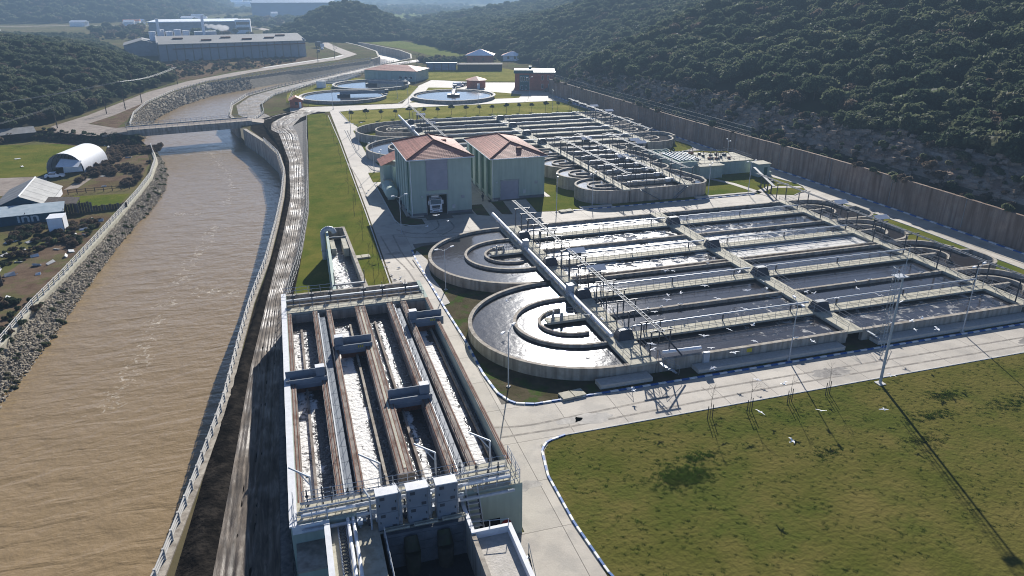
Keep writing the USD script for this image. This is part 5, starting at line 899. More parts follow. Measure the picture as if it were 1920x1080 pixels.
for i, (x, y, w, d, h, lab, mm) in enumerate(((104, 400, 24, 8, 3.0, 'long dark open shed below the farmhouses', 'wood_dark'), (84, 405, 16, 3.2, 3.6, 'dark trailer shed standing by the river fence', 'steel_blue'))):
    s_ = thing('farm_shed', lab, 'shed', (x, y, 0), math.radians(-15)); obj('wall', MB().box(-w/2, w/2, -d/2, d/2, 0, h), mm, s_); obj('roof', MB().box(-w/2 - .4, w/2 + .4, -d/2 - .4, d/2 + .4, h + .003, h + .25), 'wood_dark' if i == 0 else 'steel_blue', s_)
    for k in range(5): obj('post', MB().box(-w/2 + k * w/4.1, -w/2 + k * w/4.1 + .25, -d/2 - .3, -d/2 - .05, 0, h), 'wood_pole', s_)

# retaining wall of cast panels with fence on the far part
rw = thing('retaining_wall', 'long stained concrete retaining wall under the wooded slope', 'wall'); RWP = resample(WALL, 2.9)
for i, (a, b) in enumerate(zip(RWP[:-1], RWP[1:])):
    a, b = np.array(a), np.array(b); d = (b - a) / np.linalg.norm(b - a); n = np.array([d[1], -d[0]]); n = n if n[0] > 0 else -n
    off = .012 * ((i * 7) % 3); p, q = a + d * .015, b - d * .015; h = 5.9 + .25 * math.sin(i * .13); o = n * (off - .2); o2 = n * .4
    obj('panel', MB().hexa([(*(p + o), -.4), (*(p + o2), -.4), (*(q + o2), -.4), (*(q + o), -.4), (*(p + o), h), (*(p + o2), h), (*(q + o2), h), (*(q + o), h)]), 'old_wall', rw)
    if i % 6 == 3: obj('drain_pipe', MB().tube((*(a - n * .26), .6), (*(a - n * .26), h), .05, 5), 'steel', rw)
def mesh_fence(pts, z, h, label, step=2.5, top=None):
    f = thing('fence', label, 'fence'); P = resample(pts, step)
    for x, y in P: obj('post', MB().tube((x, y, z), (x, y, z + h), .05, 5), 'dark_steel', f)
    for k in (.98, .5, .06): obj('wire', MB().path([(x, y, z + h * k) for x, y in P], .018, 3), 'steel', f)
    obj('netting', MB().add([(x, y, zz) for x, y in P for zz in (z, z + h)], [(2*i, 2*i + 2, 2*i + 3, 2*i + 1) for i in range(len(P) - 1)]), 'netting', f)
mesh_fence([(x + .3, y) for x, y in WALL if y > 145], 6.0, 2.2, 'wire fence standing on top of the retaining wall')
mesh_fence([(-3.1, 40), (-3.1, 93), (-2.1, 106), (-.6, 116), (2.2, 147), (4.5, 197), (7.4, 272)], 0, 2.0, 'green wire fence between the dirt track and the grass verge', 2.4)
mesh_fence([(9, 292), (2, 300), (4, 325), (17, 360), (36, 388), (60, 420)], 0, 2.0, 'wire fence along the riverside behind the clarifiers', 3)

# river railings of concrete posts and two or three rails
def river_rail(pts, z, label, step=2.2, m='kerb_plain', limit=120, h=1.05):
    r = thing('river_railing', label, 'railing'); P = resample(pts, step)
    for i, (x, y) in enumerate(P):
        obj('post', MB().box(x - .10, x + .10, y - .10, y + .10, z, z + h), m, r)
    for k in (.92, .62, .32): obj('rail', MB().path([(x, y, z + h * k) for x, y in P], .065, 5), m, r)
river_rail([p for p in LB if p[1] < 246], -2.0, 'pale three bar railing on top of the left river bank')
river_rail([p for p in LB if p[1] > 264], .1, 'pale railing along the road on the left bank upstream', 3.0)
river_rail([p for p in BANK_R if p[1] < 249], .12, 'pale railing along the river wall beside the dirt track')
river_rail([p for p in BANK_R if 262 < p[1] < 460], .12, 'railing on the river wall upstream of the bridge', 3.0)
river_rail([(-10, 265), (-7, 280), (-8, 302), (-3.6, 325), (7.5, 348), (27, 380), (55, 425), (74, 448)], 0, 'inner railing between the upstream track and the clarifiers', 3.0)

# bridge
def bridge():
    b = thing('bridge', 'flat concrete road bridge across the brown river', 'bridge'); n0, n1, f0, f1 = np.array((-46.5, 249.2)), np.array((-10.6, 256.6)), np.array((-48.3, 257.6)), np.array((-12.2, 265.2)); z = 1.05
    q = lambda a, b_, t: a + (b_ - a) * t
    obj('deck', MB().hexa([(*n0, z - .9), (*n1, z - .9), (*f1, z - .9), (*f0, z - .9), (*n0, z), (*n1, z), (*f1, z), (*f0, z)]), 'tank_concrete', b)
    obj('road_surface', MB().sheet(Polygon([q(n0, f0, .12), q(n1, f1, .12), q(n1, f1, .88), q(n0, f0, .88)]), z + .006), 'dirt_road', b)
    for A, B in ((n0, n1), (f0, f1)):
        dd = (f0 - n0) / np.linalg.norm(f0 - n0) * (.25 if A is n0 else -.25); obj('kerb', MB().bar((*(A + dd), z + .3), (*(B + dd), z + .3), .5, .3), 'tank_concrete', b)
        obj('railing', railing([tuple(A + dd), tuple(B + dd)], z + .3, .95, 1.6, (1.0, .5), .035, .04), 'galv', b)
        obj('girder', MB().bar((*(A + dd * 1.5), z - .902), (*(B + dd * 1.5), z - .902), .5, 1.0), 'tank_concrete', b)
    for t in (0.02, .985): a, c = q(n0, n1, t), q(f0, f1, t); obj('abutment', MB().bar((*a, z - .91), (*c, z - .91), 2.0, 7.5), 'tank_concrete', b)
    m = q(n0, n1, .0); 
    obj('approach', MB().hexa([(-11.4, 256.4, -.3), (-6, 258, -.3), (-7, 266.5, -.3), (-13, 265, -.3), (-10.7, 256.6, z), (-6, 258, 0), (-7, 266.5, 0), (-12.3, 265.1, z)]), 'dirt_road', b)
    obj('approach', MB().hexa([(-54, 250.5, -.4), (-46, 249.3, -.4), (-48, 257.6, -.4), (-55, 262, -.4), (-54, 250.5, 0), (-46.4, 249.3, z), (-48.2, 257.6, z), (-55, 262, 0)]), 'dirt_road', b)
bridge()
# ------------------------------------------------------------------ factory and far buildings
fa = thing('factory', 'long grey panelled factory hall with low roof and a red pipe along its wall', 'factory', (-68, 500.5, 0), math.radians(7.6))
LF, WF, HF = 86.5, 60, 9.6
obj('wall', MB().box(0, .4, .4, WF, 0, 11), 'factory_wall', fa); obj('wall', MB().box(LF - .4, LF, .4, WF, 0, 11), 'factory_wall', fa); obj('wall', MB().box(0, LF, WF, WF + .4, 0, 11), 'factory_wall', fa)
nP = 18
for i in range(nP): obj('wall_panel', MB().box(LF * i / nP + .12, LF * (i + 1) / nP - .12, 0, .4, 0, HF), 'factory_wall', fa); obj('pier', MB().box(LF * i / nP - .3, LF * i / nP + .3, -.15, .38, 0, HF - .03), 'rubble_bed', fa)
obj('roof', MB().hexa([(-.5, -.5, HF - .1), (LF + .5, -.5, HF - .1), (LF + .5, WF / 2, 12.4), (-.5, WF / 2, 12.4), (-.5, -.5, HF + .3), (LF + .5, -.5, HF + .3), (LF + .5, WF / 2, 12.9), (-.5, WF / 2, 12.9)]), 'factory_roof', fa); obj('roof', MB().hexa([(-.5, WF / 2, 12.4), (LF + .5, WF / 2, 12.4), (LF + .5, WF + .5, HF), (-.5, WF + .5, HF), (-.5, WF / 2, 12.9), (LF + .5, WF / 2, 12.9), (LF + .5, WF + .5, HF + .4), (-.5, WF + .5, HF + .4)]), 'factory_roof', fa)
obj('end_parapet', MB().hexa([(-.6, 0, 9), (0, 0, 9), (0, WF/2, 9), (-.6, WF/2, 9), (-.6, 0, HF + .9), (0, 0, HF + .9), (0, WF/2, 13.4), (-.6, WF/2, 13.4)]), 'factory_wall', fa)
obj('red_pipe', MB().tube((8, -.5, HF - 2.6), (LF, -.5, HF - 1.4), .28, 6), 'rust', fa)
for x, y in ((28, 9), (40, 17), (12, 17), (52, 9), (66, 12), (74, 20)): obj('roof_vent', MB().box(x - 3, x + 3, y - .8, y + .8, HF + y * .1 + .2, HF + y * .1 + 1.2), 'rust', fa)
for i, (x, h) in enumerate(((2, 18), (30, 20))): obj('chimney', MB().tube((x, 62, 0), (x, 62, h + 4), 1.1, 10, .9), 'plant_white', fa)
for i in range(5): obj('silo', MB().tube((-2 + i * 5.2, 66, 0), (-2 + i * 5.2, 66, 14 + i % 2), 2.3, 14), 'plant_white', fa)
obj('cooling_unit', MB().box(24, 38, 62, 70, 9, 13.5), 'galv', fa)
sh = thing('factory_shed', 'pale gabled shed at the left end of the factory', 'shed', (-94, 545, 0), math.radians(8)); obj('wall', MB().box(0, 22, 0, 30, 0, 6.5), 'factory_wall', sh); obj('roof', MB().hexa([(-.5, -.5, 6.4), (11, -.5, 9.4), (11, 30.5, 9.4), (-.5, 30.5, 6.4), (-.5, -.5, 6.8), (11, -.5, 9.8), (11, 30.5, 9.8), (-.5, 30.5, 6.8)]), 'factory_roof', sh); obj('roof', MB().hexa([(11, -.5, 9.4), (22.5, -.5, 6.4), (22.5, 30.5, 6.4), (11, 30.5, 9.4), (11, -.5, 9.8), (22.5, -.5, 6.8), (22.5, 30.5, 6.8), (11, 30.5, 9.8)]), 'factory_roof', sh)
obj('gable', MB().add([(0, -.05, 6.4), (22, -.05, 6.4), (11, -.05, 9.4)], [(0, 1, 2)]), 'factory_wall', sh)
w2 = thing('warehouse', 'second long grey hall behind the factory with a white corner block', 'warehouse', (-112, 790, 0), math.radians(0)); obj('wall', MB().box(0, 76, 0, 60, 0, 10.5), 'factory_wall', w2); obj('roof', MB().box(-1, 77, -1, 61, 10.503, 11.3), 'bright_roof', w2); cb = obj('corner_block', MB().box(76.3, 90, -3, 16, 0, 12.5), 'plant_white', w2)
for z in (3.2, 8): obj('window_band', MB().box(77.2, 89, -3.2, -3.02, z, z + 2.4), 'glass_dark', cb)
fw = thing('warehouse', 'huge blue grey hall far behind the dark knoll', 'warehouse', (-30, 1240, 0), math.radians(-6)); obj('wall', MB().box(0, 120, 0, 80, 0, 18), 'steel_blue', fw); obj('roof', MB().hexa([(-1, -1, 18.003), (121, -1, 18.003), (121, 81, 18.003), (-1, 81, 18.003), (-1, -1, 19), (121, -1, 19), (121, 40, 24), (-1, 40, 24)]), 'steel_blue', fw)
rg = random.Random(11)
for i, (x, y, w, d, h) in enumerate(((-165, 1850, 130, 20, 6), (-60, 1900, 90, 20, 6), (-180, 2080, 110, 24, 6), (-40, 2200, 150, 24, 6), (-150, 2420, 100, 30, 7), (20, 2500, 120, 30, 7))):
    g_ = thing('greenhouse', 'bright long roof on the far plain, ' + ('nearest left', 'nearest right', 'second row left', 'second row right', 'farthest left', 'farthest right')[i], 'greenhouse', (x, y, 0)); obj('wall', MB().box(0, w, 0, d, 0, h), 'plant_white', g_); obj('roof', MB().hexa([(0, 0, h + .003), (w, 0, h + .003), (w, d, h + .003), (0, d, h + .003), (0, d * .3, h + 4), (w, d * .3, h + 4), (w, d * .6, h + 4), (0, d * .6, h + 4)]), 'bright_roof', g_)
for i in range(26):
    x, y = [(rg.uniform(-420, -150), rg.uniform(700, 1000)), (rg.uniform(-150, 40), rg.uniform(980, 1700))][i % 2]; w, d, h = rg.uniform(8, 18), rg.uniform(7, 12), rg.uniform(3.5, 6)
    hh = thing('far_house', 'tiny pale building in the far valley', 'house', (x, y, 0), rg.uniform(-.4, .4), 'scattered small buildings in the far valley'); obj('wall', MB().box(0, w, 0, d, 0, h), 'plant_white', hh); obj('roof', MB().hexa([(-.4, -.4, h + .003), (w + .4, -.4, h + .003), (w + .4, d + .4, h + .003), (-.4, d + .4, h + .003), (-.4, d/2 - .1, h + 2), (w + .4, d/2 - .1, h + 2), (w + .4, d/2 + .1, h + 2), (-.4, d/2 + .1, h + 2)]), 'bright_roof' if i % 3 else 'roof_tile', hh)
for pg, lab in ((Polygon([(56, 690), (84, 700), (118, 560), (120, 490), (98, 470), (90, 545), (66, 640)]), 'bright green field beside the upstream river'), (Polygon([(110, 1000), (300, 1180), (420, 1500), (200, 1550), (130, 1200)]), 'pale green field far behind the knoll'), (Polygon([(-130, 1060), (-30, 1060), (-30, 1180), (-140, 1230)]), 'pale field on the plain')):
    struct('field', MB().sheet(pg, -.02), 'field', lab)
for pts, w in (([(-330, 1010), (-200, 1000), (-110, 960), (-20, 985), (30, 1050)], 5), ([(10, 760), (-20, 900), (-60, 1000)], 4)):
    struct('road', MB().sheet(LineString(pts).buffer(w), -.01), 'dirt_road', 'pale far road across the valley')

# ------------------------------------------------------------------ hills
def sm(t): t = np.clip(t, 0, 1); return t * t * (3 - 2 * t)
FOOT = np.array([(-200, 131), (100, 129), (200, 126), (290, 120), (330, 130), (430, 142), (470, 126), (520, 116), (610, 108), (700, 108), (800, 118), (900, 150), (1000, 220), (1150, 330), (1500, 420)], float)
def xfoot(y): return np.interp(y, FOOT[:, 0], FOOT[:, 1])
def n2(x, y, s, seed, o=3): return meshkit.fbm(np.stack([np.asarray(x) * s, np.asarray(y) * s, np.zeros(np.shape(x))], -1), o, seed) - .5
def H_right(x, y):
    d = x - xfoot(y); base = 9.0 * (1 - sm((y - 285) / 60.)) 
    kf = 1 - .62 * sm((y - 430) / 220.) * (1 - sm((d - 120) / 200.))
    return base * sm((d + 1) / 4) + kf * (np.clip(d, 0, 60) * .40 + np.clip(d - 60, 0, 150) * .34 + np.clip(d - 210, 0, 200) * .12) + 9 * n2(x, y, .012, 1) * sm(d / 50) + np.where(d < -1, (d + 1) * .6, 0)
EDGE = np.array([(250, -140), (262, -84), (275, -76), (292, -70), (320, -63.5), (352, -58), (388, -48.5), (410, -47.5), (440, -60), (456, -67), (490, -77), (527, -89), (620, -114), (723, -145), (800, -170)], float)
def H_left(x, y):
    d = np.minimum(np.interp(y, EDGE[:, 0], EDGE[:, 1]) - x, (y - 262) * 1.1); k = 1 - .75 * sm((y - 470) / 210.)
    return np.where(d > 0, 19 * k * (1 - np.exp(-np.maximum(d, 0) / 48.)) + 3 * n2(x, y, .02, 4) * sm(d / 40), d * .4) - .1
def H_knoll(x, y):
    r = np.hypot((x - 66) / 80., (y - 735) / 105.); return 25 * (1 - sm(r / 1.0)) + 3 * n2(x, y, .015, 8) * sm((1 - r) * 2) - 1.0 * (r > 1)
def H_far(x, y):
    d = y - (1040 + .12 * (x + 300)) ; return np.where(d > 0, 150 * sm(d / 620.), d * .1) * (1 - sm((x + 260) / 200.)) + 16 * n2(x, y, .006, 12) * sm(d / 120.) - .4 - 4 * sm((x + 200) / 150)
def H_back(x, y):
    d = y - 1900 + .1 * x; return np.where(d > 0, 210 * sm(d / 1500.), d * .1) * sm((x - 100) / 500.) + 20 * n2(x, y, .003, 15) * sm(d / 300.) - 1
def hill(name, fn, x0, x1, y0, y1, st, m, label):
    xs, ys = np.arange(x0, x1 + 1, st), np.arange(y0, y1 + 1, st); X, Y = np.meshgrid(xs, ys); Z = fn(X, Y); v = np.c_[X.ravel(), Y.ravel(), Z.ravel()]; nx = len(xs)
    i, j = np.meshgrid(np.arange(len(ys) - 1), np.arange(nx - 1), indexing='ij'); f = np.stack([i*nx + j, i*nx + j + 1, (i+1)*nx + j + 1, (i+1)*nx + j], -1).reshape(-1, 4); f = f[(v[f][:, :, 2] > -.3).any(1)]
    u_, inv = np.unique(f, return_inverse=True); return struct(name, (v[u_], inv.reshape(f.shape)), m, label, smooth=True)
hill('hillside', H_right, 100, 900, -60, 1500, 8, 'forest_floor', 'long wooded slope on the right')
hill('hillside', H_left, -420, -40, 250, 800, 6, 'forest_floor', 'low wooded hill left of the river')
hill('hillside', H_knoll, -30, 160, 610, 860, 5, 'forest_floor', 'dark wooded knoll in the middle distance')
hill('hillside', H_far, -1500, 0, 1000, 1900, 22, 'forest_floor', 'far wooded hillside on the left')
hill('hillside', H_back, 50, 3000, 1700, 4200, 60, 'forest_floor', 'hazy hills on the horizon')
# terrace and rock cut behind the retaining wall
ROCK_N = 150; yy = np.linspace(-60, 300, ROCK_N); uu = np.linspace(0, 1, 22); X, Y, Z = [], [], []
for y in yy:
    xw = np.interp(y, [p[1] for p in WALL[::-1]], [p[0] for p in WALL[::-1]]) + .3; xf_ = xfoot(y)
    for u in uu:
        if u < .35: x, z = xw + (xf_ - 5.0 - xw) * u / .35, 5.6 - 1.2 * math.sin(u / .35 * math.pi)
        else: t = (u - .35) / .65; x, z = xf_ - 5.0 + 7.0 * t, 5.5 + 6.0 * t ** .8 * (1 - .5 * sm((y - 240) / 60.)) 
        X.append(x); Y.append(y); Z.append(z)
v = np.c_[X, Y, Z]; r_ = meshkit.fbm(v * np.array([.5, .22, .8]), 4, 21) - .5; r2 = np.floor(meshkit.noise(v * np.array([.3, .15, .55]), 5) * 4) / 4; msk = np.tile(uu > .36, ROCK_N); v[:, 0] -= np.where(msk, 1.6 * r_ + 1.1 * r2, 0); v[:, 2] += np.where(msk, .8 * r_, .5 * r_)
i, j = np.meshgrid(np.arange(ROCK_N - 1), np.arange(21), indexing='ij'); f = np.stack([i*22 + j, i*22 + j + 1, (i+1)*22 + j + 1, (i+1)*22 + j], -1).reshape(-1, 4)
fr = np.array([uu[q % 22] for q in f[:, 0]]) >= .34
struct('rock_cut', (v, f[fr]), 'rock', 'broken rock face cut above the retaining wall'); u_, inv_ = np.unique(f[~fr], return_inverse=True); struct('terrace', (v[u_], inv_.reshape(-1, 4)), 'scree', 'dark terrace behind the retaining wall', smooth=True)
rk = UsdGeom.PointInstancer.Define(stage, '/World/rock_blocks'); tag(rk.GetPrim(), kind='stuff', label='loose rock blocks on the cut face')
m = trimesh.creation.box((1, 1, 1)); m = m.subdivide(); vv = np.array(m.vertices); vv *= (.75 + .5 * RNG.random((len(vv), 1))); usdkit.mesh(stage, '/World/rock_blocks/block', (vv, m.faces), LOOK + 'rock'); rk.CreatePrototypesRel().SetTargets([Sdf.Path('/World/rock_blocks/block')])
cand = v[msk]; pick = cand[RNG.integers(0, len(cand), 2600)] + RNG.normal(0, .7, (2600, 3)) * np.array([.5, 1.4, .6]); s_ = .4 + 1.1 * RNG.random(2600) ** 2
rk.CreatePositionsAttr(Vt.Vec3fArray.FromNumpy(pick.astype(np.float32))); rk.CreateScalesAttr(Vt.Vec3fArray.FromNumpy((s_[:, None] * np.array([.8, 1.5, .7])).astype(np.float32))); rk.CreateProtoIndicesAttr(Vt.IntArray([0] * 2600)); an = RNG.random(2600) * .8 - .4
rk.CreateOrientationsAttr(Vt.QuathArray([Gf.Quath(float(math.cos(a / 2)), 0, 0, float(math.sin(a / 2))) for a in an]))

# ------------------------------------------------------------------ trees
def crown_mesh(seed, n=620, w=2.6, h=3.2, lumps=13, leaf=.42, open_=0):
    rg = np.random.default_rng(seed); C = []
    for i in range(lumps):
        a, r = rg.random() * 6.283, rg.random() ** .6 * w * .62; zc = h * (.38 + .5 * rg.random() * (1 - .45 * r / w)); C.append((r * math.cos(a), r * math.sin(a), zc, w * (.30 + .22 * rg.random())))
    C = np.array(C); P, N = [], []
    for _ in range(n):
        c = C[rg.integers(lumps)]; d = rg.normal(size=3); d[2] = abs(d[2]) * 1.0 - .35; d /= np.linalg.norm(d); P.append(c[:3] + d * c[3] * (.82 + .28 * rg.random()) * np.array([1, 1, .85])); N.append(d + rg.normal(size=3) * .55)
    mb = MB()
    for p, nn in zip(P, N):
        nn = nn / np.linalg.norm(nn); a = np.cross(nn, rg.normal(size=3)); a /= np.linalg.norm(a); b = np.cross(nn, a); s = leaf * (.6 + .8 * rg.random()); k = .25 * s
        mb.add([p - a * s - b * s * .6, p + a * s * .2 - b * s * .7 + nn * k, p + a * s + b * s * .3, p - a * s * .1 + b * s * .8 + nn * k], [(0, 1, 2, 3)])
    for c in C:
        m = trimesh.creation.icosphere(1, 1.0); vv = np.array(m.vertices) * c[3] * .78 * (.85 + .3 * rg.random((len(m.vertices), 1))) * np.array([1, 1, .85]) + c[:3]; mb.add(vv, m.faces)
    return mb
def trunk_mesh(seed, h=1.6, r=.16, forks=3, spread=1.2, top=2.2):
    rg = np.random.default_rng(seed); mb = MB().tube((0, 0, -.4), (0, 0, h), r, 7, r * .7)
    for i in range(forks): a = i * 6.283 / forks + rg.random(); mb.tube((0, 0, h * .8), (spread * math.cos(a), spread * math.sin(a), top), r * .55, 5, r * .25)
    return mb
def bare_crown(seed, h=3.0, depth=4, spread=.5, r0=.05):
    rg = np.random.default_rng(seed); mb = MB()
    def grow(p, d, L, r, k):
        q = p + d * L; mb.tube(p, q, r, 4, r * .65)
        if k == 0: return
        for _ in range(3 if k > 1 else 2):
            dd = d + rg.normal(size=3) * spread; dd[2] = abs(dd[2]) * .8 + .15; dd /= np.linalg.norm(dd); grow(p + d * L * (.55 + .4 * rg.random()), dd, L * .66, r * .6, k - 1)
    grow(np.array([0, 0, h * .35]), np.array([0, 0, 1.]), h * .34, r0, depth); return mb
KINDS = []
for k, (seed, mm, w, h) in enumerate(((1, 'leaf', 2.7, 3.6), (2, 'leaf', 3.1, 3.3), (3, 'leaf_dark', 2.3, 4.0), (4, 'leaf', 2.4, 2.8), (5, 'leaf_brown', 2.2, 2.7), (6, 'leaf_dark', 2.9, 3.6))):
    KINDS.append((crown_mesh(seed, 560, w, h, 12 + k % 3, .40), trunk_mesh(seed), mm))
def in_view(x, y, z, pad=.06):
    f_ = np.array([math.sin(YAW) * math.cos(PITCH), math.cos(YAW) * math.cos(PITCH), -math.sin(PITCH)]); r_ = np.array([math.cos(YAW), -math.sin(YAW), 0]); d_ = np.cross(f_, r_); v = np.stack([x, y, z - CAMH], -1); D = v @ f_
    return (D > 0) & (np.abs(v @ r_ / D) < 960 / FOC + pad) & (np.abs(v @ d_ / D) < 540 / FOC + pad), D
def scatter(fn, x0, x1, y0, y1, step, seed, dmask, smin=.8, smax=1.3):
    rg = np.random.default_rng(seed); X, Y = np.meshgrid(np.arange(x0, x1, step), np.arange(y0, y1, step)); X = X.ravel() + rg.uniform(-.45, .45, X.size) * step; Y = Y.ravel() + rg.uniform(-.45, .45, Y.size) * step
    Z = fn(X, Y); ok, D = in_view(X, Y, Z + 2); ok &= dmask(X, Y, Z); s = smin + (smax - smin) * rg.random(len(X)) ** 1.3; return np.c_[X, Y, Z - .2, s, D][ok], rg
RT, _ = scatter(H_right, 104, 420, 20, 760, 3.7, 31, lambda x, y, z: (x - xfoot(y) > 1.5 + 2 * np.sin(y * .3)) & (n2(x, y, .03, 41, 2) > -.30), .8, 1.6)
RT2, _ = scatter(H_right, 108, 880, 760, 1450, 9, 32, lambda x, y, z: (x - xfoot(y) > 2) & (n2(x, y, .012, 42, 2) > -.16), 1.4, 2.2)
LT, _ = scatter(H_left, -400, -44, 262, 760, 4.0, 33, lambda x, y, z: (z > .25) & (n2(x, y, .03, 43, 2) > -.33), .7, 1.25)
KT, _ = scatter(H_knoll, -20, 150, 620, 850, 5.2, 34, lambda x, y, z: z > .4, .9, 1.5)
FT, _ = scatter(H_far, -1400, -20, 1010, 1850, 13, 35, lambda x, y, z: (z > .3) & (n2(x, y, .008, 44, 2) > -.20), 1.6, 3.0)
def clear(x, y): return (np.abs(x - 40) + 0 > 0)
PT, _ = scatter(lambda x, y: 0 * x, -500, 700, 720, 2600, 16, 36, lambda x, y, z: (n2(x, y, .006, 45, 3) > -.04) & (H_far(x, y) < .1) & (H_right(x, y) < .1) & (H_knoll(x, y) < .1) & (H_left(x, y) < .2) & ~((x > -120) & (x < 100) & (y > 770) & (y < 860)) & ~((x > -40) & (x < 100) & (y > 1220) & (y < 1330)), 1.2, 2.4)
ST, _ = scatter(lambda x, y: 0 * x - .2, -460, -60, 560, 1010, 8, 38, lambda x, y, z: (n2(x, y, .02, 46, 3) > -.08) & (H_left(x, y) < .1) & ~((x > -125) & (y > 520) & (y < 640)) & ~((x > -120) & (y > 775)), .4, 1.0)
BT, _ = scatter(H_back, 80, 2600, 1750, 4000, 45, 37, lambda x, y, z: z > 1, 4, 7)
rgk = np.random.default_rng(77)
def kind_of(n, brown): k = rgk.integers(0, 4, n) + 0; k = np.where(k == 3, 5, k); k = np.where(rgk.random(n) < .22, 3, k); return np.where(rgk.random(n) < brown, 4, k)
near = np.vstack([np.c_[RT, np.zeros(len(RT))], np.c_[LT, np.ones(len(LT))]]); kinds = kind_of(len(near), .10); order = np.argsort(near[:, 4]); first, rest = order[:290], order[290:]
tree_names = {0: ('evergreen_tree', 'bushy dark evergreen tree'), 1: ('evergreen_tree', 'broad dark evergreen tree'), 2: ('evergreen_tree', 'tall narrow dark evergreen tree'), 3: ('evergreen_shrub', 'low round evergreen shrub'), 4: ('bare_shrub', 'brown winter shrub'), 5: ('evergreen_tree', 'full crowned very dark evergreen tree')}
proto = {}
for i in first:
    x, y, z, s, D, side = near[i]; k = int(kinds[i]); a = float(rgk.random() * 6.283); d_ = x - xfoot(y); where = (' on the right slope' + (' above the rock cut' if d_ < 9 else ' behind the first rows' if d_ < 24 else ' higher up') + (', beside the big lawn' if y < 66 else ', opposite the front tank' if y < 124 else ', opposite the green unit' if y < 165 else ', opposite the rear tank')) if side == 0 else ' on the left hill by the river road'
    lab = tree_names[k][1].replace('bushy ', '').replace('full crowned very dark', 'full crowned').replace('broad dark', 'broad').replace('tall narrow dark', 'tall narrow') + where; grp = 'trees of the right hand wood' if side == 0 else 'trees of the left hill wood'
    if k not in proto:
        t = thing(tree_names[k][0], lab, 'tree' if k not in (3, 4) else 'shrub', (x, y, z), a, grp, s); obj('trunk', KINDS[k][1], 'bark', t); obj('crown', KINDS[k][0], KINDS[k][2], t); proto[k] = t
    else: dup(proto[k], (x, y, z), a, lab, grp, (s, s, s * (.85 + .3 * rgk.random())))
def forest(name, pts, kk, label, zs=1.0):
    pi = UsdGeom.PointInstancer.Define(stage, '/World/' + name); p = pi.GetPrim(); tag(p, label, 'wood', None, 'stuff'); ts = []
    for k, (cr, tr, mm) in enumerate(KINDS):
        b = f'/World/{name}/tree' + (f'_{k:03d}' if k else ''); UsdGeom.Xform.Define(stage, b); usdkit.mesh(stage, b + '/crown', cr.mesh(), LOOK + mm); usdkit.mesh(stage, b + '/trunk', tr.mesh(), LOOK + 'bark'); ts.append(Sdf.Path(b))
    pi.CreatePrototypesRel().SetTargets(ts); n = len(pts); an = rgk.random(n) * 6.283
    pi.CreatePositionsAttr(Vt.Vec3fArray.FromNumpy(pts[:, :3].astype(np.float32))); sc = pts[:, 3:4] * np.array([1, 1, 1.]) ; sc[:, 2] *= zs * (.85 + .3 * rgk.random(n)); pi.CreateScalesAttr(Vt.Vec3fArray.FromNumpy(sc.astype(np.float32)))
    pi.CreateOrientationsAttr(Vt.QuathArray([Gf.Quath(float(math.cos(a / 2)), 0, 0, float(math.sin(a / 2))) for a in an])); pi.CreateProtoIndicesAttr(Vt.IntArray([int(k) for k in kk]))
rR = rest[near[rest, 5] == 0]; rL = rest[near[rest, 5] == 1]
forest('wood_right', near[rR], kinds[rR], 'dense evergreen wood covering the right hand slope'); forest('wood_left', near[rL], kinds[rL], 'dense evergreen wood on the left hill')
forest('wood_knoll', KT, kind_of(len(KT), .05), 'dark wood on the knoll'); forest('wood_ridge', RT2, kind_of(len(RT2), .2), 'hazy wood on the far end of the right slope'); forest('wood_far', FT, kind_of(len(FT), .25), 'far wood on the left hillside'); forest('valley_trees', PT, kind_of(len(PT), .35), 'scattered far trees of the valley'); forest('valley_scrub', ST, np.where(rgk.random(len(ST)) < .6, 4, 3), 'brown scrub between the left wood and the factory'); forest('wood_horizon', BT, kind_of(len(BT), .2), 'hazy wood on the horizon hills')
# undergrowth on the rock cut and terrace
ug = UsdGeom.PointInstancer.Define(stage, '/World/undergrowth'); tag(ug.GetPrim(), 'brown and green scrub on the rock cut, embankment and waste ground', 'scrub', None, 'stuff')
for k, mm in enumerate(('leaf_brown', 'leaf', 'leaf_dark')): usdkit.mesh(stage, f'/World/undergrowth/bush_{k:03d}', crown_mesh(60 + k, 130, 1.0, 1.0, 5, .22).mesh(), LOOK + mm)
ug.CreatePrototypesRel().SetTargets([Sdf.Path(f'/World/undergrowth/bush_{k:03d}') for k in range(3)])
up = [(*p, .5 + 1.2 * RNG.random() ** 2, RNG.integers(0, 3)) for p in v[RNG.integers(0, len(v), 900)] + RNG.normal(0, .8, (900, 3)) * np.array([1, 1, .05])]
for _ in range(420): t = RNG.random(); a = RNG.random(); L1, L2 = LineString(emb_t), LineString(emb_b); p, q = L1.interpolate(a, normalized=True).coords[0], L2.interpolate(a, normalized=True).coords[0]; up.append((p[0] + (q[0] - p[0]) * t, p[1] + (q[1] - p[1]) * t, -.1 - 2.2 * t, .3 + .7 * RNG.random(), (2, 0, 2)[RNG.integers(3)]))
for _ in range(320): x, y = RNG.uniform(-110, -66), RNG.uniform(236, 262); up.append((x, y, -2.3, .6 + 1.8 * RNG.random(), RNG.integers(0, 3))) if (x < -82) else None
for _ in range(520): x, y = RNG.uniform(-50, -36), RNG.uniform(190, 242); up.append((x, y, -2.3, .4 + .8 * RNG.random(), 0)) if n2(x, y, .12, 9, 2) > -.03 else None
for _ in range(420): x, y = RNG.uniform(-52, -38), RNG.uniform(95, 162); up.append((x, y, -2.3, .3 + .7 * RNG.random(), (0, 2)[RNG.integers(2)])) if n2(x, y, .12, 10, 2) > -.02 else None
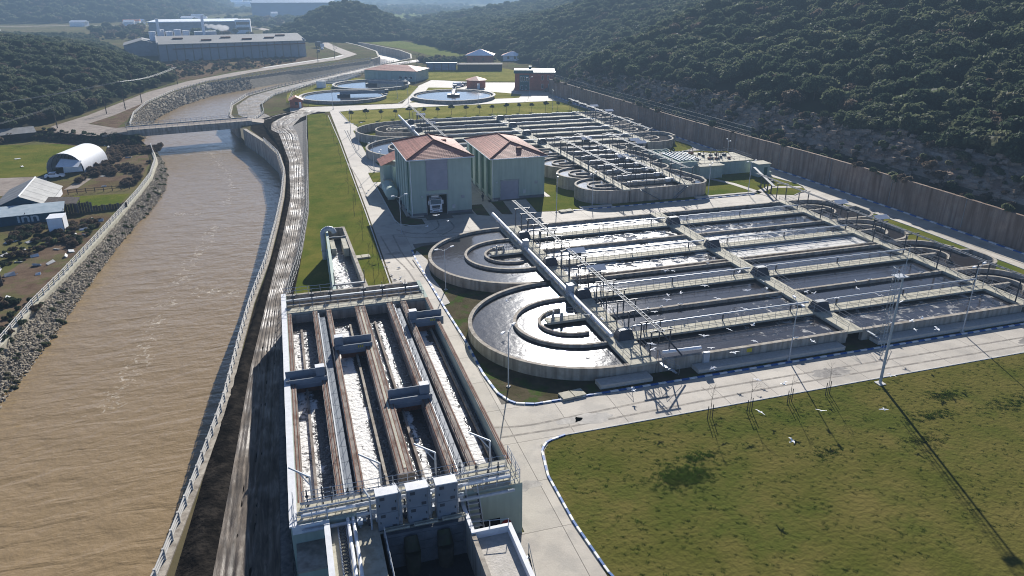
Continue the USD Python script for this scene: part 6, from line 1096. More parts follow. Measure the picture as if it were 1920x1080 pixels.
for _ in range(520): x, y = RNG.uniform(-60, 10), RNG.uniform(405, 500); up.append((x, y, -.1, .5 + 1.3 * RNG.random() ** 2, (0, 0, 1)[RNG.integers(3)])) if fyard.union(Polygon([(-70, 499), (-48, 404), (2, 466), (16, 500)])).contains(Point(x, y)) and lroad.distance(Point(x, y)) > 2 else None
for _ in range(130): a = RNG.random(); p = LineString(low).interpolate(a, normalized=True).coords[0]; q = LineString(loww).interpolate(a, normalized=True).coords[0]; t = .35 + .65 * RNG.random(); up.append((p[0] + (q[0] - p[0]) * t, p[1] + (q[1] - p[1]) * t, -2.3 - 2.9 * t, .2 + .3 * RNG.random(), 1))
for _ in range(200): a = .62 + .36 * RNG.random(); up.append((RNG.uniform(82, 126), RNG.uniform(452, 470) - 10 * RNG.random(), -.1, .6 + 2.2 * RNG.random() ** 2, RNG.integers(0, 2)))
up = np.array(up, float); ug.CreatePositionsAttr(Vt.Vec3fArray.FromNumpy(up[:, :3].astype(np.float32))); ug.CreateScalesAttr(Vt.Vec3fArray.FromNumpy(np.repeat(up[:, 3:4], 3, 1).astype(np.float32))); ug.CreateProtoIndicesAttr(Vt.IntArray([int(k) for k in up[:, 4]]))
# tufts on the near lawn
gt = UsdGeom.PointInstancer.Define(stage, '/World/grass'); tag(gt.GetPrim(), 'short uneven grass tufts of the big lawn', 'grass', None, 'stuff')
for k in range(3):
    rg2 = np.random.default_rng(k + 5); mb = MB()
    for _ in range(16):
        a, r = rg2.random() * 6.28, rg2.random() * .22; x, y = r * math.cos(a), r * math.sin(a); t_ = rg2.random() * 6.28; h = .05 + .08 * rg2.random(); mb.add([(x - .03, y, 0), (x + .03, y + .02, 0), (x + .06 * math.cos(t_), y + .06 * math.sin(t_), h)], [(0, 1, 2)])
    usdkit.mesh(stage, f'/World/grass/tuft_{k:03d}', mb.mesh(), LOOK + 'blade')
gt.CreatePrototypesRel().SetTargets([Sdf.Path(f'/World/grass/tuft_{k:03d}') for k in range(3)])
gx, gy = RNG.uniform(19.5, 85, 60000), RNG.uniform(34, 58.4, 60000); okv, _ = in_view(gx, gy, gx * 0, .02); pd = np.zeros(len(gx))
for px_, py_, ra, rb2, w_ in ((31.4, 49.0, 2.3, 1.3, 1), (34.5, 51.2, 1.6, .7, .6), (46.5, 48.2, 2.0, .7, .4), (57.5, 47.2, 2.2, .8, .4), (62, 50.5, 2.2, .8, .5), (66.5, 53.5, 2.2, .8, .6), (72, 50, 3.5, 1.0, .35)): pd = np.maximum(pd, w_ * np.exp(-((gx - px_) / ra) ** 2 - ((gy - py_) / rb2) ** 2))
dens = n2(gx, gy, .25, 50, 3); ok = okv & (RNG.random(len(gx)) < .03 + .9 * pd + .06 * np.clip(dens, 0, 1)) & (gx > 20.6); gx, gy, dens = gx[ok], gy[ok], pd[ok]
gt.CreatePositionsAttr(Vt.Vec3fArray.FromNumpy(np.c_[gx, gy, gx * 0 + .035].astype(np.float32))); gs = (.55 + .7 * dens + .5 * RNG.random(len(gx))); gt.CreateScalesAttr(Vt.Vec3fArray.FromNumpy(np.repeat(gs[:, None], 3, 1).astype(np.float32))); gt.CreateProtoIndicesAttr(Vt.IntArray(RNG.integers(0, 3, len(gx)).tolist()))

# planted trees
tp = None
for i, x in enumerate(np.r_[np.linspace(21.5, 101, 17)]):
    y = 256.5 + .8 * math.sin(i * 2.1); lab = 'small clipped round-headed tree in the row on the long lawn'
    if tp is None:
        tp = thing('clipped_tree', lab, 'tree', (x, y, .04), 0, 'clipped trees in a row on the long lawn'); obj('trunk', MB().tube((0, 0, 0), (0, 0, 2.2), .08, 6, .05), 'bark', tp); obj('crown', crown_mesh(91, 200, 1.0, 1.3, 6, .2), 'leaf_dark', tp, ); UsdGeom.Xformable(stage.GetPrimAtPath(str(tp.GetPath()) + '/crown')).AddTranslateOp().Set(Gf.Vec3d(0, 0, 1.7))
    else: dup(tp, (x, y, .04), i, lab, None, .85 + .3 * ((i * 37) % 10) / 10)
def sapling(x, y, h, seed, label, stakes=True, group=None, name='sapling'):
    t = thing(name, label, 'sapling', (x, y, .03), 0, group); obj('trunk', MB().tube((0, 0, 0), (.05, .03, h * .45), .035, 5, .025), 'twig', t); obj('crown', bare_crown(seed, h, 3, .42, .028), 'twig', t)
    if stakes:
        for dx, dy in ((-.35, -.1), (.35, .1)): obj('stake', MB().tube((dx, dy, 0), (dx, dy, 1.6), .045, 5), 'wood_dark', t)
    return t
for i, (x, y) in enumerate(((39.1, 56.9), (43.8, 56.8), (49.1, 57.2), (54.2, 57.4))): sapling(x, y, 4.1, 300 + i, 'bare staked sapling on the big lawn edge, ' + ('leftmost of four', 'second from the left of four', 'third from the left of four', 'rightmost of four, nearest the ladder mast')[i])
s0 = None
for i, (x, y) in enumerate([(10.7, 97), (11.2, 101), (10.2, 105), (11.4, 109), (10.4, 113.5), (11.6, 118), (10.8, 126), (11.7, 134), (10.9, 142), (12.0, 150), (11.5, 160), (12.3, 172), (12.1, 186), (12.7, 200), (12.6, 216), (13, 232), (12.9, 248)]):
    lab = 'bare thin sapling on the long grass verge by the left road'
    if s0 is None: s0 = sapling(x, y, 4.2, 320, lab, False, 'bare saplings along the left grass verge')
    else: dup(s0, (x, y, .03), i * 1.7, lab, None, .85 + .3 * ((i * 31) % 10) / 10)
def bare_tree(x, y, z, h, seed, label, d=5):
    t = thing('bare_tree', label, 'tree', (x, y, z)); obj('trunk', MB().tube((0, 0, -.2), (0, 0, h * .4), h * .022, 6, h * .016), 'bark', t); obj('crown', bare_crown(seed, h, d, .55, h * .016), 'twig', t)
bare_tree(-46.2, 127.4, -2.2, 8.5, 401, 'dark bare tree at the left edge of the rubbish plot'); bare_tree(-49.5, 239.5, -2.2, 5, 402, 'small bare tree below the bridge embankment', 4); bare_tree(34, 492, 0, 9, 403, 'bare tree at the bend of the factory road', 4); bare_tree(96, 412, 0, 12, 404, 'large bare tree beside the dark shed', 5); bare_tree(75, 430, 0, 8, 405, 'bare tree behind the long green building', 4)

# ------------------------------------------------------------------ lamps, mast, poles
LAMPS = [(20.1, 99.6, 6.3, 'between the two left ends of the front tank'), (20.8, 69.4, 7.0, 'in front of the nearest round tank end'), (55.1, 65.45, 7.5, 'on the kerb near the middle of the front tank'), (81.7, 65.5, 9, 'on the kerb at the right of the ladder mast'), (58.3, 134.4, 6.8, 'before the left corner of the middle tank'), (50.0, 133, 7.2, 'beside the grass of the lower green building'), (94.9, 134.0, 6.9, 'near the right end of the middle tank'), (84.7, 133.6, 7, 'at the front of the middle tank, right of its stair'), (18.7, 230, 7, 'beside the far rear tank end'), (18.6, 206, 7, 'between the rear tank ends on the left road'), (19.3, 178, 7, 'at the corner of the left road behind the lorry building'), (20.4, 172.5, 6, 'on the small grass patch behind the lorry building'), (44.2, 303, 7, 'beside the first clarifier road'), (46.4, 289.4, 8.5, 'at the road junction by the first clarifier'), (71.7, 279, 7, 'on the back road below the right clarifier'), (98, 296, 7, 'before the brick office'), (17.3, 282, 8, 'at the head of the left road'), (105.8, 160, 6, 'behind the small green unit'), (18, 128, 7, 'at the corner of the lorry building verge'), (60, 350, 7, 'by the long green building'), (96, 262, 6, 'at the right end of the long lawn')]
def lamp(h):
    t = thing('street_lamp', '', 'street lamp'); obj('pole', MB().tube((0, 0, 0), (0, 0, h), .085, 8, .05), 'galv', t, smooth=40); obj('base', MB().box(-.2, .2, -.2, .2, 0, .12), 'kerb_plain', t)
    for s in (-1, 1): obj('arm', MB().tube((0, 0, h - .1), (s * 1.1, 0, h + .35), .04, 6), 'galv', t); obj('lamp_head', MB().box(min(s*1.0, s*1.6), max(s*1.0, s*1.6), -.12, .12, h + .28, h + .42), 'plant_white', t)
    return t
L0 = None
for i, (x, y, h, w) in enumerate(LAMPS):
    lab = 'thin grey double-armed lamp post ' + w
    if L0 is None: L0 = lamp(7.0); place(L0, (x, y, .03), .3, (1, 1, h / 7.0), label=lab)
    else: dup(L0, (x, y, .03), .3 + .5 * (i % 3), lab, None, (1, 1, h / 7.0))
ms = thing('ladder_mast', 'tall grey lighting mast with caged ladder leaning over the big lawn edge', 'mast', (61.6, 57.7, .02)); HM = 13.3
obj('pole', MB().tube((0, 0, 0), (0, 0, HM), .17, 12, .10), 'galv', ms, smooth=40); obj('lightning_rod', MB().tube((0, 0, HM), (.05, 0, HM + 3.4), .05, 6, .025), 'galv', ms); obj('base_plate', MB().box(-.45, .45, -.45, .45, 0, .1), 'kerb_plain', ms)
for x in (-.85, -.45): obj('ladder_rail', MB().tube((x, .1, 3.6), (x, .1, HM - .1), .035, 4), 'galv', ms)
for z in np.arange(3.7, HM, .42): obj('rung', MB().tube((-.85, .1, z), (-.45, .1, z), .022, 4), 'galv', ms)
for z in np.arange(5.6, HM, .9): obj('cage_hoop', MB().path([(-.65 + .42 * math.cos(a), .1 + .55 * math.sin(a), z) for a in np.linspace(0, math.pi, 8)] + [(-1.07, .1, z)], .025, 4), 'steel', ms); 
for a in (.5, 1.57, 2.6): obj('cage_bar', MB().tube((-.65 + .42 * math.cos(a), .1 + .55 * math.sin(a), 5.6), (-.65 + .42 * math.cos(a), .1 + .55 * math.sin(a), HM - .6), .02, 4), 'steel', ms)
for z in np.arange(4, HM, 2.2): obj('bracket', MB().tube((0, 0, z), (-.65, .1, z), .03, 4), 'galv', ms)
obj('top_platform', MB().box(-1.1, .3, -.5, .6, HM - .1, HM - .04), 'galv', ms); obj('railing', railing([(-1.1, -.5), (-1.1, .6), (.3, .6)], HM - .04, .9, .6), 'galv', ms)
POLES = [(-70.1, 268.6, 7.2), (-60.7, 295.7, 6), (-56.0, 304.5, 10.5), (-52.8, 321, 6), (-8, 449, 9), (22.5, 470, 9), (-46, 380, 8)]
for i, (x, y, h) in enumerate(POLES):
    t = thing('utility_pole', 'wooden utility pole ' + ('at the bridge road bend', 'short one beside the muddy triangle', 'tall one with cross arm by the left wood', 'short one on the river road past the triangle', 'by the far pavement strip', 'at the factory road bend', 'at the foot of the left wood')[i], 'pole', (x, y, 0)); obj('post', MB().tube((0, 0, -.3), (0, 0, h), .17, 7, .11), 'wood_pole', t); obj('cross_arm', MB().box(-.9, .9, -.06, .06, h - .7, h - .55), 'wood_pole', t)
def wires(name, P, Q, sag, label, offs=(-.8, 0, .8)):
    t = thing(name, label, 'wires')
    for o in offs:
        p, q = np.array(P, float) + [o, 0, 0], np.array(Q, float) + [o, 0, 0]; pts = [p + (q - p) * u - np.array([0, 0, sag * 4 * u * (1 - u)]) for u in np.linspace(0, 1, 14)]; obj('wire', MB().path(pts, .022, 4), 'steel', t)
wires('power_line', (-56, 304.5, 10), (-130, 215, 11), 2.2, 'sagging power wires from the tall pole towards the left edge'); wires('power_line', (-56, 304.5, 10), (-46, 380, 7.6), 1.2, 'sagging power wires along the foot of the left wood'); wires('power_line', (-70.1, 268.6, 6.6), (-100, 212, 4.6), 1.2, 'low sagging wires from the bridge road pole', (-.5, .5))

# ------------------------------------------------------------------ vehicles
def car(label, loc, rz, paint='car_white', L=4.3, van=False, name='parked_car', cat='car'):
    t = thing(name, label, cat, loc, rz); h = 1.95 if van else 1.45
    prof = [(-L/2, .35), (-L/2, .85), (-L/2 + .15, h if van else 1.0), (L/2 - 1.5 if van else L/2 - 1.9, h if van else 1.43), (L/2 - .95, .95), (L/2 - .05, .8), (L/2, .35)] if van else [(-L/2, .35), (-L/2, .88), (-L/2 + .5, .95), (-L/2 + 1.0, 1.42), (L/2 - 1.9, 1.44), (L/2 - 1.15, .95), (L/2 - .1, .8), (L/2, .35)]
    m = trimesh.creation.extrude_polygon(Polygon(prof), 1.7, engine='earcut'); vv = np.array(m.vertices); vv = np.c_[vv[:, 0], vv[:, 2] - .85, vv[:, 1]]; tap = np.where(vv[:, 2] > 1.2, .86, 1.0); vv[:, 1] *= tap; obj('body', (vv, m.faces[:, ::-1]), paint, t)
    for s in (-1, 1):
        obj('side_window', MB().box(-L/2 + .9, L/2 - 1.75, s * .80 - .03, s * .80 + .03, .98, 1.33), 'glass_dark', t)
        for x in (-L/2 + .8, L/2 - .85): obj('wheel', MB().tube((x, s * .68, .33), (x, s * .88, .33), .33, 14), 'rubber', t)
        obj('headlight', MB().box(L/2 - .12, L/2 - .03, s * .62 - .15, s * .62 + .15, .62, .76), 'plant_white', t)
    wx = L/2 - 1.5 if van else L/2 - 1.88; z1 = h - .06 if van else 1.38
    obj('windscreen', MB().add([(wx + .03, -.66, z1), (wx + .03, .66, z1), (L/2 - 1.12, .74, 1.0), (L/2 - 1.12, -.74, 1.0), (wx + .06, -.66, z1 + .03), (wx + .06, .66, z1 + .03), (L/2 - 1.08, .74, 1.02), (L/2 - 1.08, -.74, 1.02)], [(0, 1, 2, 3), (7, 6, 5, 4)]), 'glass_dark', t)
    return t
car('white car parked in the shade of the tarpaulin shelter', (-56.5, 204.8, -2.2), math.radians(0)); car('white van parked beside the brick pump house', (76.5, 333, 0), math.radians(10), van=True, L=5, name='parked_van', cat='van'); car('dark car parked behind the pump house van', (80.5, 336.5, 0), math.radians(30), 'car_dark'); car('dark car parked in front of the brick office', (110, 305.5, 0), math.radians(-18), 'car_dark'); car('pale car at the kerb of the factory road', (31, 566, 0), math.radians(80)); car('dark car at the factory road bend', (27, 545, 0), math.radians(95), 'car_dark')
ft = thing('box_lorry', 'dark box lorry standing beyond the end of the factory', 'lorry', (30, 586, 0), math.radians(-65)); obj('cab', MB().hexa([(3.6, -1.2, .6), (5.4, -1.2, .6), (5.4, 1.2, .6), (3.6, 1.2, .6), (3.6, -1.15, 3), (5.0, -1.15, 3), (5.0, 1.15, 3), (3.6, 1.15, 3)]), 'plant_white', ft); obj('box', MB().box(-4, 3.5, -1.25, 1.25, 1, 4), 'car_dark', ft); 
for x in (-3, -1.8, 4.4):
    for s in (-1.05, 1.05): obj('wheel', MB().tube((x, s - .15, .5), (x, s + .15, .5), .5, 10), 'rubber', ft)

# ------------------------------------------------------------------ rubbish plot on the left bank
ZP = -2.2
tn = thing('tarpaulin_shelter', 'white half round tarpaulin shelter with a torn open end', 'shelter', (-55.2, 210.0, ZP), math.radians(-14)); n = 16; Rr, Hh, Lq = 4.7, 5.0, 13.0
ar = [(Rr * math.cos(a), Hh * math.sin(a) ** .8 if math.sin(a) > 0 else 0) for a in np.linspace(0, math.pi, n)]
mb = MB(); mb.add([(x, y, z) for y in (0, Lq) for x, z in ar] , [(i, i + n, i + n + 1, i + 1) for i in range(n - 1)]); mb.add([(x * .985, y, z * .985) for y in (0, Lq) for x, z in ar], [(i + 1, i + n + 1, i + n, i) for i in range(n - 1)]); obj('cover', mb, 'tarp_white', tn, smooth=50)
for y in np.linspace(.1, Lq - .1, 7): obj('hoop', MB().path([(x * .97, y, z * .97) for x, z in ar], .05, 5), 'steel', tn)
obj('back_sheet', MB().add([(x, Lq - .05, z) for x, z in ar] + [(0, Lq - .05, 0)], [(i, i + 1, n) for i in range(n - 1)]), 'tarp_white', tn); obj('front_flap', MB().hexa([(-.5, -.15, 0), (4.4, -.15, .4), (4.4, -.1, .4), (-.5, -.1, 0), (-.2, -.4, 2.6), (4.2, -.3, 2.6), (4.2, -.2, 2.6), (-.2, -.3, 2.6)]), 'tarp_white', tn); obj('awning', MB().hexa([(-.6, -3.2, 2.2), (4.6, -2.6, 2.0), (4.4, .2, 3.0), (-.6, .2, 3.6), (-.6, -3.2, 2.26), (4.6, -2.6, 2.06), (4.4, .2, 3.06), (-.6, .2, 3.66)]), 'tarp_white', tn)
bn = thing('barn', 'low barn with pale corrugated gable roof left of the river', 'barn'); e, rz_ = -.55, 1.7
for (xa, ya), (xb, yb), (xc, yc), (xd, yd), sgn in (((-49.6, 170.6), (-50.6, 187.6), (-56, 188.6), (-54.6, 170.6), 1), ((-60.2, 170), (-61.4, 187.6), (-56, 188.6), (-54.6, 170.6), -1)):
    A, B, C, D = np.array((xa, ya, e)), np.array((xb, yb, e)), np.array((xc, yc, rz_)), np.array((xd, yd, rz_)); N_ = 9
    for i in range(N_):
        p0, p1, q1, q0 = A + (B - A) * i / N_, A + (B - A) * (i + 1) / N_, D + (C - D) * (i + 1) / N_, D + (C - D) * i / N_; g_ = (p1 - p0) * .012; l_ = np.array([0, 0, .06 + .02 * (i % 2)]); obj('roof_sheet', MB().hexa([p0 + g_, p1 - g_, q1 - g_, q0 + g_, p0 + g_ + l_, p1 - g_ + l_, q1 - g_ + l_, q0 + g_ + l_]), 'sheet_metal', bn)
obj('ridge', MB().tube((-54.6, 170.6, rz_ + .1), (-56, 188.6, rz_ + .1), .14, 6), 'bright_roof', bn); obj('wall', MB().poly(Polygon([(-50, 171), (-50.9, 187.2), (-61, 187.2), (-59.8, 170.4)]), ZP, e + .02), 'plant_white', bn); obj('gable', MB().add([(-50, 170.9, e), (-59.8, 170.3, e), (-54.6, 170.7, rz_), (-50, 171.1, e), (-59.8, 170.5, e), (-54.6, 170.9, rz_)], [(0, 1, 2), (3, 5, 4)]), 'tarp_blue', bn)
tl = thing('tarp_fence', 'blue printed tarpaulin fence with white letters under a grey sheet roof', 'fence'); obj('sheet', MB().hexa([(-60, 162.0, ZP), (-45.4, 164.4, ZP), (-45.4, 164.5, ZP), (-60, 162.1, ZP), (-60, 162.0, -.2), (-45.4, 164.4, -.3), (-45.4, 164.5, -.3), (-60, 162.1, -.2)]), 'tarp_blue', tl); obj('roof_sheet', MB().hexa([(-60, 161.7, -.25), (-45.2, 164.1, -.35), (-46.2, 169.8, .3), (-60.5, 168.4, .3), (-60, 161.7, -.18), (-45.2, 164.1, -.28), (-46.2, 169.8, .37), (-60.5, 168.4, .37)]), 'tarp_grey', tl)
tm = meshkit.text_mesh('inn', 1.5, .03, True); vv = np.array(tm.vertices); ang = math.atan2(2.4, 14.6); vv *= np.array([1.35, 1, 1]); q_ = np.c_[vv[:, 0], -vv[:, 2], vv[:, 1]]; q_ = np.c_[q_[:, 0] * math.cos(ang) - q_[:, 1] * math.sin(ang) - 53.6, q_[:, 0] * math.sin(ang) + q_[:, 1] * math.cos(ang) + 163.08, q_[:, 2] - 1.75]; obj('lettering', (q_, tm.faces), 'tarp_grey', tl)
for x, y in ((-45.4, 164.6), (-52, 163.5), (-59, 162.3)): obj('post', MB().tube((x, y, ZP), (x, y, .1), .08, 5), 'wood_dark', tl)
cbn = thing('site_cabin', 'white box cabin standing on blocks beside the tarp fence', 'cabin', (-46.1, 155.4, ZP), math.radians(2)); obj('body', MB().box(0, 2.7, 0, 3.4, .25, 2.75), 'plant_white', cbn); obj('roof', MB().box(-.06, 2.76, -.06, 3.46, 2.753, 2.86), 'bright_roof', cbn); obj('corner_trim', MB().box(2.62, 2.72, -.03, .07, .25, 2.75), 'dark_steel', cbn)
for x, y in ((.1, .1), (2.2, .1), (.1, 2.9), (2.2, 2.9)): obj('block', MB().box(x, x + .4, y, y + .4, 0, .25), 'kerb_plain', cbn)
lt = thing('lean_to', 'low lean-to with dark weathered board roof beside the barn', 'shed')
for i in range(6): a, b = i / 6, (i + .94) / 6; obj('roof_board', MB().hexa([(-50.0 + 6 * a, 169.3, .15 - .5 * a), (-50.0 + 6 * b, 169.3, .15 - .5 * b), (-50.2 + 6 * b, 174.2, .35 - .5 * b), (-50.2 + 6 * a, 174.2, .35 - .5 * a), (-50.0 + 6 * a, 169.3, .22 - .5 * a), (-50.0 + 6 * b, 169.3, .22 - .5 * b), (-50.2 + 6 * b, 174.2, .42 - .5 * b), (-50.2 + 6 * a, 174.2, .42 - .5 * a)]), 'wood_dark', lt)
for x, y in ((-49.8, 169.6), (-44.3, 169.6), (-44.5, 173.8)): obj('post', MB().tube((x, y, ZP), (x, y, -.3), .08, 5), 'wood_dark', lt)
bf = thing('board_fence', 'dark board fence running from the lean-to to the river railing', 'fence')
for i in range(24): x = -46.6 + i * .5; obj('board', MB().box(x, x + .46, 168.3 + .03 * (i % 3) + i * .08, 168.38 + .03 * (i % 3) + i * .08, ZP, ZP + (2.2 if i < 11 else 1.2) + .12 * math.sin(i * 2.3)), 'wood_dark' if i % 5 else 'car_dark', bf)
wf = thing('rail_fence', 'rough wooden rail fence behind the green patch', 'fence')
for i in range(8): x = -49.5 + i * 1.8; obj('post', MB().tube((x, 186 + i * .2, ZP), (x, 186 + i * .2, ZP + 1.2), .09, 5), 'wood_dark', wf)
for z in (.5, 1.0): obj('rail', MB().tube((-49.5, 186, ZP + z), (-36.9, 187.4, ZP + z), .05, 4), 'wood_dark', wf)
sk = thing('old_shack', 'old shack with grey weathered roof at the foot of the left hill', 'shed', (-80.5, 263, ZP), math.radians(20)); obj('wall', MB().box(-5, 5, -2.5, 2.5, 0, 2.2), 'wood_dark', sk); obj('roof', MB().hexa([(-5.4, -3, 2.2), (5.4, -3, 2.2), (5.4, 3, 3.2), (-5.4, 3, 3.2), (-5.4, -3, 2.3), (5.4, -3, 2.3), (5.4, 3, 3.3), (-5.4, 3, 3.3)]), 'sheet_metal', sk)
tb = thing('tub', 'round black tub standing in the rubbish plot', 'tub', (-40.8, 148.5, ZP)); rg_ = Point(0, 0).buffer(.75, 8).difference(Point(0, 0).buffer(.66, 8)); obj('shell', MB().poly(rg_, 0, .85), 'rubber', tb); obj('bottom', MB().poly(Point(0, 0).buffer(.67, 8), .02, .5), 'black_mud', tb)
struct('plot_ground', MB().sheet(Polygon([(-51.6, 191), (-48.8, 192), (-47.6, 202), (-50.2, 201)]), ZP + .02), 'dirt_road', 'beige hard patch on the plot'); struct('plot_ground', MB().sheet(Polygon([(-70, 188), (-59, 190), (-57, 200), (-59, 207), (-75, 209), (-100, 204), (-100, 190)]), ZP + .015), 'dirt_road', 'beige track on the plot'); struct('plot_ground', MB().sheet(Polygon([(-47, 172), (-36.8, 173), (-36.2, 183), (-48, 184)]), ZP + .01), 'lawn', 'bright green grass patch'); struct('plot_ground', MB().sheet(Polygon([(-58, 208), (-60, 225), (-53, 240), (-66, 252), (-90, 256), (-140, 250), (-140, 212)]), ZP + .008), 'lawn', 'green meadow beside the white shelter')
for pg in (Polygon([(-52, 98), (-40.2, 100), (-39.5, 122), (-38.4, 140), (-37.2, 155), (-44, 153), (-47, 135), (-50, 118)]), Polygon([(-49, 199), (-36, 196), (-36.5, 216), (-39.5, 234), (-46, 232), (-47, 215)])): struct('plot_ground', MB().sheet(pg, ZP + .012), 'plot_mud', 'brown muddy rubbish ground')
DEB = [(-51.5, 151.1), (-44.8, 148.1), (-48, 145.9), (-40.9, 158.1), (-38.1, 161), (-41.2, 152.9), (-40.2, 155.6), (-50.1, 143), (-46.9, 138.6), (-43.4, 135.9), (-39.5, 142.3), (-41.4, 136.4), (-46.3, 131.8), (-42.3, 144.2), (-39.7, 139.5), (-40.4, 162.8), (-43.1, 191.6), (-38.7, 196.8), (-50.8, 241.6), (-56.2, 236.9), (-39.3, 152), (-48.2, 150.1), (-52.6, 245), (-45, 141), (-49, 135), (-42, 131), (-45.5, 203), (-41, 214), (-43, 225), (-60, 228), (-68, 221), (-72, 232), (-47, 117), (-44, 112), (-43.5, 121)]
rd = random.Random(8)
for i, (x, y) in enumerate(DEB):
    s = thing('scrap_sheet', 'pale piece of scrap lying on the rubbish plot', 'scrap', (x, y, ZP + .03), rd.random() * 3.1, 'pale scrap pieces strewn on the left bank plot'); a, b = rd.uniform(.3, 1.0), rd.uniform(.15, .55); h = rd.uniform(.05, .5)
    obj('sheet', MB().hexa([(-a, -b, 0), (a, -b * .7, 0), (a * .9, b, .04), (-a, b * .8, .1), (-a, -b, .06), (a, -b * .7, .06), (a * .9, b, .04 + h), (-a, b * .8, .1 + h * .6)]), 'debris', s)
    if i % 3 == 0: obj('plank', MB().tube((-a * 1.3, .2, .1), (a * 1.4, -.1, .12), .06, 4), 'debris', s)

# ------------------------------------------------------------------ gulls
def gull(label, up, sit=False):
    t = thing('gull', label, 'gull'); obj('body', MB().ball((0, 0, 0), .11, 2, (.85, 2.2, .85)).ball((0, .25, .05), .065, 1, (1, 1.25, 1)), 'bird_white', t, smooth=True); obj('beak', MB().tube((0, .31, .045), (0, .39, .03), .018, 5, .004), 'yellow_paint', t); obj('tail', MB().hexa([(-.07, -.4, -.01), (.07, -.4, -.01), (.05, -.2, -.01), (-.05, -.2, -.01), (-.09, -.4, .01), (.09, -.4, .01), (.05, -.2, .02), (-.05, -.2, .02)]), 'bird_white', t)
    for s in (-1, 1):
        if sit: obj('wing', MB().ball((s * .075, -.06, .03), .09, 1, (.4, 2.4, .7)), 'bird_grey', t)
        else:
            z1, z2 = .22 * up, .22 * up - .10 * (up < .5); mb = MB()
            a = [(s * .05, .13, .03), (s * .05, -.10, .03), (s * .36, -.06, z1), (s * .36, .17, z1), (s * .72, -.10, z2), (s * .70, -.02, z2)]
            mb.add(a + [(x, y, z + .025) for x, y, z in a], [(0, 1, 2, 3), (3, 2, 4, 5), (9, 8, 7, 6), (11, 10, 8, 9)]); obj('wing', mb, 'bird_white', t)
    return t
BIRDS = [(33.3, 63.2, .9), (36.4, 65.6, 5), (35.9, 64.3, 5), (45.1, 78.2, 4), (46.1, 79.8, 4), (48.1, 79.9, 4), (50, 87.9, 4), (52.4, 89.9, 3), (60, 84.4, 4), (59.5, 78.1, 5), (60.1, 78, 4), (58.5, 80.1, 3), (54.5, 74.6, 3), (52.5, 81.2, 4), (51.7, 76.7, 4), (48.7, 64.7, 6), (48, 68.1, 4), (64.4, 75.3, 4), (66.7, 76.5, 3), (68.8, 74.3, 3), (69.9, 72.3, 5), (70.9, 69.5, 5), (70.3, 65.3, 6), (68.9, 62, 5), (70.6, 62.2, 5), (71.1, 63.2, 3), (71.9, 60.9, 4), (38.4, 43.6, 6), (39.6, 49.8, 5), (48.9, 52.2, 2), (58.1, 53.2, 4), (56.6, 51.8, 1), (43.3, 64.4, 4), (47.4, 56.5, 3), (47.6, 61.1, 1), (42.9, 77.3, 3), (29.2, 95.1, 3), (25.3, 121, 4), (22.7, 118.2, 6), (22.2, 125, 2), (33.3, 77.1, 4), (35.6, 77.3, 3), (43, 65.6, 5), (50.4, 66.2, 3), (55.5, 62.5, 4), (25, 84, 4), (41, 60.2, 4), (44, 61, 5)]
fl = [gull('', .9), gull('', .2), gull('', .5)]; usedk = set(); rb_ = random.Random(4)
for i, (x, y, z) in enumerate(BIRDS):
    k = i % 3; lab = ('white gull with raised wings', 'white gull with level wings', 'white gull gliding with spread wings')[k] + ' flying ' + ('over the front tank' if y > 67 else 'over the concrete road and kerb' if y > 58.6 else 'low over the big lawn'); gp = 'gulls in flight over the front tank and the lawn'
    rz = rb_.random() * 6.28; tl_ = rb_.uniform(-18, 18)
    if k not in usedk: usedk.add(k); place(fl[k], (x, y, z), rz, .75, tl_, lab, gp)
    else: dup(fl[k], (x, y, z), rz, lab, gp, rb_.uniform(.65, .85), tl_)
st0 = None
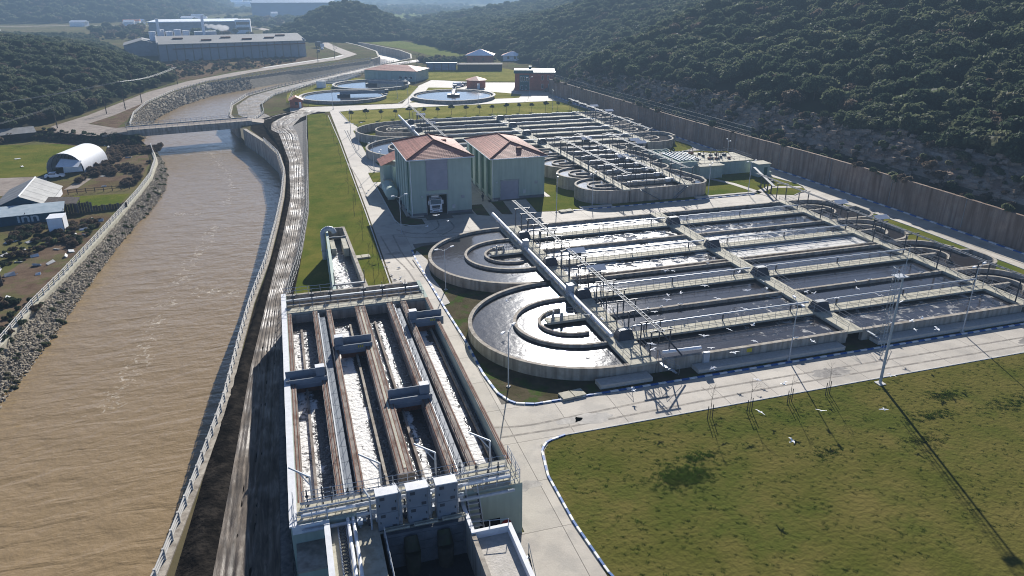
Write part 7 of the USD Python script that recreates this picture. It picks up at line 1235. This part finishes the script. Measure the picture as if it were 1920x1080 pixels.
for i, (x, y, z, w) in enumerate([(12.9, 111.6, .13, 0), (14.8, 110.7, .13, 0), (13.2, 107.7, .13, 0), (14.4, 106.3, .13, 0), (13.4, 105.8, .13, 0), (14.2, 104.6, .13, 0), (16.3, 86.7, .13, 0), (16.5, 84.4, .13, 0), (16.2, 79, .13, 0), (57.5, 67.7, 1.73, 1), (72, 67.7, 1.73, 1), (46, 81.2, 1.73, 1), (49, 81.2, 1.73, 1), (78, 81.3, 1.73, 1), (80.5, 81.3, 1.73, 1), (61, 94.2, 1.73, 1), (44, 81.2, 1.73, 1), (90, 81.2, 1.73, 1)]):
    lab = ('white gull standing on the concrete road by the long verge', 'white gull perched on a wall of the front tank')[w]; gp = ('gulls standing on the left road', 'gulls perched on the front tank walls')[w]
    if st0 is None: st0 = gull('', 0, True); place(st0, (x, y, z), 1.0, 1.0, None, lab, gp)
    else: dup(st0, (x, y, z), i * 1.9, lab, gp, 1.0)
for i, (x, y) in enumerate(((27, 64.3), (9.6, 117.5), (52, 132.9))):
    mh = thing('slab_cover', ('pale double slab cover in front of the nearest round tank end', 'pale slab cover on the grass right of the inlet channel', 'pale slab cover by the grass of the lower green building')[i], 'cover', (x, y + (1.2 if i == 0 else 0), .04), .1); obj('slab', MB().box(-1.4, -.05, -.7, .7, 0, .25), 'walk_concrete', mh); obj('slab', MB().box(.05, 1.4, -.7, .7, 0, .25), 'walk_concrete', mh)

# ------------------------------------------------------------------ air
HAZE = 0.00017
mat('haze_air', {'v': ('principled_volume', {'color': (.50, .73, 1.0), 'density': HAZE, 'anisotropy': .35})}, [], None, 'v.volume')
struct('haze', MB().box(-3600, 4300, -100, 7100, -8.6, 290), 'haze_air', 'thin bluish winter haze', kind='stuff')
mat('steam_look', {'v': ('principled_volume', {'color': (1, 1, 1), 'density': .16, 'anisotropy': .3})}, [], None, 'v.volume')
for i in range(0):
    t = i / 8; mb.ball((-46 + 13 * t, 566 + 1.5 * t, 17.5 - 2.2 * t + .5 * math.sin(i * 2.4)), 1.0 + 1.5 * t, 2, (1.3, 1, .8))
import manifold3d as m3
sv = m3.Manifold.batch_boolean([m3.Manifold.sphere(1.0 + 1.3 * i / 8, 20).scale((1.4, 1, .8)).translate((-46 + 13 * i / 8, 566 + 1.5 * i / 8, 17.5 - 2.2 * i / 8 + .5 * math.sin(i * 2.4))) for i in range(9)], m3.OpType.Add)
tag(obj('steam', sv, 'steam_look'), 'white steam drifting beside the factory chimney', 'steam', None, 'stuff')
